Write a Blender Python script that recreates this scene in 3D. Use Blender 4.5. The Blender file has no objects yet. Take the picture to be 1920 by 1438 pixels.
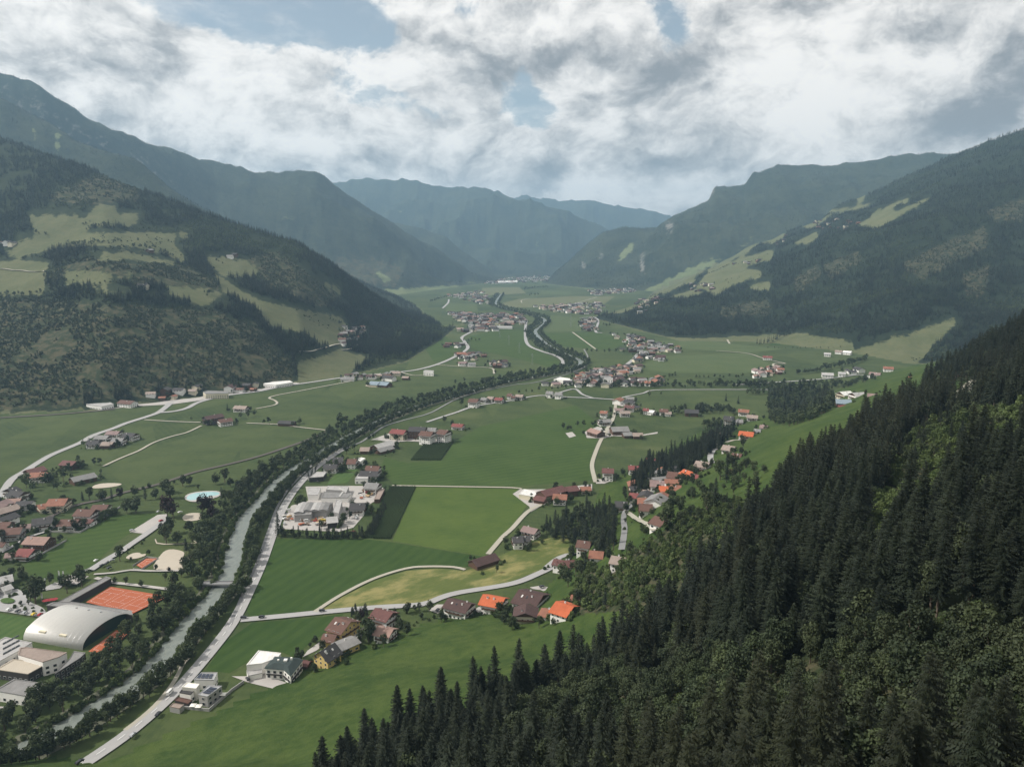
import bpy, math, random
import numpy as np
from math import radians, sin, cos, tan, pi, atan2, hypot
rng = np.random.default_rng(7)
random.seed(7)
sc = bpy.context.scene
COL = sc.collection
# ------------------------------------------------------------------ camera, light, exposure
F, CAMZ, PITCH = 1400.0, 250.0, radians(10.1)      # focal length in photo pixels, metres above the valley, downward tilt
CP, SP = cos(PITCH), sin(PITCH)
cam = bpy.data.objects.new('camera', bpy.data.cameras.new('camera'))
COL.objects.link(cam)
cam.location = (0, 0, CAMZ)
cam.rotation_euler = (pi / 2 - PITCH, 0, 0)
cam.data.sensor_width = 36.0
cam.data.lens = 36.0 * F / 1920.0
cam.data.clip_start = 1.0
cam.data.clip_end = 60000.0
sc.camera = cam
sc.view_settings.view_transform = 'Standard'
sc.view_settings.look = 'None'
sc.view_settings.gamma = 1.0
sc.view_settings.use_curve_mapping = False
sc.view_settings.exposure = 0.0
cy = sc.cycles
cy.use_denoising = True
cy.use_adaptive_sampling = True
cy.adaptive_threshold = 0.02
cy.max_bounces = 4
cy.diffuse_bounces = 2
cy.glossy_bounces = 2
cy.transmission_bounces = 2
cy.transparent_max_bounces = 8
cy.volume_bounces = 0
SUN_AZ, SUN_EL = radians(-94), radians(46)      # the sun stands over the left mountains
sd = np.array([sin(SUN_AZ) * cos(SUN_EL), cos(SUN_AZ) * cos(SUN_EL), sin(SUN_EL)])   # towards the sun
from mathutils import Vector, Matrix
sun = bpy.data.objects.new('sun', bpy.data.lights.new('sun', 'SUN'))
COL.objects.link(sun)
sun.rotation_euler = Vector(sd).to_track_quat('Z', 'Y').to_euler()
sun.location = (-2000, 1000, 3000)
sun.data.energy = 5.0
sun.data.angle = radians(0.6)
sun.data.color = (1.0, 0.945, 0.87)

class NT:
    """small helper to write node trees"""
    def __init__(s, tree):
        s.t = tree; s.n = tree.nodes; s.l = tree.links
    def new(s, kind, **kw):
        nd = s.n.new(kind)
        for k, v in kw.items():
            if k == 'inp':
                for kk, vv in v.items():
                    sock = nd.inputs[kk]
                    if isinstance(vv, bpy.types.NodeSocket): s.l.new(vv, sock)
                    else: sock.default_value = vv
            else: setattr(nd, k, v)
        return nd
    def m(s, op, a, b=None, c=None, clamp=False):
        nd = s.n.new('ShaderNodeMath'); nd.operation = op; nd.use_clamp = clamp
        for i, v in enumerate((a, b, c)):
            if v is None: continue
            if isinstance(v, bpy.types.NodeSocket): s.l.new(v, nd.inputs[i])
            else: nd.inputs[i].default_value = v
        return nd.outputs[0]
    def v(s, op, a, b=None, out=0):
        nd = s.n.new('ShaderNodeVectorMath'); nd.operation = op
        for i, v in enumerate((a, b)):
            if v is None: continue
            if isinstance(v, bpy.types.NodeSocket): s.l.new(v, nd.inputs[i])
            else: nd.inputs[i].default_value = v
        return nd.outputs[out]
    def noise(s, vec, scale, detail=4, rough=0.55, dist=0.0, lac=2.0):
        nd = s.new('ShaderNodeTexNoise', inp={'Vector': vec, 'Scale': scale, 'Detail': detail, 'Roughness': rough, 'Distortion': dist, 'Lacunarity': lac})
        return nd.outputs[0]
    def ramp(s, fac, lo, hi, a=0.0, b=1.0, smooth=True):
        nd = s.n.new('ShaderNodeMapRange'); nd.interpolation_type = 'SMOOTHSTEP' if smooth else 'LINEAR'
        s.l.new(fac, nd.inputs[0])
        for i, v in zip((1, 2, 3, 4), (lo, hi, a, b)): nd.inputs[i].default_value = v
        return nd.outputs[0]
    def mix(s, fac, a, b):
        nd = s.n.new('ShaderNodeMix'); nd.data_type = 'RGBA'
        for i, v in zip((0, 6, 7), (fac, a, b)):
            if isinstance(v, bpy.types.NodeSocket): s.l.new(v, nd.inputs[i])
            else: nd.inputs[i].default_value = (v + (1,)) if isinstance(v, tuple) and len(v) == 3 else v
        return nd.outputs[2]

def pray(px, py):
    X, Y = (px - 960.0) / F, (719.0 - py) / F
    return X, CP + Y * SP, -SP + Y * CP
# ------------------------------------------------------------------ world: Nishita sky under broken cumulus
world = bpy.data.worlds.new('World')
sc.world = world
world.use_nodes = True
T = NT(world.node_tree)
T.n.clear()
wo = T.new('ShaderNodeOutputWorld')
bg = T.new('ShaderNodeBackground')
T.l.new(bg.outputs[0], wo.inputs[0])
sky = T.new('ShaderNodeTexSky', sky_type='NISHITA', sun_disc=False)
sky.sun_elevation = SUN_EL
sky.sun_rotation = SUN_AZ
sky.altitude = 700
sky.air_density = 1.0; sky.dust_density = 1.2; sky.ozone_density = 1.5
tc = T.new('ShaderNodeTexCoord')
D = tc.outputs['Generated']
sep = T.new('ShaderNodeSeparateXYZ', inp={0: D})
dx, dy, dz = sep.outputs
hor = T.m('SQRT', T.m('ADD', T.m('MULTIPLY', dx, dx), T.m('MULTIPLY', dy, dy)))
az_ = T.m('ARCTAN2', dx, dy)
el_ = T.m('ARCTAN2', dz, hor)
AE = T.new('ShaderNodeCombineXYZ', inp={0: az_, 1: el_}).outputs[0]
# noise space: direction, stretched upright near the horizon as cumulus layers look
NV = T.v('MULTIPLY', D, (1.0, 1.0, 1.55))
warp = T.new('ShaderNodeTexNoise', inp={'Vector': NV, 'Scale': 5.0, 'Detail': 6.0}).outputs['Color']
NVw = T.v('ADD', NV, T.v('MULTIPLY', T.v('SUBTRACT', warp, (0.5, 0.5, 0.5)), (0.11, 0.11, 0.11)))
def cl(vec): return T.m('ADD', T.m('MULTIPLY', T.noise(vec, 3.2, 15, 0.64), 0.66), T.m('MULTIPLY', T.m('SUBTRACT', 1.0, T.m('MULTIPLY', T.m('ABSOLUTE', T.m('SUBTRACT', T.noise(vec, 8.0, 9, 0.6), 0.5)), 3.4)), 0.26))
n0 = cl(NVw)
n1 = cl(T.v('ADD', NVw, (-0.032, 0.0, 0.038)))
def blobs(lst):
    acc = None
    for (px, py, rx, ry, w) in lst:
        x, y, z = pray(px, py)
        a, e = atan2(x, y), atan2(z, hypot(x, y))
        d = T.v('DIVIDE', T.v('SUBTRACT', AE, (a, e, 0)), (rx / F, ry / F, 1))
        l = T.v('DOT_PRODUCT', d, d, out=1)
        g = T.m('MULTIPLY', T.m('EXPONENT', T.m('MULTIPLY', l, -1.0)), w)
        acc = g if acc is None else T.m('ADD', acc, g)
    return acc
COVER = [(400, 15, 170, 32, -.24), (560, 45, 130, 35, -.26), (680, 20, 60, 40, -.2), (1250, 60, 50, 80, -.28), (1180, 30, 60, 40, -.1), (1480, 120, 130, 35, -.30), (1555, 145, 60, 35, -.25),
         (1000, 215, 50, 60, -.26), (980, 130, 30, 60, -.15), (1290, 225, 110, 22, -.2), (690, 160, 90, 30, -.10), (880, 20, 40, 40, -.2), (760, 200, 200, 30, -.08), (30, 20, 60, 30, -.12),
         (250, 190, 260, 90, .20), (900, 110, 130, 80, .16), (1150, 100, 110, 70, .18), (1250, 170, 90, 50, .15), (1600, 230, 200, 70, .26), (1800, 190, 260, 150, .8), (1400, 180, 80, 40, .1), (1400, 30, 160, 50, .06),
         (600, 260, 300, 50, .20), (1150, 300, 300, 60, .20), (950, 320, 400, 45, .18), (100, 90, 130, 60, .12), (1380, 95, 60, 30, .12), (1180, 365, 120, 30, .25)]
BRIGHT = [(250, 190, 240, 70, .22), (560, 240, 120, 40, .30), (130, 60, 160, 50, .15), (1560, 220, 110, 70, .35), (1470, 270, 100, 40, .25), (1140, 352, 80, 25, .4), (1620, 120, 110, 80, .22), (1160, 250, 90, 40, .12), (900, 180, 60, 40, .15), (1030, 340, 100, 30, .1),
          (1190, 110, 90, 60, -.30), (1270, 160, 80, 45, -.25), (820, 70, 100, 50, -.18), (1800, 225, 160, 32, -.24), (1900, 200, 90, 50, -.12), (1880, 60, 70, 40, -.12), (1700, 190, 120, 40, .12), (470, 290, 140, 30, -.22), (900, 290, 150, 22, -.18), (1680, 275, 120, 20, -.25), (1000, 110, 60, 40, -.1)]
cov = blobs(COVER)
dens = T.m('ADD', T.m('ADD', n0, 0.085), cov)
alpha = T.m('MAXIMUM', T.ramp(dens, 0.43, 0.56), T.ramp(T.noise(T.v('MULTIPLY', NVw, (1.0, 1.0, 1.6)), 6.0, 12, 0.66), 0.44, 0.68, 0.0, 0.55))
# towards the light the cloud is thinner on lit sides
lit = T.m('ADD', T.m('MULTIPLY', T.m('SUBTRACT', n0, n1), 4.2), 0.56)
lit = T.m('ADD', lit, blobs(BRIGHT))
lit = T.m('SUBTRACT', lit, T.m('MULTIPLY', T.m('MINIMUM', T.m('SUBTRACT', dens, 0.6), 0.35), 0.30))
edge = T.ramp(dens, 0.5, 0.62, 0.10, 0.0)
lit = T.m('ADD', lit, edge)
lit = T.m('ADD', lit, T.m('MULTIPLY', T.m('SUBTRACT', T.noise(T.v('MULTIPLY', NVw, (1.0, 1.0, 1.5)), 5.5, 8, 0.55), 0.5), 1.3))
lit = T.ramp(lit, -0.35, 1.10)
ccol = T.mix(lit, (0.29, 0.295, 0.305), (1.14, 1.09, 1.03))
skyc = T.mix(1.0, (0, 0, 0), sky.outputs[0])
hs = T.new('ShaderNodeHueSaturation', inp={'Saturation': 0.58, 'Value': 0.115, 'Color': sky.outputs[0]}).outputs[0]
hz = T.ramp(dz, 0.0, 0.35, 1.0, 0.0)
skymix = T.mix(T.m('ADD', T.m('MULTIPLY', hz, 0.35), 0.22), hs, (0.40, 0.54, 0.56))
full = T.mix(alpha, skymix, ccol)
low = T.ramp(dz, -0.08, 0.0)
full = T.mix(low, (0.05, 0.07, 0.05), full)
T.l.new(full, bg.inputs[0])
bg.inputs[1].default_value = 1.0
# ------------------------------------------------------------------ materials
MATS = {}
def mat(name, fn):
    if name in MATS: return MATS[name]
    m = bpy.data.materials.new(name); m.use_nodes = True
    t = NT(m.node_tree); b = m.node_tree.nodes['Principled BSDF']
    fn(t, b); MATS[name] = m
    return m
def plain(name, col, rough=0.8, var=0.12, scale=0.6, metal=0.0, spec=0.3, spread=0.0):
    def fn(t, b):
        g = t.new('ShaderNodeNewGeometry').outputs['Position']
        n = t.noise(g, scale, 5, 0.6)
        n2 = t.noise(g, scale * 0.13, 3, 0.5)
        k = t.m('ADD', t.m('MULTIPLY', t.m('ADD', t.m('MULTIPLY', n, 0.6), t.m('MULTIPLY', n2, 0.4)), 2 * var), 1 - var)
        if spread:
            r = t.new('ShaderNodeObjectInfo').outputs['Random']
            k = t.m('MULTIPLY', k, t.m('ADD', t.m('MULTIPLY', r, 2 * spread), 1 - spread))
        c = t.v('SCALE', col); c.node.inputs[3].default_value = 1
        t.l.new(k, c.node.inputs[3])
        t.l.new(c, b.inputs['Base Color'])
        b.inputs['Roughness'].default_value = rough
        b.inputs['Metallic'].default_value = metal
        b.inputs['Specular IOR Level'].default_value = spec
    return mat(name, fn)
def tag(o, label=None, cat=None, group=None, kind=None):
    if label: o['label'] = label
    if cat: o['category'] = cat
    if group: o['group'] = group
    if kind: o['kind'] = kind
    return o
def mesh_of(name, verts, faces, mats, midx=None, smooth=False):
    me = bpy.data.meshes.new(name)
    V = np.asarray(verts, dtype=np.float32).reshape(-1, 3)
    if isinstance(faces, np.ndarray) and faces.ndim == 2:
        nf, k = faces.shape
        me.vertices.add(len(V)); me.vertices.foreach_set('co', V.ravel())
        me.loops.add(nf * k); me.loops.foreach_set('vertex_index', faces.astype(np.int32).ravel())
        me.polygons.add(nf); me.polygons.foreach_set('loop_start', np.arange(0, nf * k, k, dtype=np.int32))
    else:
        me.from_pydata([tuple(map(float, v)) for v in V], [], faces)
    for m in (mats if isinstance(mats, (list, tuple)) else [mats]): me.materials.append(m)
    if midx is not None: me.polygons.foreach_set('material_index', np.asarray(midx, dtype=np.int32))
    if smooth: me.polygons.foreach_set('use_smooth', np.ones(len(me.polygons), dtype=bool))
    me.update(calc_edges=True)
    return me
def link(name, data, parent=None, loc=None, rz=None):
    o = bpy.data.objects.new(name, data); COL.objects.link(o)
    if parent is not None: o.parent = parent
    if loc is not None: o.location = loc
    if rz is not None: o.rotation_euler = (0, 0, rz)
    return o
# ------------------------------------------------------------------ photo geometry helpers
def project(x, y, z):
    zr = z - CAMZ
    d = y * CP - zr * SP
    u = y * SP + zr * CP
    d = np.maximum(d, 1.0)
    return 960 + F * x / d, 719 - F * u / d
def hashn(ix, iy, seed):
    h = (ix.astype(np.int64) * 374761393 + iy.astype(np.int64) * 668265263 + seed * 974711) & 0x7fffffff
    h = ((h ^ (h >> 13)) * 1274126177) & 0x7fffffff
    return ((h ^ (h >> 16)) & 0xffff) / 65535.0
def vnoise(x, y, seed=0):
    ix, iy = np.floor(x), np.floor(y)
    fx, fy = x - ix, y - iy
    fx = fx * fx * fx * (fx * (fx * 6 - 15) + 10); fy = fy * fy * fy * (fy * (fy * 6 - 15) + 10)
    a, b = hashn(ix, iy, seed), hashn(ix + 1, iy, seed)
    c, d = hashn(ix, iy + 1, seed), hashn(ix + 1, iy + 1, seed)
    return (a * (1 - fx) + b * fx) * (1 - fy) + (c * (1 - fx) + d * fx) * fy
def fbm(x, y, scale, octs=5, seed=0, rough=0.5):
    s = 0; a = 1; t = 0; f = 1.0 / scale
    for i in range(octs):
        s = s + a * (vnoise(x * f + 13.7 * i, y * f - 7.1 * i, seed + i) * 2 - 1); t += a; a *= rough; f *= 2.03
    return s / t
def ridged(x, y, scale, octs=5, seed=0):
    s = 0; a = 1; t = 0; f = 1.0 / scale
    for i in range(octs):
        n = 1 - np.abs(vnoise(x * f + 3.7 * i, y * f - 9.1 * i, seed + i) * 2 - 1)
        s = s + a * n * n; t += a; a *= 0.5; f *= 2.1
    return s / t - 0.45
def inpoly(px, py, poly):
    inside = np.zeros(np.shape(px), dtype=bool)
    n = len(poly)
    for i in range(n):
        x1, y1 = poly[i]; x2, y2 = poly[(i + 1) % n]
        if y1 == y2: continue
        c = ((y1 > py) != (y2 > py)) & (px < (x2 - x1) * (py - y1) / (y2 - y1) + x1)
        inside ^= c
    return inside
# ------------------------------------------------------------------ terrain: each hill is a set of contours (photo pixel, forward distance; 0 = where the ray meets the valley floor)
HILLS = {
 'near': [
  [(-300,1438,0),(200,1438,0),(400,1438,345),(540,1438,325),(700,1438,290),(900,1438,235),(1100,1438,195),(1300,1438,165),(1500,1438,135),(1700,1438,120),(1920,1438,110),(2500,1438,95)],
  [(-300,1437,0),(200,1437,0),(400,1345,0),(600,1253,0),(800,1240,436),(900,1240,415),(1000,1230,411),(1140,1230,378),(1240,1200,341),(1400,1100,260),(1500,1100,235),(1700,1100,185),(1920,1050,170),(2500,950,160)],
  [(-300,1436,0),(200,1436,0),(400,1344,0),(600,1252,0),(800,1172,0),(900,1150,0),(1000,1130,0),(1090,1100,508),(1160,1060,494),(1240,1000,480),(1330,960,478),(1400,960,450),(1500,900,436),(1600,850,449),(1700,800,465),(1820,740,520),(1920,690,548),(2500,500,560)],
  [(-300,1435,0),(200,1435,0),(400,1343.5,0),(600,1251.5,0),(800,1171.5,0),(1000,1129,0),(1060,1075,0),(1100,1010,0),(1120,960,0),(1200,930,710),(1280,900,700),(1390,890,609),(1440,840,683),(1500,810,710),(1600,780,687),(1700,722,800),(1800,680,709),(1920,625,600),(2500,400,620)],
  [(-300,1434,0),(200,1434,0),(400,1343,0),(600,1250,0),(800,1171,0),(1000,1128,0),(1060,1070,0),(1090,1005,0),(1120,920,0),(1230,860,0),(1340,800,0),(1430,785,0),(1500,770,0),(1560,740,0),(1640,705,0),(1700,690,0),(1800,670,0),(1920,650,0),(2500,640,0)]],
 'left': [
  [(-700,830,0),(0,775,0),(200,765,0),(450,735,0),(560,716,0),(680,700,0),(760,680,0),(830,640,0),(860,612,0),(900,600,0)],
  [(-700,640,1450),(0,600,1480),(200,560,1480),(400,560,1650),(560,600,1750),(680,640,1950),(760,620,2150),(830,620,2350),(860,611,2480),(900,598,2700)],
  [(-700,480,1800),(0,470,1850),(200,440,1850),(400,480,1950),(560,522,2000),(680,585,2150),(760,612,2300),(830,616,2420),(860,610,2520),(900,596,2750)],
  [(-700,200,2600),(0,250,2500),(100,283,2400),(200,322,2350),(300,360,2300),(400,396,2250),(450,416,2250),(560,458,2250),(640,514,2280),(700,556,2330),(760,596,2400),(830,613,2500),(862,609,2560),(900,594,2800)]],
 'ridge_b': [
  [(-700,592,0),(820,592,0),(860,590,0)],
  [(-700,90,4000),(-300,120,3900),(0,168,3700),(50,193,3700),(100,218,3700),(140,250,3650),(250,294,3600),(330,345,3500),(420,400,3450),(520,452,3400),(600,498,3350),(700,547,3300),(760,572,3250),(800,586,3100),(860,589,2950)]],
 'ridge_c': [
  [(-700,560,0),(700,556,0),(760,550,0),(860,537,0),(925,530,0),(990,529,0)],
  [(-700,430,4100),(0,400,4100),(200,430,4250),(400,440,4700),(520,430,5000),(600,450,5000),(700,500,5000),(760,510,5100),(860,530,5500),(925,529,5950),(990,528,6100)],
  [(-700,90,4300),(-300,95,4300),(0,110,4300),(75,136,4300),(90,152,4350),(170,212,4500),(250,240,4750),(330,280,5050),(400,300,5500),(480,317,5600),(520,316,5600),(560,310,5600),(590,315,5600),(640,350,5700),(700,395,5800),(760,440,5900),(830,475,6000),(880,508,6000),(925,527,6050),(990,528,6200)]],
 'spur_d': [
  [(600,527,0),(800,527,0),(950,524,0),(1000,523,0)],
  [(600,380,7800),(700,405,7600),(780,425,7500),(830,440,7400),(880,478,7200),(930,516,7000),(960,523,7000),(1000,522.5,7000)]],
 'far_e': [
  [(300,519,0),(1000,519,0),(1400,519,0)],
  [(300,450,8500),(640,450,8600),(740,480,8500),(830,440,8800),(950,470,8600),(1050,490,8400),(1150,500,8400),(1400,500,8400)],
  [(300,350,10300),(640,336,10300),(700,332,10200),(780,329,10000),(830,346,10000),(900,346,9900),(960,361,9800),(1010,372,9700),(1060,392,9600),(1120,424,9500),(1200,470,9500),(1400,480,9500)]],
 'far_f': [
  [(600,500,11000),(1500,500,11000)],
  [(600,340,13000),(900,372,13000),(980,358,13000),(1050,374,13000),(1100,372,13000),(1150,382,12800),(1200,386,12800),(1230,394,12800),(1256,404,12800),(1300,430,12800),(1500,440,12800)]],
 'knob': [
  [(1000,530,0),(1030,533,0),(1100,541,0),(1200,545,0),(1500,545,0)],
  [(1000,531,6000),(1030,526,6000),(1060,516,5700),(1100,500,5600),(1170,490,5500),(1250,480,5500),(1500,470,5500)],
  [(1000,531,6300),(1028,527,6300),(1045,508,6300),(1070,486,6300),(1100,457,6300),(1130,432,6300),(1170,422,6300),(1200,424,6200),(1240,424,6100),(1280,424,6000),(1330,444,6000),(1500,460,6000)]],
 'right_h': [
  [(1100,545,0),(1250,545,0),(1500,560,0),(2500,600,0)],
  [(1100,550,4700),(1190,530,5000),(1250,490,5000),(1330,440,5300),(1500,430,5200),(1700,400,5000),(2500,250,5000)],
  [(1100,545,6000),(1160,520,6200),(1200,460,6300),(1230,428,6400),(1256,405,6400),(1300,385,6400),(1331,372,6400),(1337,346,6400),(1398,342,6400),(1411,320,6400),(1455,306,6400),(1500,307,6400),(1560,310,6300),(1600,304,6200),(1700,290,6000),(1800,284,6000),(2500,240,6000)]],
 'right_i': [
  [(1080,592,0),(1120,600,0),(1200,620,0),(1280,642,0),(1400,640,0),(1500,648,0),(1600,660,0),(1700,680,0),(1900,700,0),(2500,740,0)],
  [(1080,591,2900),(1120,598,2760),(1200,610,2480),(1280,620,2300),(1400,610,2350),(1500,605,2200),(1600,610,2080),(1700,618,1950),(1785,600,2000),(1920,560,2100),(2500,400,2200)],
  [(1080,590,3000),(1120,594,2850),(1200,575,3000),(1300,545,3100),(1400,510,3100),(1500,480,3000),(1600,450,2900),(1700,420,2800),(1800,390,2800),(1920,350,2800),(2500,150,2800)],
  [(1080,588,3100),(1120,588,3100),(1150,582,3700),(1200,568,3900),(1250,542,4000),(1300,517,4100),(1350,491,4200),(1400,468,4200),(1450,446,4200),(1500,424,4200),(1545,407,4200),(1560,390,4200),(1640,359,4100),(1700,329,4000),(1780,290,3900),(1850,263,3800),(1920,240,3700),(2500,160,3600)]],
}
AZ = np.radians(np.concatenate([np.arange(-78, -41, 1.5), np.arange(-40.5, 40.51, 0.09), np.arange(42, 79, 1.5)]))
NR = 640
RG = np.exp(np.linspace(math.log(8.0), math.log(15500.0), NR))
A2, R2 = np.meshgrid(AZ, RG, indexing='ij')
GX, GY = R2 * np.sin(A2), R2 * np.cos(A2)
HID = {k: i + 1 for i, k in enumerate(HILLS)}
def build_terrain():
    Z = np.zeros_like(A2); ID = np.zeros(A2.shape, dtype=np.int8)
    for name, cons in HILLS.items():
        Rk, Zk = [], []
        for con in cons:
            aa, rr, zz = [], [], []
            for px, py, t in con:
                x, y, z = pray(px, py)
                if t == 0: t = CAMZ / -z
                aa.append(atan2(x, y)); rr.append(t * hypot(x, y)); zz.append(CAMZ + t * z)
            o = np.argsort(aa); aa = np.array(aa)[o]; rr = np.array(rr)[o]; zz = np.array(zz)[o]
            Rk.append(np.interp(AZ, aa, rr)); Zk.append(np.interp(AZ, aa, zz))
        if name == 'near':
            Rk.insert(0, np.full(AZ.shape, 5.0)); Zk.insert(0, np.full(AZ.shape, 187.0))
            Rk.append(Rk[-1] * 1.1 + 5); Zk.append(np.full(AZ.shape, -25.0))
        else:
            zc, rc = Zk[-1], Rk[-1]
            Rk.append(rc * 1.25); Zk.append(zc * 0.75 - 20)
            Rk.append(rc * 1.9); Zk.append(np.full(AZ.shape, -120.0))
            Rk.insert(0, Rk[0] * 0.9); Zk.insert(0, np.full(AZ.shape, -25.0) + np.minimum(Zk[0], 0))
        Rk = np.maximum.accumulate(np.array(Rk) + np.arange(len(Rk))[:, None] * 0.5, axis=0); Zk = np.array(Zk)
        H = np.empty_like(A2)
        for i in range(len(AZ)): H[i] = np.interp(RG, Rk[:, i], Zk[:, i])
        pa = [atan2(*pray(c[0], c[1])[:2]) for con in cons[-1:] for c in con]
        if cons[-1][0][0] > 100: H[AZ < min(pa)] = -40
        if cons[-1][-1][0] < 1600: H[AZ > max(pa)] = -40
        for _ in range(3):                              # soften the kinks
            H[:, 1:-1] = (H[:, :-2] + 2 * H[:, 1:-1] + H[:, 2:]) / 4
            H[1:-1] = (H[:-2] + 2 * H[1:-1] + H[2:]) / 4
        w = np.clip(H / 30, 0, 1)
        if name == 'near': H = H + w * (fbm(GX, GY, 90, 4, 3) * 5 + fbm(GX, GY, 22, 3, 5) * 1.0)
        elif name in ('left', 'right_i'):
            H = H + w * (fbm(GX, GY, 420, 5, 11) * 16 + ridged(GX, GY, 520, 5, 17) * (55 if name == 'right_i' else 32))
        elif name in ('ridge_b',): H = H + w * (ridged(GX, GY, 700, 5, 23) * 60)
        else:
            crest = Zk[-3] if name != 'near' else Zk[-2]
            fr = np.clip(H / np.maximum(crest[:, None], 60), 0, 1.2)
            wm = np.clip(4 * fr * (1 - fr * 0.97), 0, 1)
            amp = {'ridge_c': 270, 'spur_d': 140, 'far_e': 430, 'far_f': 400, 'knob': 90, 'right_h': 260}[name]
            H = H + np.clip(H / 80, 0, 1) * wm * ridged(GX, GY, 1500, 6, 31) * amp + w * ridged(GX, GY, 420, 4, 37) * amp * 0.22
        up = H > Z
        Z = np.where(up, H, Z); ID = np.where(up, HID[name], ID)
    return Z, ID
GZ, GID = build_terrain()
IAZ = np.arange(len(AZ)); LR0, LRS = math.log(RG[0]), (math.log(RG[-1]) - math.log(RG[0])) / (NR - 1)
def height(x, y):
    x = np.asarray(x, dtype=float); y = np.asarray(y, dtype=float)
    a = np.clip(np.interp(np.arctan2(x, y), AZ, IAZ), 0, len(AZ) - 1.001)
    r = np.clip((np.log(np.maximum(np.hypot(x, y), 8.1)) - LR0) / LRS, 0, NR - 1.001)
    i, j = a.astype(int), r.astype(int); u, v = a - i, r - j
    return (GZ[i, j] * (1 - u) + GZ[i + 1, j] * u) * (1 - v) + (GZ[i, j + 1] * (1 - u) + GZ[i + 1, j + 1] * u) * v
TS = np.exp(np.linspace(math.log(60), math.log(14000), 900))
def hit(px, py, lift=0.0):
    """first point where the photo ray meets the ground raised by lift"""
    x, y, z = pray(px, py)
    g = height(TS * x, TS * y) + lift - (CAMZ + TS * z)
    k = np.argmax(g > 0) if (g > 0).any() else len(TS) - 1
    k = max(k, 1); a, b = g[k - 1], g[k]
    t = TS[k - 1] + (TS[k] - TS[k - 1]) * (-a) / (b - a if b != a else 1)
    return t * x, t * y, CAMZ + t * z - lift
def P(px, py, z=0.0):
    x, y, d = pray(px, py)
    t = (CAMZ - z) / -d
    return t * x, t * y
WOODS = [(600,1500),(690,1430),(800,1380),(900,1345),(1000,1315),(1080,1272),(1150,1242),(1195,1218),(1262,1172),(1305,1108),(1375,1058),(1402,1000),(1440,962),(1480,925),(1540,875),(1595,825),(1645,782),(1700,752),(1760,708),(1850,655),(1940,600),(2400,400),(3500,1600),(3500,9000),(520,9000)]
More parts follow.
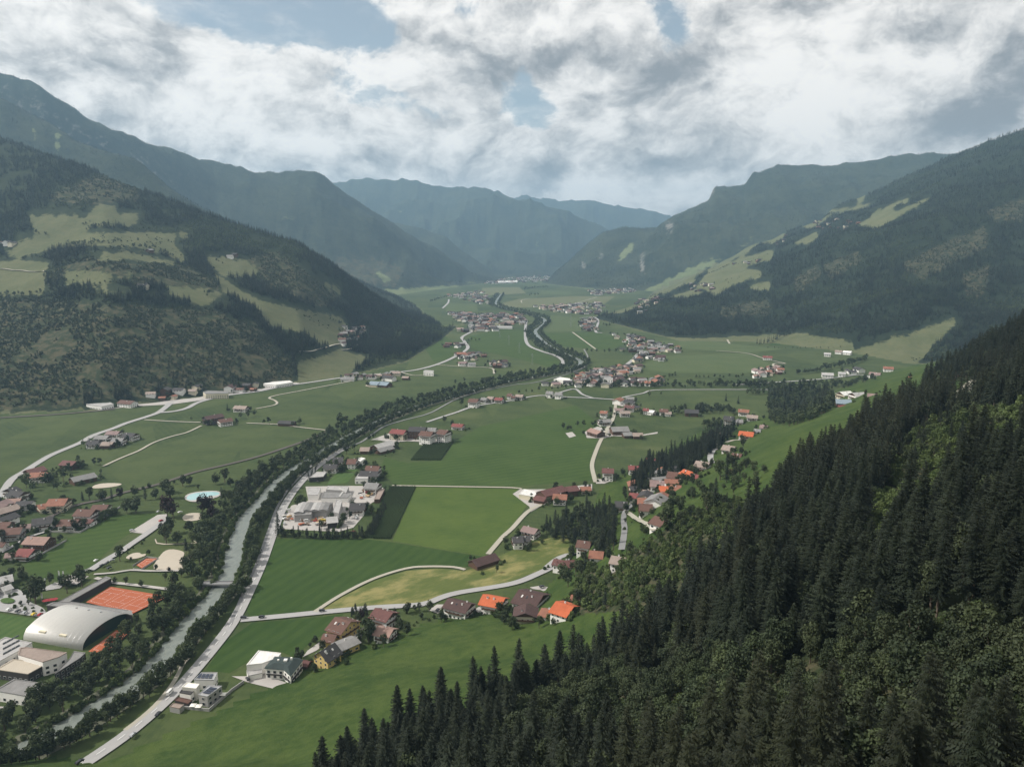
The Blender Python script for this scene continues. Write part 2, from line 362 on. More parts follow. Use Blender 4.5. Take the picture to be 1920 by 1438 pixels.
# land cover in photo terms: open meadows, scrub, rock
cropH = lambda *p: [(x / 2.74, 225 + y / 2.74) for x, y in p]
cropR = lambda *p: [(1050 + x / 2.207, 225 + y / 2.207) for x, y in p]
MEADOW = {
 'left': [cropH((140,490),(330,485),(440,505),(490,445),(600,440),(600,480),(750,485),(700,520),(690,545),(450,545),(440,575),(250,590),(170,560)),
  cropH((100,612),(330,602),(460,582),(650,580),(900,578),(1030,592),(905,612),(890,640),(950,700),(940,740),(860,690),(700,655),(640,645),(340,655),(150,690),(60,670)),
  cropH((-30,730),(100,720),(270,735),(235,780),(225,850),(240,895),(-30,905)),cropH((330,775),(500,780),(712,785),(640,822),(480,845),(335,848)),
  cropH((430,705),(640,675),(880,725),(930,752),(700,722),(500,722)),cropH((460,862),(640,872),(700,900),(480,890)),cropH((835,840),(1050,870),(1155,892),(1060,955),(900,915),(855,880)),
  cropH((1060,700),(1250,712),(1320,760),(1330,802),(1150,802),(1065,735)),cropH((1080,775),(1200,850),(1330,925),(1500,965),(1760,1015),(1800,1100),(1760,1165),(1650,1155),(1550,1090),(1390,1060),(1310,960),(1160,885)),
  cropH((1200,485),(1330,528),(1400,560),(1390,578),(1300,545),(1205,512)),cropH((1520,1250),(1748,1180),(1900,1220),(1748,1330),(1540,1350)),cropH((1620,815),(1750,860),(1750,905),(1650,850)),[(0,470),(30,462),(60,480),(20,482)]],
 'right_i': [cropR((1035,425),(1120,372),(1200,360),(1300,345),(1270,368),(1100,395),(1050,420)),cropR((1290,388),(1400,335),(1455,318),(1440,342),(1370,362),(1390,382),(1545,310),(1520,332),(1400,402),(1310,452),(1220,437),(1285,405)),
  cropR((840,498),(935,465),(920,492),(880,515),(838,512)),cropR((965,512),(1060,463),(1072,482),(1020,517)),cropR((640,602),(800,560),(888,535),(872,582),(745,610),(835,625),(832,648),(700,692),(640,732),(600,702),(558,692)),
  cropR((768,688),(872,668),(866,702),(800,707)),cropR((445,732),(560,700),(602,720),(520,742)),cropR((180,810),(300,770),(450,700),(540,655),(570,662),(450,710),(320,780),(240,800)),cropR((1228,308),(1262,308),(1262,336),(1228,336)),cropR((250,760),(400,690),(500,648),(420,700),(300,755)),
  [(1590,660),(1640,645),(1720,620),(1790,596),(1795,606),(1745,652),(1732,672),(1660,700),(1590,705)],
  [(1180,625),(1300,635),(1500,625),(1600,640),(1600,680),(1180,660)],[(1160,570),(1230,538),(1300,505),(1380,470),(1440,444),(1400,475),(1300,520),(1220,556)],[(1500,425),(1545,400),(1560,404),(1520,430)]],
 'ridge_b': [cropH((155,40),(260,62),(400,92),(300,88),(180,60)),cropH((150,80),(280,118),(385,165),(300,148),(170,105)),cropH((-20,20),(45,45),(-20,40))],
 'ridge_c': [[(318,278),(356,298),(345,302),(320,288)],[(575,440),(625,452),(600,460)],[(470,380),(560,410),(540,415)],[(690,500),(740,525),(720,530)],[(700,545),(860,535),(860,560),(700,565)]],
 'far_e': [[(735,405),(755,388),(770,400),(745,412)],[(990,462),(1030,455),(1020,468)]],
 'knob': [[(1155,488),(1175,462),(1192,455),(1188,468),(1165,488)]],
 'right_h': [[(1180,555),(1230,535),(1300,500),(1380,465),(1430,436),(1434,442),(1300,515),(1200,565)]],
 'near': [[(-300,9000),(200,9000),(520,3000),(600,1500),(690,1430),(800,1380),(900,1345),(1000,1315),(1080,1272),(1150,1235),(1200,1180),(1160,1145),(1050,1155),(1085,1090),(1040,1000),(-300,1000)],
  [(1290,965),(1300,930),(1350,925),(1345,950)],[(1380,905),(1375,880),(1400,850),(1440,812),(1550,765),(1570,785),(1500,835),(1440,868),(1440,930),(1400,960)],[(1085,1000),(1120,940),(1150,880),(1250,850),(1400,830),(1380,890),(1330,925),(1290,960),(1240,1000),(1200,1030),(1160,1060),(1120,1080)],[(1540,770),(1570,770),(1640,740),(1700,700),(1640,790),(1560,860),(1500,900)],
  [(1640,780),(1700,760),(1700,745),(1790,715),(1870,720),(1860,740),(1800,745),(1720,770)]]}
SCRUB = {'left': [cropH((240,880),(262,770),(430,712),(700,735),(960,745),(1150,880),(1080,862),(835,815),(725,792),(500,782),(340,778)),[(-50,560),(100,565),(250,575),(400,585),(480,610),(545,680),(555,712),(400,728),(200,752),(-50,772)],[(175,331),(219,323),(259,331),(277,353),(255,378),(182,382),(88,378),(95,364),(146,345)],[(150,492),(400,520),(420,545),(250,530)],[(520,470),(640,560),(600,575),(480,530),(450,490)]],
 'right_i': [cropR((640,785),(860,740),(880,800),(700,825)),cropR((1080,600),(1230,540),(1260,580),(1120,660)),cropR((1400,600),(1560,520),(1760,440),(1780,520),(1500,660)),cropR((960,660),(1060,600),(1090,640),(980,720)),cropR((1750,380),(1920,320),(1920,420),(1800,420)),cropR((1660,640),(1780,600),(1760,720),(1680,740))],
 'ridge_c': [[(640,480),(760,500),(740,540),(600,520)]],
 'near': [[(1050,1160),(1045,1110),(1120,1040),(1165,1010),(1230,1010),(1265,965),(1340,950),(1395,935),(1425,960),(1400,1010),(1310,1100),(1260,1175),(1170,1180)],
  [(1690,830),(1760,790),(1930,760),(1930,880),(1820,900),(1720,1000),(1620,1090),(1560,1080),(1640,960)],[(900,1460),(1000,1330),(1250,1280),(1480,1240),(1900,1180),(1930,1460)]]}
ROCK = {'knob': [[(1090,485),(1100,492),(1098,510),(1088,500)],[(1125,470),(1135,478),(1130,490),(1122,485)]], 'right_h': [[(1245,415),(1265,415),(1262,440),(1248,435)],[(1198,470),(1208,475),(1210,515),(1190,520),(1200,495)],[(1337,345),(1342,347),(1338,372),(1330,372)],[(1405,322),(1412,322),(1400,342),(1398,340)]],
 'near': [[(1790,738),(1803,724),(1815,716),(1826,720),(1840,727),(1835,736),(1812,741)]], 'right_i': [[(1515,510),(1530,500),(1528,515)]]}
def cover():
    px, py = project(GX, GY, GZ)
    out = {}
    for key, tab in (('meadow', MEADOW), ('scrub', SCRUB), ('rock', ROCK)):
        a = np.zeros(GZ.shape, dtype=np.float32)
        for h, polys in tab.items():
            sel = GID == HID[h]
            qx, qy = px[sel], py[sel]
            m = np.zeros(qx.shape, dtype=bool)
            for p in polys: m |= inpoly(qx, qy, p)
            a[sel] = np.maximum(a[sel], m)
        if key == 'meadow':
            a[GID == 0] = 1.0
            nr = (GID == HID['near']) & ~inpoly(px, py, WOODS)
            for p in SCRUB['near'][:1]: nr &= ~inpoly(px, py, p)
            a[nr] = 1.0
        for _ in range(2):
            a[:, 1:-1] = (a[:, :-2] + 2 * a[:, 1:-1] + a[:, 2:]) / 4
            a[1:-1] = (a[:-2] + 2 * a[1:-1] + a[2:]) / 4
        out[key] = a
    return out
CV = cover()
gx_ = np.gradient(GZ, axis=1) / np.gradient(R2, axis=1)
gs_ = np.gradient(GZ, axis=0) / (np.gradient(A2, axis=0) * R2)
SLOPE = np.hypot(gx_, gs_)
CV['rock'] = np.maximum(CV['rock'], np.where(GID >= HID['ridge_c'], np.clip((SLOPE - 1.15) * 1.0, 0, 0.5), 0)).astype(np.float32)
def land_mat(name, base, base2, mead, mead2, far=1.0):
    def fn(t, b):
        g = t.new('ShaderNodeNewGeometry').outputs['Position']
        at = lambda n: t.new('ShaderNodeAttribute', attribute_name=n).outputs['Fac']
        n1 = t.noise(g, 0.012 / far, 6, 0.62); n2 = t.noise(g, 0.08 / far, 6, 0.65); n3 = t.noise(g, 0.6 / far, 4, 0.6)
        nn = t.m('ADD', t.m('MULTIPLY', n1, 0.45), t.m('ADD', t.m('MULTIPLY', n2, 0.35), t.m('MULTIPLY', n3, 0.2)))
        c0 = t.mix(t.ramp(nn, 0.4, 0.6), base, base2)
        cm = t.mix(t.ramp(nn, 0.38, 0.62), mead, mead2)
        cs = t.mix(t.ramp(n2, 0.42, 0.62), tuple(v * 1.0 for v in base2), (0.088, 0.078, 0.046))
        edge = t.m('MULTIPLY', t.m('SUBTRACT', n2, 0.5), 1.1)
        fm = t.ramp(t.m('ADD', at('meadow'), edge), 0.40, 0.60)
        fs = t.m('MULTIPLY', t.ramp(t.m('ADD', at('scrub'), edge), 0.4, 0.7), 0.8)
        fr = t.ramp(t.m('ADD', t.m('MULTIPLY', at('rock'), .8), t.m('MULTIPLY', edge, 2.2)), 0.45, 0.85)
        c = t.mix(fs, c0, cs); c = t.mix(fm, c, cm)
        crk = t.mix(t.ramp(n3, 0.35, 0.65), (0.10, 0.098, 0.09), (0.24, 0.225, 0.20))
        c = t.mix(fr, c, crk)
        t.l.new(c, b.inputs['Base Color']); b.inputs['Roughness'].default_value = 0.95
        b.inputs['Specular IOR Level'].default_value = 0.1
        bp = t.new('ShaderNodeBump', inp={'Strength': 0.6, 'Distance': 2.5 * far, 'Height': t.m('ADD', n2, t.m('MULTIPLY', n3, 0.5))})
        t.l.new(bp.outputs[0], b.inputs['Normal'])
    return mat(name, fn)
G1, G2 = (0.040, 0.078, 0.022), (0.072, 0.120, 0.036)
def floor_mat():
    def fn(t, b):
        g = t.new('ShaderNodeNewGeometry').outputs['Position']
        vor = t.new('ShaderNodeTexVoronoi', inp={'Vector': t.v('MULTIPLY', g, (1.0, 0.35, 0.0)), 'Scale': 0.011, 'Randomness': 0.9})
        cellr = t.new('ShaderNodeSeparateColor', inp={0: vor.outputs['Color']}).outputs[0]
        n1 = t.noise(g, 0.006, 5, 0.6); n2 = t.noise(g, 0.06, 6, 0.65); n3 = t.noise(g, 0.9, 4, 0.7)
        st = t.noise(t.v('MULTIPLY', g, (0.5, 0.05, 1)), 1.0, 3, 0.5)
        k = t.m('ADD', t.m('MULTIPLY', n1, 0.41), t.m('ADD', t.m('MULTIPLY', cellr, 0.12), t.m('ADD', t.m('MULTIPLY', n2, 0.22), t.m('ADD', t.m('MULTIPLY', n3, 0.2), t.m('MULTIPLY', st, 0.15)))))
        sx = t.new('ShaderNodeSeparateXYZ', inp={0: g}).outputs
        an = t.m('ADD', t.m('MULTIPLY', cellr, 1.6), .6)
        u = t.m('ADD', t.m('MULTIPLY', sx[0], t.m('COSINE', an)), t.m('MULTIPLY', sx[1], t.m('SINE', an)))
        wv = t.m('SINE', t.m('ADD', t.m('MULTIPLY', u, .75), t.m('MULTIPLY', n2, 5.0)))
        wv2 = t.m('SINE', t.m('ADD', t.m('MULTIPLY', u, .11), t.m('MULTIPLY', n1, 9.0)))
        k = t.m('ADD', k, t.m('ADD', t.m('MULTIPLY', wv, .022), t.m('MULTIPLY', wv2, .022)))
        c = t.mix(t.ramp(k, 0.38, 0.62, smooth=False), (0.020, 0.038, 0.012), (0.060, 0.080, 0.027))
        c = t.mix(t.ramp(n1, .60, .72, 0, .5), c, (.105, .110, .048))
        t.l.new(c, b.inputs['Base Color']); b.inputs['Roughness'].default_value = 0.9
        b.inputs['Specular IOR Level'].default_value = 0.15
    return mat('valley_grass', fn)
M_FLOOR = floor_mat()
M_LAND = {
 'near': land_mat('near_slope', (0.018, 0.026, 0.012), (0.030, 0.040, 0.018), (0.026, 0.050, 0.012), (0.060, 0.086, 0.022), 0.5),
 'left': land_mat('left_slope', (0.014, 0.021, 0.010), (0.028, 0.038, 0.017), (0.080, 0.092, 0.044), (0.112, 0.116, 0.060)),
 'right_i': land_mat('right_slope', (0.011, 0.018, 0.010), (0.020, 0.029, 0.015), (0.082, 0.096, 0.046), (0.118, 0.122, 0.062)),
 'far': land_mat('mountain_slope', (0.016, 0.025, 0.015), (0.042, 0.052, 0.030), (0.10, 0.13, 0.06), (0.15, 0.17, 0.08), 3.0)}
def make_ground():
    nA, nR = A2.shape
    idx = np.arange(nA * nR).reshape(nA, nR)
    V = np.stack([GX, GY, GZ], -1).reshape(-1, 3)
    quads = np.stack([idx[:-1, :-1], idx[1:, :-1], idx[1:, 1:], idx[:-1, 1:]], -1).reshape(-1, 4)
    fid = np.maximum(np.maximum(GID[:-1, :-1], GID[1:, 1:]), np.maximum(GID[1:, :-1], GID[:-1, 1:])).reshape(-1)
    info = {0: ('valley_floor', 'flat green valley floor of mown meadows along the river', M_FLOOR),
      1: ('hillside', 'near wooded hillside rising to the lower right corner', M_LAND['near']), 2: ('hillside', 'left hillside with terraced meadows and woods', M_LAND['left']),
      3: ('mountain', 'hazy wooded ridge behind the left hillside', M_LAND['far']), 4: ('mountain', 'long blue mountain ridge running down to the valley from the upper left', M_LAND['far']),
      5: ('mountain', 'dark hazy spur behind the long left ridge', M_LAND['far']), 6: ('mountain', 'broad blue mountain closing the valley in the middle', M_LAND['far']),
      7: ('mountain', 'farthest faint mountain with its top near the clouds', M_LAND['far']), 8: ('mountain', 'rounded rocky knoll at the right of the valley mouth', M_LAND['far']),
      9: ('mountain', 'stepped rocky mountain behind the right hillside', M_LAND['far']), 10: ('hillside', 'right hillside of dark spruce forest with high meadows', M_LAND['right_i'])}
    for k, (nm, lab, m) in info.items():
        q = quads[fid == k]
        if not len(q): continue
        used, inv = np.unique(q.ravel(), return_inverse=True)
        me = mesh_of(nm, V[used], inv.reshape(-1, 4), m, smooth=True)
        for key in ('meadow', 'scrub', 'rock'):
            at = me.attributes.new(key, 'FLOAT', 'POINT'); at.data.foreach_set('value', CV[key].reshape(-1)[used].astype(np.float32))
        tag(link(nm, me), lab, None, None, 'structure')
make_ground()
# ------------------------------------------------------------------ air
def haze():
    x0, x1, y0, y1, z0, z1 = -15400, 15400, -600, 15600, -2.0, float(GZ.max()) + 60
    v = [(x0,y0,z0),(x1,y0,z0),(x1,y1,z0),(x0,y1,z0),(x0,y0,z1),(x1,y0,z1),(x1,y1,z1),(x0,y1,z1)]
    f = [(0,3,2,1),(4,5,6,7),(0,1,5,4),(1,2,6,5),(2,3,7,6),(3,0,4,7)]
    m = bpy.data.materials.new('haze'); m.use_nodes = True
    nt = m.node_tree; nt.nodes.clear()
    o = nt.nodes.new('ShaderNodeOutputMaterial'); vv = nt.nodes.new('ShaderNodeVolumePrincipled')
    vv.inputs['Color'].default_value = (0.46, 0.74, 1.0, 1); vv.inputs['Density'].default_value = HAZE
    vv.inputs['Anisotropy'].default_value = 0.2
    nt.links.new(vv.outputs[0], o.inputs['Volume'])
    tag(link('haze', mesh_of('haze', v, f, m)), 'thin blue summer haze filling the valley air', None, None, 'stuff')
HAZE = 7.2e-5
haze()
# ------------------------------------------------------------------ trees
def leaf_mat(name, c1, c2, trans=0.12):
    def fn(t, b):
        r = t.new('ShaderNodeObjectInfo').outputs['Random']
        g = t.new('ShaderNodeNewGeometry').outputs['Position']
        n = t.noise(g, 0.45, 3, 0.6)
        k = t.m('ADD', t.m('MULTIPLY', r, 0.55), t.m('MULTIPLY', n, 0.55), clamp=True)
        c = t.mix(t.ramp(k, 0.15, 0.85, smooth=False), c1, c2)
        big = t.ramp(t.noise(g, 0.012, 3, 0.5), 0.35, 0.65, 0.8, 1.25)
        c = t.v('SCALE', c); t.l.new(big, c.node.inputs[3])
        t.l.new(c, b.inputs['Base Color']); b.inputs['Roughness'].default_value = 0.7
        b.inputs['Specular IOR Level'].default_value = 0.25
        tr = t.new('ShaderNodeBsdfTranslucent', inp={'Color': c}); mx = t.new('ShaderNodeMixShader', inp={0: trans})
        t.l.new(b.outputs[0], mx.inputs[1]); t.l.new(tr.outputs[0], mx.inputs[2])
        t.l.new(mx.outputs[0], t.n['Material Output'].inputs['Surface'])
    return mat(name, fn)
M_SPRUCE = leaf_mat('spruce_needles', (0.007, 0.012, 0.007), (0.021, 0.029, 0.014), 0.08)
M_SPRUCE_OLD = leaf_mat('old_spruce_needles', (0.010, 0.015, 0.007), (0.028, 0.034, 0.015), 0.1)
M_LEAF = leaf_mat('broad_leaves', (0.028, 0.042, 0.018), (0.070, 0.090, 0.038), 0.18)
M_LEAFD = leaf_mat('dark_leaves', (0.022, 0.034, 0.016), (0.052, 0.066, 0.030), 0.12)
M_COPPER = leaf_mat('copper_leaves', (0.016, 0.010, 0.010), (0.034, 0.018, 0.018), 0.08)
M_SCRUB = leaf_mat('scrub_leaves', (0.040, 0.066, 0.020), (0.098, 0.130, 0.042), 0.2)
M_BARK = plain('bark', (0.11, 0.085, 0.065), 0.95, 0.3, 1.5)
def tube(pts, rad, n=6):
    V, Fc = [], []
    for (p, r) in zip(pts, rad):
        for k in range(n):
            a = 2 * pi * k / n
            V.append((p[0] + r * cos(a), p[1] + r * sin(a), p[2]))
    for i in range(len(pts) - 1):
        for k in range(n):
            a, b = i * n + k, i * n + (k + 1) % n
            Fc.append((a, b, b + n)); Fc.append((a, b + n, a + n))
    return V, Fc
def join(*parts):
    V, Fc, M = [], [], []
    for (v, f, m) in parts:
        o = len(V); V += list(v); Fc += [tuple(i + o for i in q) for q in f]; M += [m] * len(f)
    return V, Fc, M
def spruce_geo(seed, lod, h=25.0, z0=0.12, rmax=3.6):
    rd = random.Random(seed); V, Fc = [], []
    whorls, nb, segs = ((34, 8, 6), (20, 6, 3), (8, 5, 1), (5, 4, 1))[lod]
    for i in range(whorls):
        f = (i + 0.5) / whorls
        f = f ** 0.92
        z = h * (z0 + (0.985 - z0) * f)
        R = rmax * ((1 - f) ** 0.60) * rd.uniform(0.78, 1.15) + 0.15
        if f < 0.12: R *= 0.6 + 3.3 * f
        ph = rd.uniform(0, 2 * pi)
        for b in range(nb):
            if lod < 2 and rd.random() < 0.10: continue
            a = ph + 2 * pi * b / nb + rd.uniform(-.25, .25)
            L = R * rd.uniform(0.7, 1.18)
            ca, sa = cos(a), sin(a)
            dr = rd.uniform(0.28, 0.55) * (0.5 + 0.9 * (1 - f))
            def at(s): return (ca * L * s, sa * L * s, z - L * (dr * s - 0.16 * s ** 3) )
            w = 0.20 * L + 0.22
            if segs == 1:
                p0 = (0, 0, z + 0.06 * h * (1.2 - f) * (1.0 if lod == 3 else 0.6)); p1 = at(1.0); w1 = R * (0.62 if lod == 3 else 0.5)
                o = len(V)
                V += [p0, (p1[0] * .8 - sa * w1, p1[1] * .8 + ca * w1, p1[2] - 0.1), p1, (p1[0] * .8 + sa * w1, p1[1] * .8 - ca * w1, p1[2] - 0.1), (0, 0, z - 0.05 * h)]
                Fc += [(o, o + 1, o + 2), (o, o + 2, o + 3), (o + 4, o + 2, o + 1), (o + 4, o + 3, o + 2)]
                continue
            for k in range(segs):
                s0, s1 = k / segs, (k + 1) / segs
                a0, a1 = at(s0), at(s1)
                ww = w * (1.15 - s0 * 0.75)
                hang = rd.uniform(0.35, 0.8) * (1.1 - 0.5 * s0) * (1.0 if lod == 0 else 1.5)
                for sg in (-1, 1):
                    o = len(V); q = rd.uniform(0.6, 1.2) * ww
                    V += [a0, a1, ((a0[0] + a1[0]) / 2 - sg * sa * q + ca * q * .5, (a0[1] + a1[1]) / 2 + sg * ca * q + sa * q * .5, (a0[2] + a1[2]) / 2 - hang * 0.55)]
                    Fc.append((o, o + 1, o + 2))
                o = len(V)
                m_ = ((a0[0] + a1[0]) / 2, (a0[1] + a1[1]) / 2, (a0[2] + a1[2]) / 2 - hang)
                V += [a0, a1, m_]; Fc.append((o, o + 1, o + 2))
    o = len(V); V += [(0.3, 0, h * .93), (-.2, .25, h * .93), (-.2, -.25, h * .93), (0, 0, h * 1.0)]
    Fc += [(o, o + 1, o + 3), (o + 1, o + 2, o + 3), (o + 2, o, o + 3)]
    tv, tf = tube([(0, 0, -2.5), (0, 0, h * .35), (0, 0, h * .92)], [.36, .27, .05], (7, 5, 3, 3)[lod])
    return (V, Fc), (tv, tf)
def leafy_geo(seed, lod, h=14.0, rx=4.6, z0=0.18, col=0, tall=1.0, dense=1.0):
    rd = random.Random(seed); V, Fc = [], []
    nb, nl, ls = ((34, 62, 0.62), (22, 26, 1.05), (12, 9, 1.9), (8, 5, 2.7))[lod]
    blobs_ = []
    cz = h * (z0 + (1 - z0) * .5); rz = h * (1 - z0) * .5
    for i in range(nb):
        while True:
            x, y, z = rd.uniform(-1, 1), rd.uniform(-1, 1), rd.uniform(-1, 1)
            l = x * x + y * y + z * z
            if 0.12 < l < 1: break
        q = 0.72 if l < .7 else .64
        sh = 1.0 - 0.22 * max(0, z)
        blobs_.append((x * rx * q * sh, y * rx * q * sh, cz + z * rz * .74, rd.uniform(.24, .40) * rx))
    for (bx, by, bz, br) in blobs_:
        for k in range(int(nl * dense)):
            u = rd.uniform(-0.75, 1); a = rd.uniform(0, 2 * pi); s = math.sqrt(1 - u * u)
            n = (s * cos(a), s * sin(a), u); rr = br * rd.uniform(.75, 1.15)
            p = (bx + n[0] * rr, by + n[1] * rr, bz + n[2] * rr * .85)
            t1 = Vector((rd.gauss(0, 1), rd.gauss(0, 1), rd.gauss(0, 1))); nv = (Vector(n) + 0.7 * Vector((rd.gauss(0, 1), rd.gauss(0, 1), rd.gauss(0, 1)))).normalized()
            t1 = (t1 - nv * t1.dot(nv)).normalized(); t2 = nv.cross(t1); q = ls * rd.uniform(.6, 1.2) * (rx / 4.6) ** .5
            o = len(V); pv = Vector(p)
            V += [tuple(pv + t1 * q * .6), tuple(pv + t2 * q * .42), tuple(pv - t1 * q * .6), tuple(pv - t2 * q * .42)]
            Fc += [(o, o + 1, o + 2), (o, o + 2, o + 3)]
    tv, tf = tube([(0, 0, -1.5), (0, 0, h * z0), (0.2, 0.1, h * .6)], [.34 * h / 14, .26 * h / 14, .08], (7, 5, 3, 3)[lod])
    if lod < 2:
        for k in range(5):
            a = k * 1.26; e = (cos(a) * rx * .6, sin(a) * rx * .6, h * .7)
            q = len(tv)
            b0 = (0, 0, h * z0)
            tv += [(b0[0] + .1, b0[1], b0[2]), (b0[0], b0[1] + .1, b0[2]), (b0[0] - .1, b0[1] - .1, b0[2]), e]
            tf += [(q, q + 1, q + 3), (q + 1, q + 2, q + 3), (q + 2, q, q + 3)]
    return (V, Fc), (tv, tf)
PROTO = {}
def proto(kind, lod, mleaf, gens):
    L = []
    for (g, kw) in gens:
        (cv, cf), (tv, tf) = g(lod=lod, **kw)
        nm = kind
        jv, jf, jm = join((cv, cf, 0), (tv, tf, 1))
        L.append((mesh_of(kind + '_crown', cv, np.array(cf), mleaf), mesh_of('trunk', tv, np.array(tf), M_BARK), mesh_of(kind, jv, np.array(jf), [mleaf, M_BARK], jm)))
    PROTO[(kind, lod)] = L
SPR = [(spruce_geo, dict(seed=s, h=h, z0=z, rmax=r)) for s, h, z, r in ((1, 25, .12, 4.4), (2, 22, .08, 4.5), (3, 27, .24, 3.9), (4, 18, .05, 4.1), (5, 25, .38, 3.6), (6, 23, .16, 4.8))]
LP = [(leafy_geo, dict(seed=s, h=h, rx=r, z0=z)) for s, h, r, z in ((1, 14, 4.6, .14), (2, 12, 5.0, .12), (3, 17, 4.4, .16), (4, 10, 4.0, .1))]
BP = [(leafy_geo, dict(seed=s, h=h, rx=r, z0=-.05)) for s, h, r in ((11, 4.6, 2.9), (12, 6.5, 3.3), (13, 3.4, 3.0))]
for l in (0, 1, 2, 3): proto('spruce_tree', l, M_SPRUCE, SPR)
for l in (0, 1): proto('old_spruce', l, M_SPRUCE_OLD, SPR[:3])
for l in (0, 1, 2, 3): proto('leafy_tree', l, M_LEAF, LP)
for l in (0, 1, 2, 3): proto('dark_leafy_tree', l, M_LEAFD, LP)
M_BRUSH = leaf_mat('brushwood', (.022, .032, .014), (.058, .070, .030), .12)
proto('brush', 3, M_BRUSH, BP)
proto('copper_tree', 1, M_COPPER, LP[:2])
for l in (0, 1, 2, 3): proto('bush', l, M_SCRUB, BP)
HIDDEN = {}
def proto_collection(kind, lod):
    k = (kind, lod)
    if k not in HIDDEN:
        c = bpy.data.collections.new(kind + '_kinds')
        for tr in PROTO[k]: c.objects.link(bpy.data.objects.new(kind, tr[2]))
        HIDDEN[k] = c
    return HIDDEN[k]
def scatter_group(coll):
    g = bpy.data.node_groups.new('scatter', 'GeometryNodeTree')
    g.interface.new_socket('Geometry', in_out='INPUT', socket_type='NodeSocketGeometry')
    g.interface.new_socket('Geometry', in_out='OUTPUT', socket_type='NodeSocketGeometry')
    n, l = g.nodes, g.links
    gi, go = n.new('NodeGroupInput'), n.new('NodeGroupOutput')
    ci = n.new('GeometryNodeCollectionInfo'); ci.inputs['Collection'].default_value = coll
    ci.inputs['Separate Children'].default_value = True; ci.inputs['Reset Children'].default_value = True
    ip = n.new('GeometryNodeInstanceOnPoints'); ip.inputs['Pick Instance'].default_value = True
    def attr(name, dt):
        a = n.new('GeometryNodeInputNamedAttribute'); a.data_type = dt; a.inputs['Name'].default_value = name
        return [s for s in a.outputs if s.enabled and s.name == 'Attribute'][0]
    l.new(gi.outputs[0], ip.inputs['Points']); l.new(ci.outputs[0], ip.inputs['Instance'])
    l.new(attr('kindno', 'INT'), ip.inputs['Instance Index'])
    l.new(attr('spin', 'FLOAT_VECTOR'), ip.inputs['Rotation']); l.new(attr('size', 'FLOAT_VECTOR'), ip.inputs['Scale'])
    l.new(ip.outputs[0], go.inputs[0])
    return g
GRP = {}
def scatter(name, label, kind, lod, pts, size, cat=None):
    if not len(pts): return
    pts = np.asarray(pts, dtype=np.float32); n = len(pts)
    me = bpy.data.meshes.new(name); me.vertices.add(n); me.vertices.foreach_set('co', pts.ravel())
    size = np.asarray(size, dtype=np.float32)
    if size.ndim == 1: size = np.stack([size * rng.uniform(.9, 1.1, n), size * rng.uniform(.9, 1.1, n), size * rng.uniform(.88, 1.15, n)], -1).astype(np.float32)
    a = me.attributes.new('size', 'FLOAT_VECTOR', 'POINT'); a.data.foreach_set('vector', size.ravel())
    sp = np.zeros((n, 3), dtype=np.float32); sp[:, 2] = rng.uniform(0, 6.28, n); sp[:, :2] = rng.normal(0, .03, (n, 2))
    a = me.attributes.new('spin', 'FLOAT_VECTOR', 'POINT'); a.data.foreach_set('vector', sp.ravel())
    a = me.attributes.new('kindno', 'INT', 'POINT'); a.data.foreach_set('value', rng.integers(0, len(PROTO[(kind, lod)]), n).astype(np.int32))
    o = link(name, me); md = o.modifiers.new('scatter', 'NODES')
    k = (kind, lod)
    if k not in GRP: GRP[k] = scatter_group(proto_collection(kind, lod))
    md.node_group = GRP[k]
    tag(o, label, cat, None, 'stuff')
    return o
# individuals are picked from everything planted: (kind, lod, x, y, z, size, label, category, group)
PLANT = []
def plant(kind, x, y, z, s, label, cat, group, far=None):
    PLANT.append((kind, x, y, z, s, label, cat, group))
def lod_of(d): return 0 if d < 330 else 1 if d < 900 else 2 if d < 1900 else 3
# ---- woods on the slopes, sampled by ground area
def visible_mask(extra=30.0):
    el = (GZ - CAMZ) / R2
    mx = np.maximum.accumulate(el, axis=1)
    return ((GZ + extra - CAMZ) / R2) >= mx
VIS = visible_mask()
PXG, PYG = project(GX, GY, GZ)
def sample_cells(h, spacing, rlim=(0, 1e9)):
    """random points on hill h, one per spacing**2 of ground"""
    i, j = np.nonzero((GID == HID[h])[:-1, :-1] & VIS[:-1, :-1] & (GZ[:-1, :-1] > 0.5) & (R2[:-1, :-1] < rlim[1]) & (R2[:-1, :-1] >= rlim[0]) & (PXG[:-1, :-1] > -260) & (PXG[:-1, :-1] < 2180) & (PYG[:-1, :-1] < 1900))
    dA = (AZ[i + 1] - AZ[i]) * R2[i, j] * (RG[j + 1] - RG[j])
    dA = dA * np.sqrt(1 + 0.5 * SLOPE[i, j] ** 2)
    sp = spacing(R2[i, j]) if callable(spacing) else spacing
    n = rng.poisson(dA / (sp * sp))
    i, j = np.repeat(i, n), np.repeat(j, n)
    u, v = rng.random(len(i)), rng.random(len(i))
    a = AZ[i] + u * (AZ[i + 1] - AZ[i]); r = RG[j] + v * (RG[j + 1] - RG[j])
    x, y = r * np.sin(a), r * np.cos(a)
    at = lambda k: CV[k][i, j]
    return x, y, height(x, y), at('meadow'), at('scrub'), at('rock')
def thin_close(x, y, keepd):
    """drop points closer than keepd to an earlier one (grid hash)"""
    c = np.floor(np.stack([x / keepd, y / keepd], -1)).astype(np.int64)
    _, first = np.unique(c[:, 0] * 100003 + c[:, 1], return_index=True)
    k = np.zeros(len(x), dtype=bool); k[first] = True
    return k
def edge_n(x, y, s=60): return fbm(x, y, s, 3, 91) * .35
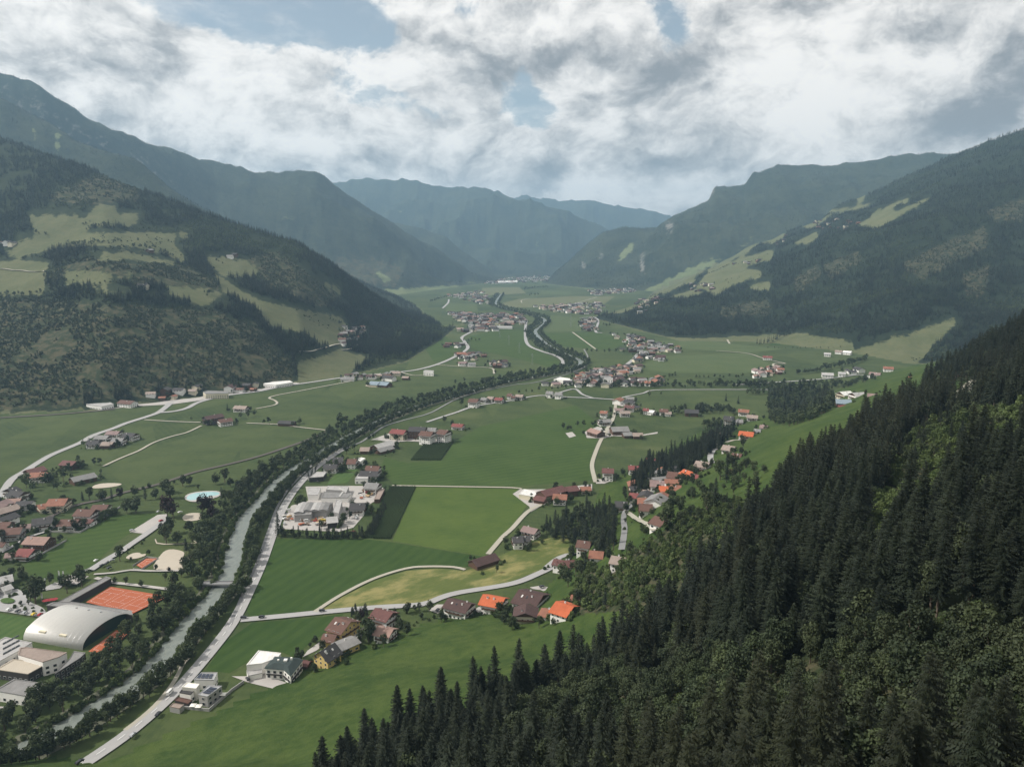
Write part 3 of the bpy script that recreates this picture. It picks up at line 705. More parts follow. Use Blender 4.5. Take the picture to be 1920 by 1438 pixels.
for (h, lab, sp, big) in (('left', 'spruce wood covering the left hillside', lambda r: np.maximum(5.2, r * .0028), 1.0), ('right_i', 'dense spruce forest covering the right hillside', lambda r: np.maximum(6.4, r * .0031), 1.0),
                ('ridge_b', 'far spruce wood on the ridge behind the left hillside', lambda r: r * .0036, 1.15), ('knob', 'far woods on the rocky knoll', lambda r: r * .0034, 1.3),
                ('ridge_c', 'faint woods on the long blue left ridge', lambda r: r * .0036, 1.35), ('right_h', 'faint woods on the stepped mountain', lambda r: r * .0035, 1.35)):
    x, y, z, md, scr, rk = sample_cells(h, sp, (0, 7500))
    n = fbm(x, y, 45, 3, 71); e = edge_n(x, y)
    wood = (md + e * .6 < .16) & (scr + e < .45) & (rk < .5) & (n > -.38)
    bush = ((scr + e >= .45) & (md < .3) & (n > -.2)) | ((md > .5) & (fbm(x, y, 130, 2, 55) > .34) & (rng.random(len(x)) < .10))
    d = np.hypot(x, y); kfar = d > 1900
    grv = fbm(x, y, 170, 3, 44) + rng.normal(0, .12, len(x)) > (.20 if h == 'left' else .30)
    ht = (0.42 + .38 * rng.random(len(x))) * (.8 if h in ('ridge_b', 'ridge_c', 'right_h', 'knob') else 1)
    scatter('forest', lab, 'spruce_tree', 2, np.stack([x, y, z], -1)[wood & ~grv & ~kfar], ht[wood & ~grv & ~kfar])
    scatter('forest', lab + ', upper and farther trees', 'spruce_tree', 3, np.stack([x, y, z], -1)[wood & ~grv & kfar], ht[wood & ~grv & kfar])
    scatter('woodland', 'broadleaf trees mixed into the ' + lab.split(' cover')[0].split(' on ')[0] + ' of the ' + h.replace('_', ' '), 'leafy_tree', 3, np.stack([x, y, z], -1)[wood & grv], ht[wood & grv])
    tr = ((scr + e >= .45) & (md < .3) & (rng.random(len(x)) < .28) & (n > -.2))
    scatter('woodland', 'small dark trees on the scrubby slope of the ' + h.replace('_', ' '), 'dark_leafy_tree', 3, np.stack([x, y, z], -1)[tr], .8 * ht[tr])
    scatter('scrub', 'low green scrub on the cleared slopes', 'brush', 3, np.stack([x, y, z], -1)[bush], 1.1 * ht[bush])
# ---- near slope
x, y, z, md, scr, rk = sample_cells('near', 3.3)
k = thin_close(x, y, 4.4); x, y, z, md, scr, rk = (q[k] for q in (x, y, z, md, scr, rk))
px, py = project(x, y, z)
n = fbm(x, y, 30, 3, 71) * .5
d = np.sqrt(x * x + y * y + (z - CAMZ) ** 2)
kill = (d < 62)
sc_ = (scr + n > .5); me_ = (md + n * .25 > .42)
rd = rng.random(len(x))
inw = inpoly(px, py, WOODS)
holes = inpoly(px, py, [(1788,772),(1783,738),(1805,714),(1838,713),(1870,724),(1862,752),(1830,768)])
me_ |= holes
wood = inw & ~me_ & ~sc_ & ~kill & (rk < .3)
for i in np.nonzero(wood)[0]:
    if rd[i] < .10 and py[i] < 1250: plant('dark_leafy_tree', x[i], y[i], z[i], rng.uniform(.8, 1.1), None, None, 'L')
    elif (py[i] > 1240 and rd[i] < .30): plant('dark_leafy_tree' if rd[i] < .26 else 'leafy_tree', x[i], y[i], z[i], rng.uniform(.7, 1.15), None, None, 'L')
    else:
        old = (px[i] > 1150) & (fbm(np.array([x[i]]), np.array([y[i]]), 60, 2, 5)[0] > .1)
        plant('old_spruce' if old and d[i] < 800 else 'spruce_tree', x[i], y[i], z[i], rng.uniform(.50, 1.12) * (1.0 if d[i] < 600 else .86), None, None, 'S')
for i in np.nonzero(sc_ & ~me_ & ~kill & (rk < .3) & ((px > 1060) | (py > 1200)))[0]:
    q = rd[i]
    if py[i] > 1200 and q < .6: plant('dark_leafy_tree', x[i], y[i], z[i], rng.uniform(.5, 1.0), None, None, 'L')
    elif q < .72 or (py[i] < 1200 and q < .8): plant('bush', x[i], y[i], z[i], rng.uniform(.5, 1.15), None, None, 'B')
    elif q < .94: plant('leafy_tree', x[i], y[i], z[i], rng.uniform(.35, .62) * (1.5 if py[i] > 1200 else 1), None, None, 'L')
    elif q < .97: plant('spruce_tree', x[i], y[i], z[i], rng.uniform(.35, .6), None, None, 'S')
# ------------------------------------------------------------------ crop coordinates used while tracing the photo -> photo pixels
def crop(ox, oy, s):
    return lambda *pts: [(ox + x / s, oy + y / s) for x, y in pts]
cA, cB, cC, cD, cE = crop(0, 700, 3.994), crop(0, 1060, 3.804), crop(480, 700, 3.994), crop(480, 1060, 3.804), crop(960, 700, 3.994)
cF, cG, cV = crop(960, 1000, 3.283), crop(1440, 560, 3.269), crop(640, 440, 3.0)
k1, k2, k3, k4 = crop(0, 880, 7.988), crop(0, 1060, 7.988), crop(0, 1200, 7.988), crop(520, 820, 7.567)
k5, k6, k7, k8 = crop(440, 1120, 7.385), crop(920, 1040, 9.585), crop(300, 1220, 10.667), crop(220, 980, 10.27)
def ground(px, py):
    x, y, z = hit(px, py)
    return (x, y, z)
# ------------------------------------------------------------------ surface materials
M_ROAD = plain('pale_asphalt', (0.31, 0.305, 0.30), 0.9, 0.14, 0.25)
M_ROAD2 = plain('grey_asphalt', (0.20, 0.20, 0.20), 0.9, 0.12, 0.3)
M_TRACK = plain('gravel_track', (0.34, 0.32, 0.265), 0.95, 0.2, 0.5)
M_YARD = plain('gravel_yard', (0.36, 0.34, 0.32), 0.95, 0.16, 0.12)
M_SAND = plain('sand', (0.41, 0.365, 0.30), 0.95, 0.14, 0.2)
M_CLAY = plain('red_clay', (0.33, 0.095, 0.045), 0.95, 0.16, 0.3)
M_BALLAST = plain('rail_ballast', (0.085, 0.075, 0.065), 0.95, 0.25, 0.8)
M_STEEL = plain('rail_steel', (0.16, 0.15, 0.15), 0.5, 0.1, 1, 0.6)
M_BANK = plain('river_bank', (0.10, 0.105, 0.07), 0.95, 0.4, 0.15)
M_MARK = plain('road_paint', (0.72, 0.72, 0.70), 0.7, 0.1)
M_HEDGE = M_LEAFD
def water(t, b):
    g = t.new('ShaderNodeNewGeometry').outputs['Position']
    n = t.noise(t.v('MULTIPLY', g, (1, .4, 1)), 0.35, 5, 0.7)
    c = t.mix(t.ramp(n, .3, .7), (0.120, 0.138, 0.122), (0.175, 0.195, 0.172))
    w = t.ramp(t.noise(t.v('MULTIPLY', g, (1, .5, 1)), 1.3, 5, .75), .60, .70)
    c = t.mix(t.m('MULTIPLY', w, .5), c, (.5, .53, .5))
    t.l.new(c, b.inputs['Base Color']); b.inputs['Roughness'].default_value = 0.28
    bp = t.new('ShaderNodeBump', inp={'Strength': .5, 'Distance': .3, 'Height': n}); t.l.new(bp.outputs[0], b.inputs['Normal'])
M_WATER = mat('river_water', water)
M_POOL = plain('pool_water', (0.30, 0.46, 0.47), 0.12, 0.08, 0.2)
def field_mat(name, c1, c2, ang=0.0, rows=0.0, patch=None):
    def fn(t, b):
        g = t.new('ShaderNodeNewGeometry').outputs['Position']
        rot = t.new('ShaderNodeVectorRotate', inp={'Vector': g, 'Angle': ang}); rot.rotation_type = 'Z_AXIS'
        r = rot.outputs[0]
        n = t.noise(t.v('MULTIPLY', r, (.6, .08, 1)), 1.0, 5, .65); n2 = t.noise(g, .02, 5, .6); n3 = t.noise(g, .9, 4, .7)
        k = t.m('ADD', t.m('MULTIPLY', n, .38), t.m('ADD', t.m('MULTIPLY', n2, .40), t.m('MULTIPLY', n3, .28)))
        if rows:
            wv = t.new('ShaderNodeTexWave', inp={'Vector': r, 'Scale': rows, 'Distortion': 2.2, 'Detail': 3.0})
            k = t.m('ADD', k, t.m('MULTIPLY', t.m('SUBTRACT', wv.outputs[1], .5), .10))
        c = t.mix(t.ramp(k, .36, .64, smooth=False), c1, c2)
        if patch:
            pn = t.ramp(t.noise(t.v('MULTIPLY', r, (.05, .022, 1)), 1.0, 7, .68), .44, .66)
            c = t.mix(t.m('MULTIPLY', pn, .75), c, patch)
        t.l.new(c, b.inputs['Base Color']); b.inputs['Roughness'].default_value = .92; b.inputs['Specular IOR Level'].default_value = .12
    return mat(name, fn)
F_DARK = field_mat('dark_grass', (.020, .045, .010), (.040, .070, .017), .4, .03)
F_MID = field_mat('mid_grass', (.027, .053, .012), (.052, .082, .021), 1.1, .03)
F_LIT = field_mat('sunlit_tone_grass', (.036, .066, .014), (.076, .108, .025), 1.25, .12)  # sunlit look of one meadow put into a lighter grass colour
F_YEL = field_mat('dry_meadow', (.060, .088, .024), (.100, .118, .036), .9, 0, (.27, .235, .10))
F_FAR = field_mat('far_grass', (.050, .078, .028), (.080, .102, .042), .3)
F_FAR2 = field_mat('far_dry_grass', (.090, .105, .048), (.125, .128, .064), .3)
F_LAWN = field_mat('lawn', (.040, .078, .022), (.070, .110, .034), .2, .05)
def densify(pts, z=None, step=5.0):
    """smooth curve through ground points of photo pixels"""
    Q = [np.array(P(*p, 0.0)) if z is None else np.array(ground(*p)[:2]) for p in pts]
    if len(Q) == 2: out = [Q[0] + (Q[1] - Q[0]) * t for t in np.linspace(0, 1, max(2, int(np.linalg.norm(Q[1] - Q[0]) / step) + 1))]; return np.array(out)
    E = [2 * Q[0] - Q[1]] + Q + [2 * Q[-1] - Q[-2]]
    out = []
    for i in range(1, len(E) - 2):
        a, b, c, d = E[i - 1:i + 3]; n = max(2, int(np.linalg.norm(c - b) / step))
        for t in np.arange(n) / n:
            out.append(.5 * (2 * b + (c - a) * t + (2 * a - 5 * b + 4 * c - d) * t * t + (3 * b - a - 3 * c + d) * t ** 3))
    out.append(Q[-1])
    return np.array(out)
def strip(C, w, z, offs=0.0, w1=None):
    Tn = np.gradient(C, axis=0); Tn /= np.linalg.norm(Tn, axis=1)[:, None] + 1e-9
    N = np.stack([-Tn[:, 1], Tn[:, 0]], -1)
    ww = np.linspace(w, w1 if w1 else w, len(C))[:, None]
    Lp, Rp = C + N * (offs + ww / 2), C + N * (offs - ww / 2)
    V = []
    for a, b in zip(Lp, Rp):
        if z is None:
            za, zb = float(height(*a)), float(height(*b)); V += [(a[0], a[1], max(za, zb - .5) + .35), (b[0], b[1], max(zb, za - .5) + .35)]
        else: V += [(a[0], a[1], z), (b[0], b[1], z)]
    n = len(C)
    return V, np.array([(2 * i + 1, 2 * i + 3, 2 * i + 2, 2 * i) for i in range(n - 1)])
ZC = [0.04]
def lay():
    ZC[0] += 0.012; return ZC[0]
def road(name, label, pts, w, m, slope=False, w1=None):
    C = densify(pts, None if not slope else 1)
    v, f = strip(C, w, None if slope else lay(), 0, w1)
    return tag(link(name, mesh_of(name, v, f, m)), label, None, None, 'structure'), C
def sheet(name, label, pts, m, slope=False, z=None):
    if slope:
        Q = [ground(*p) for p in pts]
        v = [(a, b, c + .3) for a, b, c in Q]
    else:
        z = lay() if z is None else z
        if name in ('pool', 'sand_pitch', 'roundabout_bed', 'play_area') or 'pool' in label:
            for _ in range(2): pts = [q for i in range(len(pts)) for q in ((.75 * pts[i - 1][0] + .25 * pts[i][0], .75 * pts[i - 1][1] + .25 * pts[i][1]), (.25 * pts[i - 1][0] + .75 * pts[i][0], .25 * pts[i - 1][1] + .75 * pts[i][1]))]
        v = [P(*p, 0) + (z,) for p in pts]
    me = mesh_of(name, v, [tuple(range(len(v)))], m)
    if me.polygons[0].normal.z < 0: me.flip_normals()
    return tag(link(name, me), label, None, None, 'structure')
# fields first (lowest), then banks, yards, tracks, roads
sheet('field', 'deep green meadow between the river road and the curved farm track', [(500,1010),(600,1011),(690,1011),(740,1017),(915,1045),(880,1062),(800,1062),(760,1066),(700,1083),(640,1113),(592,1143),(468,1157),(462,1140),(490,1060)], F_DARK)
sheet('field', 'deep green meadow between the side road and the white modern house', [(472,1168),(600,1157),(645,1150),(628,1170),(570,1215),(560,1235),(527,1222),(485,1219),(460,1243),(430,1262),(386,1256),(420,1205)], F_DARK)
sheet('field', 'light green meadow painted as sunlit right of the big maize field', [(779,913),(900,915),(970,917),(988,925),(990,945),(962,985),(925,1030),(912,1043),(828,1030),(736,1014)], F_LIT)
sheet('field', 'broad green meadow behind the one painted as sunlit', [(712,880),(722,858),(764,868),(830,864),(850,830),(900,800),(1080,760),(1130,800),(1110,850),(1112,900),(970,912),(740,909)], F_MID)
sheet('field', 'dry yellowish strip meadow inside the curved farm track', [(600,1144),(645,1117),(703,1088),(762,1070),(822,1066),(869,1070),(885,1066),(930,1045),(985,1020),(1062,1000),(1075,1015),(1066,1036),(1030,1062),(1015,1068),(960,1090),(900,1103),(840,1111),(795,1129),(700,1136)], F_YEL)
sheet('field', 'green football meadow beside the arched hall', [(-40,1147),(0,1150),(78,1162),(60,1178),(40,1200),(0,1225),(-60,1230)], F_LAWN)
sheet('field', 'green paddock between the left village and the car park', [(45,1062),(62,1040),(100,1020),(150,1000),(215,966),(300,962),(255,990),(240,1002),(222,1014),(160,1075),(110,1088),(60,1082)], F_MID)
sheet('field', 'small lawn with houses around near the river road', k4((890,480),(1120,490),(1200,400),(960,400)), F_LAWN)
sheet('field', 'square lawn beside the workshops', k4((700,670),(990,650),(1110,510),(840,500)), F_LAWN)
for lab, poly, m in (('pale far meadow in the bend of the river', cV((720,570),(880,537),(1030,535),(1045,620),(1140,668),(1240,722),(1200,752),(1000,700),(730,640)), F_MID),
    ('pale far meadow right of the river bridge', cV((1130,548),(1180,450),(1340,470),(1350,545)), F_FAR), ('far meadow split by a straight track', cV((1130,552),(1440,550),(1640,600),(1500,650),(1250,630),(1160,590)), F_MID),
    ('long light far meadow before the distant village', cV((880,392),(1000,362),(1300,347),(1540,347),(1480,390),(1250,410),(950,410)), F_FAR2), ('distant light meadow left of the small wood', cV((790,300),(1000,295),(1040,330),(800,345)), F_FAR2),
    ('distant light meadow right of the small wood', cV((1120,312),(1300,320),(1280,342),(1120,335)), F_FAR), ('far meadow below the left village', cV((580,385),(760,390),(770,430),(590,440)), F_FAR),
    ('far meadow at the left valley side', cV((440,560),(560,550),(670,640),(600,700),(520,715),(470,640)), F_MID), ('light meadow under the right forest edge', [(1200,640),(1330,640),(1470,655),(1400,662),(1290,655)], F_FAR),
    ('light triangular meadow beside the farm track', [(1340,612),(1470,610),(1455,632),(1380,640),(1355,625)], F_FAR2), ('green meadow at the foot of the right forest', [(1440,648),(1470,632),(1580,623),(1574,648)], F_DARK),
    ('far striped meadow beside the red roofed farm', [(1240,668),(1400,662),(1460,690),(1400,700),(1250,700),(1190,690)], F_FAR)):
    sheet('field', lab, poly, m)
# river
RIV = cV((900,335),(870,392),(960,425),(1050,445),(1130,470),(1146,495),(1120,520),(1092,545),(1112,580),(1175,632),(1250,668),(1330,702),(1348,728),(1300,757),(1200,780),(1000,815),(800,862),(600,920),(450,960)) + cC((1000,330),(800,420),(600,530),(420,645),(300,712),(170,815),(0,1010)) + [(463,972),(450,1003),(440,1035),(430,1076),(409,1113),(381,1144),(352,1175),(320,1217),(300,1240),(256,1280),(172,1336),(104,1376),(57,1400),(17,1424),(-60,1460),(-200,1530)]
RC = densify(RIV, None, 8.0)
v, f = strip(RC, 30, lay(), 0); tag(link('river_bank', mesh_of('river_bank', v, f, M_BANK)), 'overgrown gravel banks of the river', None, None, 'structure')
v, f = strip(RC, 15, lay(), 0); tag(link('river', mesh_of('river', v, f, M_WATER)), 'pale milky green mountain river', None, None, 'structure')
# yards and paved grounds
for nm, lab, poly, m in (
    ('yard', 'pale gravel yard around the workshops', k4((400,700),(1030,690),(1230,690),(1520,720),(1500,800),(1400,900),(1290,960),(1210,1130),(1080,1280),(880,1340),(380,1320),(70,1300),(100,1150),(200,970),(440,900)), M_YARD),
    ('parking_area', 'pale gravel car park by the paddock', cA((970,1190),(1180,1060),(1250,1055),(1250,1110),(1110,1205)), M_YARD),
    ('yard', 'pinkish gravel yard before the white modern house', k5((-40,1095),(170,1095),(440,1050),(560,1130),(770,1200),(760,1270),(550,1270),(200,1185)), M_YARD),
    ('yard', 'pale yard behind the row of small trees', k5((940,830),(1010,740),(1230,580),(1310,610),(1130,740)), M_YARD), ('yard', 'pale drive beside the grey roofed barn', k5((1600,510),(1790,420),(1800,470),(1740,560),(1690,640),(1640,600)), M_YARD),
    ('yard', 'paved court before the dark roofed house', cD((1230,320),(1290,280),(1350,280),(1350,365)), M_YARD), ('yard', 'paved strip beside the orange roofed house', cD((1555,320),(1600,290),(1620,345),(1560,330)), M_YARD),
    ('yard', 'paved court between the brown farmhouse and the orange barn', k6((700,590),(900,560),(1080,600),(1220,500),(1215,740),(1080,950),(830,1060),(1100,830),(1100,720),(900,640),(760,620)), M_YARD),
    ('yard', 'pale concrete yard around the white roofed barn', cE((5,905),(60,870),(290,870),(600,830),(600,880),(440,900),(280,960),(140,1040),(130,1000)), M_YARD), ('yard', 'gravel yard of the farm in the middle fields', cE((545,440),(640,400),(720,420),(980,460),(1090,440),(1090,452),(900,480),(760,470),(680,490),(560,485)), M_YARD),
    ('yard', 'gravel patch by the small copse', cE((400,450),(450,440),(480,470),(430,485)), M_YARD), ('yard', 'pale yard before the white three storey house', cE((620,790),(765,800),(690,828),(630,828)), M_YARD),
    ('yard', 'roadside yard at the junction', cE((770,200),(840,200),(830,250),(790,240)), M_YARD), ('yard', 'paved yard of the hotel', cC((860,500),(1000,450),(1150,480),(1430,500),(1400,520),(1130,510),(1030,520),(900,500)), M_YARD),
    ('sand_pitch', 'sandy riding ground below the field', k1((1340,285),(1480,210),(1850,210),(1780,255),(1500,290)), M_SAND), ('sand_pitch', 'large pale sports ground by the river wood', k8((770,700),(950,500),(1290,550),(1290,640),(1240,680),(1440,640),(1400,740),(1290,930),(640,940)), M_SAND),
    ('sand_pitch', 'sandy volleyball field with nets', cA((1360,1080),(1400,1050),(1500,1045),(1520,1070),(1490,1105),(1380,1110)), M_SAND), ('play_area', 'sandy play area on the lawn', k8((130,700),(260,600),(430,575),(460,620),(560,600),(540,650),(330,710)), M_SAND),
    ('path', 'sandy path bends in the park', k8((720,330),(750,410),(900,430),(1170,420),(1560,400),(1470,345),(1450,345),(1520,395),(1180,410),(900,410),(770,390),(740,320)), M_SAND),
    ('pavement', 'paved forecourt beside the indoor pool hall', k2((-100,330),(200,330),(390,420),(400,540),(660,640),(700,740),(640,790),(0,690),(-100,690)), M_ROAD), ('pavement', 'paved terrace below the white tent roof', k2((640,350),(830,260),(940,310),(900,350),(640,390)), M_ROAD),
    ('pavement', 'pale paving in front of the school', k3((-50,1000),(130,1010),(160,1050),(0,1100),(-50,1100)), M_YARD), ('yard', 'busy gravel lots along the road at the foot of the left hill', cA((640,235),(1100,175),(1480,150),(1720,110),(1917,85),(1930,140),(1700,165),(1500,205),(1280,235),(1000,250),(800,270)), M_YARD),
    ('yard', 'paved lot of the roadside warehouse', cC((-10,110),(60,75),(290,70),(330,75),(200,100),(0,140)), M_YARD), ('yard', 'gravel apron of the blue roofed barn', cC((815,95),(860,75),(1010,95),(1000,108),(850,105)), M_SAND),
    ('pavement', 'pavement round the open air pool', cA((1375,940),(1400,905),(1500,885),(1650,880),(1660,925),(1480,965),(1420,965)), M_YARD)):
    sheet(nm, lab, poly, m)
tag(sheet('pool', 'turquoise kidney shaped open air pool', cA((1390,940),(1420,908),(1500,892),(1640,888),(1645,915),(1560,925),(1470,950),(1420,955)), M_POOL), None, None, None, 'structure')
# tracks and roads
R1, R1C = road('road', 'pale main road along the right bank of the river', [(95,1475),(150,1438),(245,1372),(330,1296),(400,1216),(440,1162),(467,1110),(492,1055),(512,1000),(530,955),(556,915),(590,880),(630,851),(652,838)], 8.0, M_ROAD)
road('path', 'narrow levee track beside the river trees', [(640,838)] + cC((780,520),(950,405),(1100,355),(1300,300),(1480,205),(1640,150),(1917,90)) + [(1010,716),(1090,692),(1102,672),(1095,655)], 3.2, M_ROAD2)
road('path', 'footpath between the river trees and the main road', k7((-700,1600),(-350,1330),(0,1000),(300,600),(480,250),(630,120)), 2.6, M_TRACK)
road('path', 'footpath beside the upper main road', [(432,1172),(459,1108),(484,1052),(503,998),(521,950),(546,912),(585,873)], 2.6, M_ROAD2)
road('road', 'side road crossing the fields to the orange roofed houses', [(452,1163),(475,1161),(540,1155),(610,1148),(700,1140),(790,1134),(825,1122),(860,1112),(960,1095),(1010,1076),(1037,1063)], 6.5, M_ROAD)
road('farm_track', 'beige farm track curving round the yellowish strip', [(590,1148),(640,1116),(700,1086),(760,1067),(800,1063),(850,1064),(872,1069)], 3.4, M_TRACK)
road('farm_track', 'beige track from the workshops to the long barns', [(735,911),(850,913),(960,915),(978,918)], 3.2, M_TRACK)
road('farm_track', 'beige track down from the long barns to the dark field barn', cE((280,965),(130,1030),(0,1165)) + [(945,1005),(925,1028),(915,1040)], 4.6, M_TRACK)
road('road', 'lane past the hotel to the field junction', [(800,792),(830,782),(855,774),(892,762),(960,751),(997,744),(1022,742),(1065,745),(1110,747),(1155,750)], 5.5, M_ROAD)
road('road', 'lane from the junction down to the three storey house', [(1155,750),(1153,770),(1149,787),(1140,802),(1135,815),(1127,825),(1117,848),(1110,872),(1114,895),(1117,905)], 5.0, M_TRACK)
road('road', 'long straight lane behind the middle fields', [(1155,750),(1175,744),(1205,738),(1228,732),(1310,731),(1440,731),(1520,731)], 4.5, M_ROAD)
road('road', 'lane joining the upper village and the hotel road', [(1112,747),(1092,740),(1077,730),(1047,737)], 5, M_ROAD)
road('road', 'main road through the left village', [(-30,950),(0,930),(22,900),(47,884),(75,866),(100,852),(150,831),(175,817),(212,804),(237,794),(275,782),(297,774),(312,763),(320,756)], 8, M_ROAD, w1=10)
road('road', 'main road along the foot of the left hill', [(300,774),(325,772),(350,766),(375,754),(425,742),(480,735),(530,725),(585,717),(655,707),(750,698),(790,692),(827,681),(857,667),(877,653),(870,640),(867,632),(887,621)], 9, M_ROAD)
road('road', 'hill foot lane running out to the left edge', [(0,772),(60,768),(120,760),(165,755)], 7, M_ROAD)
road('farm_track', 'thin winding track across the left meadows', cA((770,700),(900,640),(1040,582),(1150,522),(1280,477),(1400,445),(1508,395)), 3.5, M_TRACK)
road('farm_track', 'straight thin track to the dark farmhouse', cA((1080,350),(1300,363),(1505,370)), 3.5, M_TRACK)
road('farm_track', 'hairpin track in the left meadows', cC((0,268),(130,242),(158,225),(140,205),(100,187),(150,168),(350,130),(560,90),(720,60)), 4, M_TRACK)
road('farm_track', 'straight track past the small dark barn', cC((-70,375),(0,378),(160,385),(300,403),(520,428)), 3.5, M_TRACK)
road('railway_bed', 'dark railway embankment crossing the left meadows', [(-20,1012),(60,985),(137,950),(190,938),(230,925),(285,912),(327,899),(362,887),(425,872),(480,858),(530,842),(575,826),(620,806)], 5.5, M_BALLAST)
road('railway_bed', 'dark straight railway line at the foot of the left hill', [(-40,788),(0,784),(100,778),(170,772),(215,768)], 7, M_BALLAST)
road('road', 'distant valley road beside the river bends', cV((1040,480),(1035,560),(1050,620),(1120,655),(1200,680),(1245,710),(1240,740)), 9, M_ROAD)
road('farm_track', 'straight distant farm track', cV((1300,550),(1430,645)), 5, M_TRACK)
road('road', 'village street of the distant right village', cV((1340,470),(1420,465),(1445,490),(1430,545),(1465,555)), 8, M_ROAD)
road('road', 'distant road bending through the left meadows', cV((570,415),(600,385),(605,365)), 9, M_ROAD)
road('farm_track', 'thin track to the red roofed farm', [(1343,658),(1400,663),(1430,672),(1472,682)], 4, M_TRACK)
road('farm_track', 'bent track beside the pink roofed houses', cG((110,400),(40,400),(35,415),(70,435)), 5, M_TRACK)
road('road', 'lane along the right village edge', cG((-200,530),(30,515),(200,505),(400,488),(560,468),(640,490)), 6, M_ROAD)
road('farm_track', 'bright track from the chapel farm', [(1346,625),(1360,633),(1368,645)], 5, M_TRACK)
road('road', 'distant road to the yellow wood edge', cV((1590,745),(1640,705),(1665,675)), 9, M_ROAD)
road('farm_track', 'pale distant track before the light meadow', cV((1290,395),(1440,352)), 5, M_TRACK)
road('farm_track', 'distant curved field path', cV((1015,385),(1015,370),(1060,360)), 5, M_TRACK)
road('path', 'pale farm lane in the central meadow', cV((540,735),(700,745),(840,752),(860,785)), 4, M_TRACK)
road('path', 'pale lane to the white block in the meadow', cV((330,775),(400,793),(460,793)), 4, M_TRACK)
road('road', 'village lane of the left houses', k1((-60,1290),(150,1190),(420,1030),(720,930),(860,820),(900,790)), 3.5, M_ROAD)
road('road', 'car lined lane beside the paddock', k8((950,-60),(560,230),(250,440),(90,560),(-150,690),(-520,930)), 6.5, M_ROAD)
road('path', 'promenade behind the clay courts', k8((-420,1080),(-100,1160),(0,1180),(450,1230),(1000,1300)), 3.6, M_YARD)
road('path', 'pale sports ground access', k8((-450,1010),(-60,980),(250,930),(640,945),(1290,940)), 2.6, M_YARD)
road('road', 'winding village road on the near slope', cE((1560,530),(1500,590),(1485,640),(1495,680)), 6, M_ROAD, True)
road('road', 'village road climbing between the slope houses', cE((905,985),(850,1040),(835,1100),(842,1170),(835,1250),(820,1340)), 4.6, M_ROAD2, True)
road('road', 'branch lane to the brown roofed house', cE((870,1050),(900,1080),(960,1118),(1030,1160),(1065,1200)), 5, M_TRACK, True)
road('road', 'gravel forest road crossing the upper clearing', cG((1080,640),(1150,600),(1210,540),(1255,505),(1280,560),(1330,570),(1440,590)), 3.6, M_TRACK, True)
road('road', 'gravel lane to the orange roofed slope house', cE((1600,520),(1680,500),(1760,500)), 5, M_TRACK, True)
road('road', 'lane beside the houses above the farm', cF((205,215),(290,150),(380,130),(450,130)), 5, M_ROAD, True)
for pts in (cV((0,650),(60,640),(110,610),(135,600)), [(0,505),(40,508),(85,510)], [(560,660),(600,655),(650,640)]): road('farm_track', 'pale lane on the left hillside', pts, 5, M_TRACK, True)
# lane markings: dashes on the main road
def dashes(C, w, label):
    seg = np.linalg.norm(np.diff(C, axis=0), axis=1); s = np.concatenate([[0], np.cumsum(seg)])
    z = ZC[0] + .012; V, Fc = [], []
    for d0 in np.arange(0, min(s[-1], 700), 12.0):
        a = np.array([np.interp(d0, s, C[:, 0]), np.interp(d0, s, C[:, 1])]); b = np.array([np.interp(d0 + 5, s, C[:, 0]), np.interp(d0 + 5, s, C[:, 1])])
        t = (b - a) / np.linalg.norm(b - a); n = np.array([-t[1], t[0]]) * .12; o = len(V)
        V += [(*(a + n), z), (*(a - n), z), (*(b - n), z), (*(b + n), z)]; Fc.append((o, o + 1, o + 2, o + 3))
    tag(link('lane_marking', mesh_of('lane_marking', V, Fc, M_MARK)), label, None, None, 'structure')
dashes(R1C, 9.5, 'white centre dashes on the main road')
# ------------------------------------------------------------------ buildings
def box(x0, x1, y0, y1, z0, z1):
    return [(x0,y0,z0),(x1,y0,z0),(x1,y1,z0),(x0,y1,z0),(x0,y0,z1),(x1,y0,z1),(x1,y1,z1),(x0,y1,z1)], [(0,3,2,1),(4,5,6,7),(0,1,5,4),(1,2,6,5),(2,3,7,6),(3,0,4,7)]
def boxes(lst):
    V, Fc = [], []
    for b in lst:
        v, f = box(*b); o = len(V); V += v; Fc += [tuple(i + o for i in q) for q in f]
    return V, Fc
ROOFC = {'brown': (.115, .062, .048), 'dark': (.050, .047, .048), 'maroon': (.120, .054, .048), 'orange': (.44, .110, .045), 'terracotta': (.235, .105, .070), 'grey': (.20, .195, .19), 'lightgrey': (.36, .35, .34),
    'green': (.035, .050, .048), 'salmon': (.27, .175, .145), 'white': (.66, .65, .62), 'darkbrown': (.070, .040, .036), 'mauve': (.22, .155, .145), 'blue': (.20, .25, .29), 'red': (.185, .058, .052), 'taupe': (.27, .215, .185)}
WALLC = {'white': (.80, .78, .74), 'cream': (.60, .55, .42), 'yellow': (.62, .46, .18), 'wood': (.095, .055, .035), 'dark': (.045, .040, .038), 'grey': (.34, .33, .32), 'pink': (.58, .42, .38)}
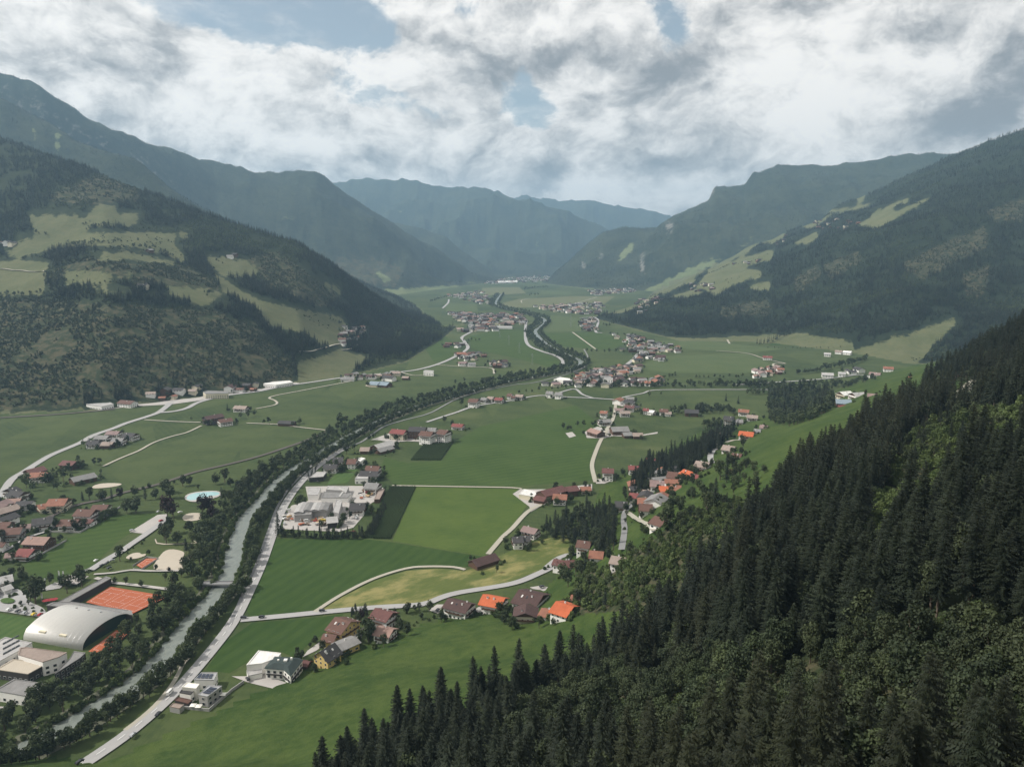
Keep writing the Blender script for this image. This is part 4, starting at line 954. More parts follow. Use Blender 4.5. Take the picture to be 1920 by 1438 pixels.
def roof_mat(k):
    col = ROOFC[k]
    def fn(t, b):
        oc = t.new('ShaderNodeTexCoord').outputs['Object']; g = t.new('ShaderNodeNewGeometry').outputs['Position']
        wv = t.new('ShaderNodeTexWave', inp={'Vector': oc, 'Scale': 1.1, 'Distortion': .6, 'Detail': 2.0}); wv.bands_direction = 'X'
        n = t.noise(t.v('MULTIPLY', oc, (1, .35, 1)), .5, 6, .7); n2 = t.noise(g, .12, 4, .6)
        kk = t.m('ADD', t.m('ADD', t.m('MULTIPLY', n, .7), t.m('MULTIPLY', n2, .5)), t.m('ADD', t.m('MULTIPLY', wv.outputs[1], .12), .36))
        c = t.v('SCALE', col); t.l.new(kk, c.node.inputs[3])
        t.l.new(c, b.inputs['Base Color']); b.inputs['Roughness'].default_value = .75; b.inputs['Specular IOR Level'].default_value = .3
        bp = t.new('ShaderNodeBump', inp={'Strength': .5, 'Distance': .12, 'Height': wv.outputs[1]}); t.l.new(bp.outputs[0], b.inputs['Normal'])
    return mat('roof_' + k, fn)
MR = {k: roof_mat(k) for k in ROOFC}
MW = {k: plain('wall_' + k, c, .85, .10, .35) for k, c in WALLC.items()}
M_GLASS = plain('window_glass', (.022, .026, .030), .15, .1, 1, 0, .6)
M_FRAME = plain('window_frame', (.55, .54, .52), .6, .05)
M_WOOD = plain('dark_timber', (.085, .048, .030), .85, .25, 1.2)
M_WOODL = plain('light_timber', (.26, .16, .09), .85, .2, 1.2)
M_SOLAR = plain('solar_glass', (.035, .045, .07), .15, .1, 1, .2, .6)
M_PLASTER = MW['white']
M_METAL = plain('grey_metal', (.42, .42, .42), .45, .08, .3, .5)
def quad_win(w, h, deep=.08):
    v, f = boxes([(-w / 2, w / 2, 0, deep, 0, h), (-w / 2 + .12, w / 2 - .12, deep, deep + .03, .12, h - .12)])
    return mesh_of('window', v, f, [M_FRAME, M_GLASS], [0] * 6 + [1] * 6)
WIN = {'n': quad_win(1.3, 1.4), 'w': quad_win(2.2, 1.4), 'f': quad_win(1.9, 1.7)}
_v, _f = boxes([(-.55, .55, 0, .08, 0, 2.1)]); DOOR = mesh_of('door', _v, _f, M_WOOD)
YARDS = []
def gable_meshes(L, W, hw, pitch, rk, wk, ov=1.1, base=3.0):
    rise = W / 2 * tan(pitch); l, w = L / 2, W / 2
    V = [(-l,-w,-base),(l,-w,-base),(l,w,-base),(-l,w,-base),(-l,-w,hw),(l,-w,hw),(l,w,hw),(-l,w,hw),(-l,0,hw+rise-.05),(l,0,hw+rise-.05)]
    Fc = [(0,1,5,4),(2,3,7,6),(1,2,6,9,5),(3,0,4,8,7),(4,5,9,8),(6,7,8,9)]
    wall = mesh_of('wall', V, Fc, MW[wk])
    s = tan(pitch); lo, wo = l + ov, w + ov; t = .28; zr, ze = hw + rise + .12, hw - ov * s + .12
    V = [(-lo,0,zr),(lo,0,zr),(-lo,-wo,ze),(lo,-wo,ze),(-lo,wo,ze),(lo,wo,ze)]
    V += [(x, y, z + t) for x, y, z in V]
    Fc = [(6,8,9,7),(6,7,11,10),(0,1,3,2),(0,4,5,1),(2,3,9,8),(4,10,11,5),(0,2,8,6),(0,6,10,4),(1,7,9,3),(1,5,11,7)]
    roof = mesh_of('roof', V, Fc, MR[rk])
    return wall, roof, rise
def locate(a, b, top):
    """ridge ends in photo pixels -> base point, length, heading"""
    z = 0.0
    for _ in range(6):
        A, B = np.array(P(a[0], a[1], z + top)), np.array(P(b[0], b[1], z + top))
        m = (A + B) / 2; z = .5 * z + .5 * max(0.0, float(height(*m)))
        if z < .3: z = 0.0
    d = B - A
    return m, z, float(np.linalg.norm(d)), atan2(d[1], d[0])
def house(pts, W, hw, rk, wk, label, name='house', cat='house', group=None, pitch=24, bal=True, wins=True, chim=1, timber=True, sky=0, solar=0):
    W *= 1.1; hw *= 1.14 if hw > 4.9 else 1.0
    pitch = radians(pitch); top = hw + W / 2 * tan(pitch) + .4
    m, z, L, rz = locate(pts[0], pts[1], top)
    L = max(L - .6, 5.0)
    o = link(name, None, None, (m[0], m[1], z), rz); tag(o, label, cat, group)
    YARDS.append((m[0], m[1], max(L, W) / 2))
    wall, roof, rise = gable_meshes(L, W, hw, pitch, rk, wk)
    link('wall', wall, o); ro = link('roof', roof, o)
    dist = hypot(m[0], m[1]); near = dist < 1250
    s = tan(pitch)
    rd = random.Random(int(pts[0][0] * 7 + pts[0][1]))
    for c in range(chim if near else min(chim, 1)):
        cx = L * rd.uniform(-.3, .3); cyy = W * rd.choice((-.16, .16)); cz = hw + rise - abs(cyy) * s
        v, f = boxes([(cx - .45, cx + .45, cyy - .4, cyy + .4, cz - .3, cz + 1.3), (cx - .58, cx + .58, cyy - .52, cyy + .52, cz + 1.3, cz + 1.45)])
        link('chimney', mesh_of('chimney', v, f, [M_PLASTER, M_METAL], [0] * 6 + [1] * 6), ro)
    def onroof(nm, cx, w, y0, y1, m_, sgn, th=.10):
        zz = lambda y: hw + rise - y * s + .42
        V = [(cx - w / 2, sgn * y0, zz(y0)), (cx + w / 2, sgn * y0, zz(y0)), (cx + w / 2, sgn * y1, zz(y1)), (cx - w / 2, sgn * y1, zz(y1))]
        V += [(a_, b_, c_ + th) for a_, b_, c_ in V]
        link(nm, mesh_of(nm, V, [(0,3,2,1),(4,5,6,7),(0,1,5,4),(1,2,6,5),(2,3,7,6),(3,0,4,7)], m_), ro)
    camside = -1 if (sin(rz) * (0 - m[0]) - cos(rz) * (0 - m[1])) > 0 else 1      # which long side looks at the camera
    for k in range(sky): onroof('skylight', -L * .25 + k * L * .22, 1.1, W * .16, W * .26, M_GLASS if k % 2 else M_FRAME, camside)
    for k in range(solar): onroof('solar_panel', -L * .3 + k * 2.2, 2.0, W * .1, W * .34, M_SOLAR, camside)
    if not wins: return o
    storeys = max(1, int(round(hw / 2.8)))
    for sd_ in ((-1, 1) if dist < 620 else (camside,)):
        n = max(2, int(L / (3.1 if near else 4.6)))
        for st in range(storeys):
            for i in range(n):
                if rd.random() < .12: continue
                w_ = link('window', WIN['n' if rd.random() < .75 else 'w'], o, ((i + .5) / n * L - L / 2, sd_ * W / 2, .9 + st * 2.75), 0 if sd_ > 0 else pi)
    gx = 1 if (cos(rz) * (0 - m[0]) + sin(rz) * (0 - m[1])) > 0 else -1
    for g_ in ((-1, 1) if dist < 620 else (gx,)):
        n = max(2, int(W / 3.4))
        for st in range(storeys):
            for i in range(n):
                if st == 0 and i == n // 2: link('door', DOOR, o, (g_ * L / 2, (i + .5) / n * W - W / 2, 0.0), -pi / 2 * g_ ); continue
                link('window', WIN['n'], o, (g_ * L / 2, (i + .5) / n * W - W / 2, .9 + st * 2.75), -pi / 2 * g_)
        if timber and near and wk in ('white', 'cream'):
            zt = hw - .9 if storeys > 1 else hw
            e = .06; x = g_ * (L / 2 + e)
            V = [(x, -W / 2 + .02, hw - .2), (x, W / 2 - .02, hw - .2), (x, 0, hw + rise - .06)]
            V += [(g_ * (L / 2 + .004), y, z_) for _, y, z_ in V]
            link('timber_gable', mesh_of('timber_gable', V, [(0,1,2),(5,4,3),(0,3,4,1),(1,4,5,2),(2,5,3,0)], M_WOOD), o)
        if bal and near and storeys > 1:
            x0, x1 = (L / 2 + .07, L / 2 + 1.2) if g_ > 0 else (-L / 2 - 1.2, -L / 2 - .07)
            zb = hw - 2.75
            xe = (x1 - .08, x1) if g_ > 0 else (x0, x0 + .08)
            v, f = boxes([(x0, x1, -W * .42, W * .42, zb - .18, zb), (xe[0], xe[1], -W * .42, W * .42, zb, zb + 1.0)])
            link('balcony', mesh_of('balcony', v, f, M_WOOD), o)
    if bal and near and storeys > 1 and L > 9:
        y0, y1 = (W / 2 + .12, W / 2 + 1.1) if camside > 0 else (-W / 2 - 1.1, -W / 2 - .12)
        zb = hw - 2.7; ye = (y1 - .08, y1) if camside > 0 else (y0, y0 + .08)
        v, f = boxes([(-L * .36, L * .36, y0, y1, zb - .18, zb), (-L * .36, L * .36, ye[0], ye[1], zb, zb + .95)])
        link('balcony', mesh_of('balcony', v, f, M_WOOD if wk != 'yellow' else M_WOODL), o)
    return o
def flat_building(pts, h, rm, wm, label, name='building', cat='building', group=None, rim=.45, wins=0, z=0.0, base=0.0):
    """pts: roof corners in photo pixels at height h"""
    Q = np.array([P(*p, z + h) for p in pts]); c = Q.mean(0)
    area = sum(Q[i][0] * Q[(i + 1) % len(Q)][1] - Q[(i + 1) % len(Q)][0] * Q[i][1] for i in range(len(Q)))
    if area < 0: Q = Q[::-1]
    q = Q - c; n = len(q)
    o = link(name, None, None, (c[0], c[1], z)); tag(o, label, cat, group)
    V = [(x, y, -2 if z > 1 else 0) for x, y in q] + [(x, y, h) for x, y in q]
    Fc = [(i, (i + 1) % n, n + (i + 1) % n, n + i) for i in range(n)]
    link('wall', mesh_of('wall', V, Fc, wm), o)
    s = .94; up = .12
    V = [(x * 1.015, y * 1.015, h) for x, y in q] + [(x * 1.015, y * 1.015, h + rim) for x, y in q] + [(x * s, y * s, h + rim) for x, y in q] + [(x * s, y * s, h + up) for x, y in q]
    Fc = []
    for k in range(3):
        for i in range(n): Fc.append((k * n + i, k * n + (i + 1) % n, (k + 1) * n + (i + 1) % n, (k + 1) * n + i))
    Fc.append(tuple(range(3 * n, 4 * n)))
    ro = link('roof', mesh_of('roof', V, Fc, rm), o)
    if wins:
        for i in range(n):
            a, b = q[i], q[(i + 1) % n]; d = b - a; Ld = np.linalg.norm(d)
            nrm = np.array([d[1], -d[0]]) / Ld
            if np.dot(nrm, -(c + (a + b) / 2)) < 0: continue
            ang = atan2(d[1], d[0]) + pi
            k = max(1, int(Ld / 3.6))
            for st in range(max(1, int(h / 3.1))):
                for j in range(k):
                    p = a + d * (j + .5) / k
                    link('window', WIN['f'], o, (p[0], p[1], .9 + st * 3.0), ang)
    return o, ro, q, c
# ------------------------------------------------------------------ the houses, one by one
H = house
# yellow farm group and neighbours below the side road (ridge ends in crop pixels)
H(k5((1400,268),(1600,330)), 17, 6.2, 'brown', 'yellow', 'large yellow house with a wide brown cross gabled roof beside the dark hedge', chim=2, sky=2)
H(k5((1240,500),(1400,515)), 8.5, 4.6, 'brown', 'yellow', 'small yellow house with brown roof just below the large yellow house', timber=False)
H(k5((1180,745),(1375,625)), 10.5, 6.2, 'dark', 'yellow', 'tall yellow house with steep black roof and skylights', pitch=38, sky=3, bal=False)
H(k5((1420,650),(1660,545)), 10, 4.6, 'grey', 'yellow', 'long yellow barn with grey sheet roof behind the black roofed house', 'barn', 'barn', pitch=14, chim=1, bal=False)
H(k5((930,868),(1010,880)), 4.5, 2.2, 'maroon', 'wood', 'tiny red brown garden hut beside the green roofed guest house', 'garden_hut', 'hut', wins=False, chim=0)
H(cD((855,303),(970,335)), 12.5, 6.4, 'maroon', 'white', 'white house with red brown roof close to the side road', chim=2)
H(cD((868,430),(975,452)), 10.5, 5.4, 'salmon', 'white', 'small white house with faded salmon roof at the meadow edge')
H(cD((1375,232),(1530,272)), 13, 6.0, 'darkbrown', 'white', 'white chalet with long dark brown roof and paved court', sky=2, chim=2)
H(cD((1625,205),(1770,232)), 14, 6.6, 'orange', 'white', 'white chalet with bright orange roof above the meadow', chim=3)
H(k6((520,630),(930,730)), 21, 6.0, 'darkbrown', 'white', 'huge dark brown roofed farmhouse with grey dormers', 'farmhouse', 'farmhouse', chim=2, pitch=20, sky=2)
H(k6((640,900),(620,1060)), 13, 6.0, 'darkbrown', 'cream', 'dark brown wing with cream walls adjoining the huge farmhouse', 'farmhouse', 'farmhouse', pitch=20, chim=2)
H(k6((1190,870),(1480,960)), 15, 5.0, 'orange', 'white', 'long white barn with glowing orange tin roof', 'barn', 'barn', pitch=20, bal=False, chim=1)
H(k6((940,985),(1070,1020)), 9, 4.6, 'terracotta', 'white', 'small white house with grey and orange roof between the big farm roofs', bal=False)
H(k6((1470,760),(1610,780)), 7, 3.0, 'terracotta', 'wood', 'small red brown shed behind the orange barn', 'shed', 'shed', wins=False, chim=0)
H(k6((1560,645),(1700,665)), 6.5, 2.8, 'dark', 'wood', 'small dark hut on the slope above the orange barn', 'garden_hut', 'hut', wins=False, chim=0)
H(k6((1150,70),(1300,95)), 9, 6.2, 'maroon', 'white', 'left wing of the white house with maroon roof above the farm')
H(k6((1230,110),(1500,90)), 11, 5.6, 'maroon', 'white', 'white house with broad dusty maroon roof above the farm', chim=2)
H(cF((408,42),(485,52)), 12, 6.0, 'brown', 'white', 'white house with dark brown roof at the top of the paved lane')
H(cF((482,115),(560,122)), 11, 5.4, 'terracotta', 'white', 'white house with red brown roof right of the paved lane')
H(cF((618,152),(700,166)), 10.5, 5.4, 'taupe', 'white', 'white house with light brown roof at the bottom of the slope road')
H(cC((1620,1398),(1785,1345)), 11, 3.6, 'darkbrown', 'wood', 'solitary dark wooden field barn with brown roof in the meadow', 'barn', 'barn', wins=False, chim=0, pitch=26)
H(cE((92,1140),(190,1162)), 10.5, 5.2, 'mauve', 'white', 'white house with dusty mauve roof beside the farm track')
H(cE((5,1222),(75,1218)), 11, 5.6, 'dark', 'white', 'white house with black roof left of the mauve roofed house')
H(cE((70,1212),(135,1215)), 10, 5.0, 'dark', 'white', 'white house with dark roof between its two neighbours by the track')
# long barns and slope village
flat_building(cE((52,905),(90,868),(195,888),(165,925)), 5.0, MR['white'], MW['cream'], 'low barn with broad white roof on the concrete yard', 'barn', 'barn')
H(cE((215,878),(372,838)), 14, 6, 'maroon', 'wood', 'long wooden barn with maroon roof behind the concrete yard', 'barn', 'barn', wins=False, chim=0)
H(cE((400,848),(482,838)), 12, 5, 'maroon', 'wood', 'shorter maroon roofed barn next to the long one', 'barn', 'barn', wins=False, chim=0)
H(cE((180,912),(255,925)), 10, 4, 'maroon', 'wood', 'low maroon roofed shed between the white roof and the orange roof', 'shed', 'shed', wins=False, chim=0)
H(cE((312,900),(410,905)), 12, 5.5, 'terracotta', 'white', 'house with orange tiled roof at the head of the track')
H(cE((512,848),(585,846)), 9, 4.5, 'terracotta', 'cream', 'small house with orange roof at the right end of the long barns')
for q, W, hw, rk, wk, lab in (
    (cE((680,708),(760,712)), 12.5, 8.4, 'maroon', 'white', 'three storey white house with red brown roof at the end of the lane'),
    (cE((875,690),(948,692)), 11, 5.5, 'red', 'white', 'white house with red roof right of the three storey house'),
    (cE((1008,633),(1078,638)), 11, 5.2, 'red', 'white', 'white house with red roof at the left tip of the spruce belt'),
    (cE((1172,750),(1290,764)), 14, 6.0, 'brown', 'white', 'wide white house with brown roof at the top of the slope village'),
    (cE((1290,740),(1368,766)), 11, 5.0, 'orange', 'white', 'house with orange roof just right of the wide brown roof'),
    (cE((1345,772),(1402,786)), 9, 4.0, 'red', 'white', 'low house with red roof below the orange roof'),
    (cE((1382,678),(1475,692)), 13, 7.0, 'taupe', 'white', 'tall house with striped grey brown roof near the slope road'),
    (cE((1038,812),(1150,818)), 14, 6.6, 'mauve', 'white', 'large white house with mauve brown roof in the middle of the slope village'),
    (cE((968,880),(1040,884)), 10, 4.0, 'taupe', 'grey', 'low grey brown roofed house below the large mauve roof'),
    (cE((885,903),(958,910)), 10.5, 6.0, 'red', 'white', 'white house with faded red roof at the left of the slope village'),
    (cE((945,945),(1060,952)), 12, 4.4, 'terracotta', 'wood', 'wooden house with rusty orange roof above the three storey block'),
    (cE((955,1005),(1045,1008)), 12.5, 8.4, 'brown', 'white', 'white three storey block with brown roof below the rusty orange roof'),
    (cE((1075,1108),(1155,1135)), 12, 5.6, 'brown', 'white', 'lowest white house with brown roof at the end of the branch lane'),
    (cE((775,962),(862,966)), 11.5, 6.0, 'dark', 'white', 'white house with black roof left of the slope road'),
    (cE((1105,868),(1180,872)), 11, 5.6, 'orange', 'white', 'white house with bright orange roof behind the tall slope tree'),
    (cE((1190,862),(1262,868)), 12, 4.6, 'terracotta', 'white', 'house with red brown roof at the right end of the slope village'),
    (cE((1585,556),(1668,568)), 13, 5.6, 'taupe', 'white', 'grey brown roofed house beside the curved slope road'),
    (cE((1650,625),(1716,634)), 10.5, 5.0, 'brown', 'white', 'brown roofed house on the green slope below the curved road'),
    (cE((1705,440),(1808,450)), 14, 5.6, 'orange', 'white', 'house with broad orange roof high on the green slope'),
    (cE((1628,756),(1706,764)), 9, 4.0, 'red', 'wood', 'red roofed barn between the near slope trees'),
    (cE((1815,428),(1860,432)), 10, 4.6, 'grey', 'white', 'grey roofed house right of the broad orange roof'),
    (cE((1862,398),(1912,404)), 10, 4.6, 'mauve', 'white', 'uppermost mauve roofed house on the green slope'),
    (cE((592,408),(668,432)), 13, 5.0, 'salmon', 'wood', 'wooden farmhouse with pale pinkish roof in the middle fields'),
    (cE((742,400),(865,396)), 17, 5.0, 'grey', 'wood', 'wide dark barn with grey roof beside the middle farm'),
    (cE((830,440),(890,438)), 12, 4.0, 'grey', 'wood', 'small grey shed in front of the wide dark barn'),
    (cE((905,444),(975,444)), 12, 4.0, 'taupe', 'wood', 'low brown shed at the right of the middle farm'),
    (cE((650,345),(732,340)), 12, 5.0, 'grey', 'white', 'grey roofed house among orchard trees by the lane'),
    (cE((665,278),(715,282)), 10, 6.4, 'terracotta', 'white', 'tall white house with orange roof left of the lane'),
    (cE((808,280),(880,280)), 11, 5.0, 'taupe', 'white', 'white house right of the lane with grey brown roof'),
    (cE((845,194),(915,200)), 13, 6.0, 'dark', 'white', 'dark roofed inn at the field junction'),
    (cE((845,236),(915,240)), 12, 5.6, 'maroon', 'white', 'white house with maroon roof below the dark roofed inn'),
    (cE((985,260),(1022,262)), 10, 5.4, 'red', 'white', 'white house with red roof in the row east of the lane'),
    (cE((1030,272),(1068,278)), 10, 4.4, 'white', 'white', 'bright white small house beside the red roofed one in the row'),
    (cE((1110,264),(1170,268)), 12, 5.4, 'brown', 'white', 'white house with brown roof in the middle of the field row'),
    (cE((1150,286),(1192,288)), 9, 4.0, 'taupe', 'white', 'small white annex in front of the brown roofed row house'),
    (cE((1295,268),(1395,272)), 15, 5.0, 'dark', 'wood', 'long dark barn at the end of the field row'),
    (cE((1590,318),(1662,324)), 14, 8.6, 'dark', 'white', 'large white and black apartment house by the wood'),
    (cE((1672,345),(1728,348)), 11, 4.5, 'grey', 'white', 'white annex of the black and white apartment house'),
    (cE((1700,266),(1775,272)), 12, 5.6, 'terracotta', 'white', 'orange roofed house behind the apartment house'),
    (cE((1762,310),(1840,316)), 12, 5.0, 'taupe', 'white', 'white house with brown roof right of the apartment house'),
    (cE((1535,446),(1582,450)), 9, 4.2, 'taupe', 'white', 'small house alone above the spruce belt'),
    (cE((262,132),(305,135)), 13, 6.4, 'grey', 'white', 'left one of the twin striped white blocks by the field lane'),
    (cE((328,140),(376,143)), 13, 6.4, 'grey', 'white', 'right one of the twin striped white blocks by the field lane'),
    (cE((0,166),(18,166)), 10, 5, 'brown', 'white', 'white house with brown roof left of a smaller one by the hotel lane'), (cE((32,156),(84,160)), 11, 5, 'taupe', 'white', 'white house with pale roof at the bend of the hotel lane'),
    (cC((1600,188),(1665,192)), 15, 8.4, 'brown', 'white', 'white block with brown hipped look roof by the river wood'), (cC((1690,180),(1730,184)), 10, 5, 'grey', 'white', 'grey roofed house behind the white block by the river wood'),
    (cC((1740,172),(1780,176)), 11, 5, 'taupe', 'white', 'white gabled house before the red roof on the hotel lane'), (cC((1795,180),(1850,184)), 11, 5, 'red', 'white', 'house with bright red roof on the hotel lane'),
    (cC((1888,150),(1917,152)), 12, 5, 'brown', 'white', 'brown roofed house at the far end of the hotel lane'),
    (cC((1020,415),(1122,424)), 15, 8.0, 'red', 'cream', 'cream hotel wing with light red roof'), (cC((1152,398),(1270,402)), 16, 9.5, 'dark', 'wood', 'dark roofed timber hotel building behind the white blocks'),
    (cC((1240,430),(1325,438)), 15, 11, 'brown', 'white', 'left white hotel block with many windows'), (cC((1375,418),(1438,426)), 15, 11, 'brown', 'white', 'right white hotel block with brown roof'),
    (cC((1290,405),(1350,408)), 12, 6, 'grey', 'white', 'low grey roofed house between the hotel blocks'), (cC((1475,374),(1552,380)), 11, 4.6, 'red', 'white', 'house with dark red roof at the right end of the hotel group'),
    (cC((885,535),(1005,500)), 17, 4.6, 'lightgrey', 'wood', 'long barn with pale grey roof below the hotel'), (cC((905,565),(1010,538)), 11, 3.6, 'grey', 'wood', 'narrow lean shed along the long pale barn'), (cC((785,552),(850,552)), 12, 4.0, 'taupe', 'wood', 'small brown roofed shed left of the long pale barn'),
    (cC((580,628),(650,626)), 13, 5.6, 'dark', 'white', 'grey roofed house first in the row below the river road'), (cC((515,678),(608,680)), 11, 5.6, 'dark', 'white', 'dark roofed house second in the row with white window band'),
    (cC((690,640),(750,640)), 14, 5.6, 'brown', 'white', 'brown roofed half of the double house above the small lawn'),
    (cC((830,690),(925,694)), 13, 5.4, 'brown', 'white', 'brown roofed uppermost house of the row above the lane'), (cC((785,728),(915,732)), 13, 5.4, 'dark', 'white', 'dark roofed middle house of the row above the lane'),
    (cC((830,815),(920,822)), 14, 5.8, 'grey', 'white', 'white gabled house with grey roof beside the maize field'),
    (cC((175,352),(290,356)), 11, 4.0, 'dark', 'wood', 'dark wooden barn alone by the straight track'),
    (cC((1100,20),(1145,22)), 10, 4, 'taupe', 'wood', 'brown field hut near the river wood'), (cC((955,12),(1035,20)), 13, 6, 'dark', 'white', 'dark roofed farmhouse behind the blue roofed barn'),
    (cC((635,28),(735,26)), 14, 4, 'grey', 'white', 'long grey shed by the hill road'), (cC((860,58),(925,62)), 18, 4.6, 'blue', 'cream', 'left half of the blue roofed barn on its gravel apron'), (cC((932,60),(998,66)), 18, 4.6, 'blue', 'wood', 'right half of the blue roofed barn on its gravel apron'),
    (cA((1530,322),(1658,300)), 14, 7.5, 'darkbrown', 'dark', 'large black timber farmhouse in the left meadows'), (cA((1635,345),(1730,332)), 13, 5.6, 'brown', 'white', 'white farmhouse with brown roof right of the black timber one'),
    (cA((1762,240),(1850,244)), 13, 5, 'taupe', 'white', 'brown roofed farmhouse behind the tall conifer'),
    (cA((660,500),(745,498)), 14, 5, 'dark', 'white', 'front left house of the meadow hamlet'), (cA((770,512),(848,512)), 12, 4.4, 'taupe', 'wood', 'low brown house at the front of the meadow hamlet'), (cA((850,482),(928,484)), 12, 5, 'grey', 'white', 'grey roofed house in the middle of the meadow hamlet'),
    (cA((725,462),(815,466)), 12, 5, 'grey', 'white', 'house in the back row of the meadow hamlet at the left'), (cA((808,430),(895,432)), 12, 5, 'mauve', 'white', 'mauve roofed house at the back of the meadow hamlet'), (cA((935,442),(1015,448)), 13, 5.4, 'dark', 'white', 'right hand house of the meadow hamlet'),
    (cA((475,650),(570,656)), 13, 5, 'maroon', 'wood', 'maroon roofed house among trees behind the long barn'), (cA((195,722),(320,692)), 13, 6, 'maroon', 'wood', 'maroon roofed house on the village main road'), (cA((235,742),(360,738)), 13, 5.6, 'terracotta', 'white', 'orange brown roofed house next to the village main road'),
    (k1((1060,120),(1400,45)), 13, 4.6, 'grey', 'wood', 'long wooden riding barn with grey roof'), (k1((110,290),(230,250)), 13, 6, 'dark', 'white', 'dark roofed house at the bend of the village road'), (k1((170,310),(360,330)), 13, 5.4, 'dark', 'white', 'second dark roofed house with gable towards the village gardens'),
    (k1((90,440),(310,430)), 12, 4.6, 'salmon', 'white', 'long building with striped pinkish roof at the left edge'), (k1((-60,600),(240,515)), 12, 5.6, 'taupe', 'dark', 'long brown grey roofed house at the left picture edge'), (k1((560,530),(700,500)), 11, 4.6, 'terracotta', 'cream', 'low terracotta roofed wing left of the villa'),
    (k1((740,440),(1010,430)), 16, 6.6, 'terracotta', 'cream', 'cream villa with terracotta roof and white turrets'), (k1((1170,590),(1420,600)), 14, 6.6, 'brown', 'white', 'white house with dark brown roof beside the railway'), (k1((1400,530),(1620,525)), 14, 5.4, 'brown', 'white', 'brown roofed house behind the white one by the railway'),
    (k1((490,740),(790,700)), 14, 5.4, 'dark', 'white', 'house with long charcoal roof by the village lane'), (k1((920,745),(1180,745)), 13, 4.6, 'brown', 'white', 'brown roofed bungalow beside the paddock wall'), (k1((1240,735),(1400,745)), 8, 3.6, 'maroon', 'white', 'small maroon roofed porch house between two brown roofs'),
    (k1((60,880),(330,860)), 13, 5.6, 'brown', 'grey', 'grey walled house with brown roof beside the large conifer'), (k1((-120,890),(60,880)), 12, 5.6, 'brown', 'white', 'brown roofed house cut by the left picture edge'), (k1((420,1000),(740,1010)), 14, 5.4, 'salmon', 'wood', 'house with faded salmon roof above the red roofed bungalow'),
    (k1((300,1180),(510,1190)), 13, 4.4, 'red', 'white', 'bungalow with bright red tiled roof in the left village'), (k1((90,1250),(220,1235)), 8, 3.0, 'mauve', 'white', 'small mauve roofed garage beside the red roofed bungalow'), (k1((310,830),(450,810)), 8, 3.4, 'mauve', 'white', 'small mauve roofed garage near the charcoal roof'),
    (k2((-60,180),(170,130)), 11, 4.4, 'lightgrey', 'white', 'pale grey roofed house at the left edge above the roundabout'), (k2((20,320),(140,280)), 7, 3.2, 'lightgrey', 'white', 'small pale roofed garage above the roundabout'),
    (cA((905,198),(1005,206)), 15, 5.6, 'brown', 'white', 'brown roofed roadside house left of the hill foot lots'),
    (cE((1000,55),(1045,60)), 12, 5, 'terracotta', 'white', 'orange roofed house in the far part of the upper village'),
    (cG((845,222),(905,226)), 15, 6, 'maroon', 'wood', 'solitary dark farmhouse high on the right meadow'), (cG((915,236),(950,238)), 10, 4, 'taupe', 'white', 'small barn beside the solitary high farmhouse'),
    (cG((-30,350),(25,352)), 12, 5, 'red', 'white', 'far farmhouse with bright red roof in the light meadow'), (cG((708,415),(768,418)), 14, 6, 'terracotta', 'white', 'orange roofed house at the foot of the wooded spur'),
    (cG((625,452),(690,458)), 14, 5, 'mauve', 'white', 'dusty roofed farm below the wooded spur'), (cG((330,452),(400,455)), 14, 5, 'lightgrey', 'white', 'white farm building at the left of the right side lane'), (cG((432,448),(475,450)), 12, 5, 'lightgrey', 'white', 'white house in the middle of the right side lane'),
    (cG((345,330),(385,332)), 12, 5, 'lightgrey', 'white', 'left white house of the small far hamlet'), (cG((415,315),(455,318)), 12, 5, 'taupe', 'white', 'middle house of the small far hamlet'), (cG((465,318),(512,322)), 13, 5, 'white', 'white', 'right white house of the small far hamlet'),
    (cG((415,640),(505,645)), 15, 6, 'blue', 'dark', 'dark building with slate blue flat looking roof at the wood edge'), (cG((425,680),(500,676)), 9, 4, 'red', 'wood', 'red roofed shed below the slate blue roof'),
    (cG((440,590),(500,585)), 15, 8, 'white', 'cream', 'left pale block among the trees above the slate blue roof'), (cG((515,605),(600,600)), 14, 6, 'lightgrey', 'white', 'middle pale house among the trees above the slate blue roof'), (cG((610,615),(680,620)), 13, 5, 'mauve', 'white', 'right pale house among the spur trees'), (cG((860,515),(910,518)), 11, 5, 'terracotta', 'white', 'orange roofed house half hidden by the spur trees')):
    barnish = any(w in lab for w in ('barn', 'shed', 'hut', 'garage'))
    H(q, W, hw, rk, wk, lab, 'barn' if 'barn' in lab else 'shed' if ('shed' in lab or 'hut' in lab) else 'house', 'barn' if 'barn' in lab else 'shed' if ('shed' in lab or 'hut' in lab) else 'hotel' if 'hotel' in lab and 'lane' not in lab and 'below' not in lab else 'house', wins=not barnish, chim=0 if barnish else 1)
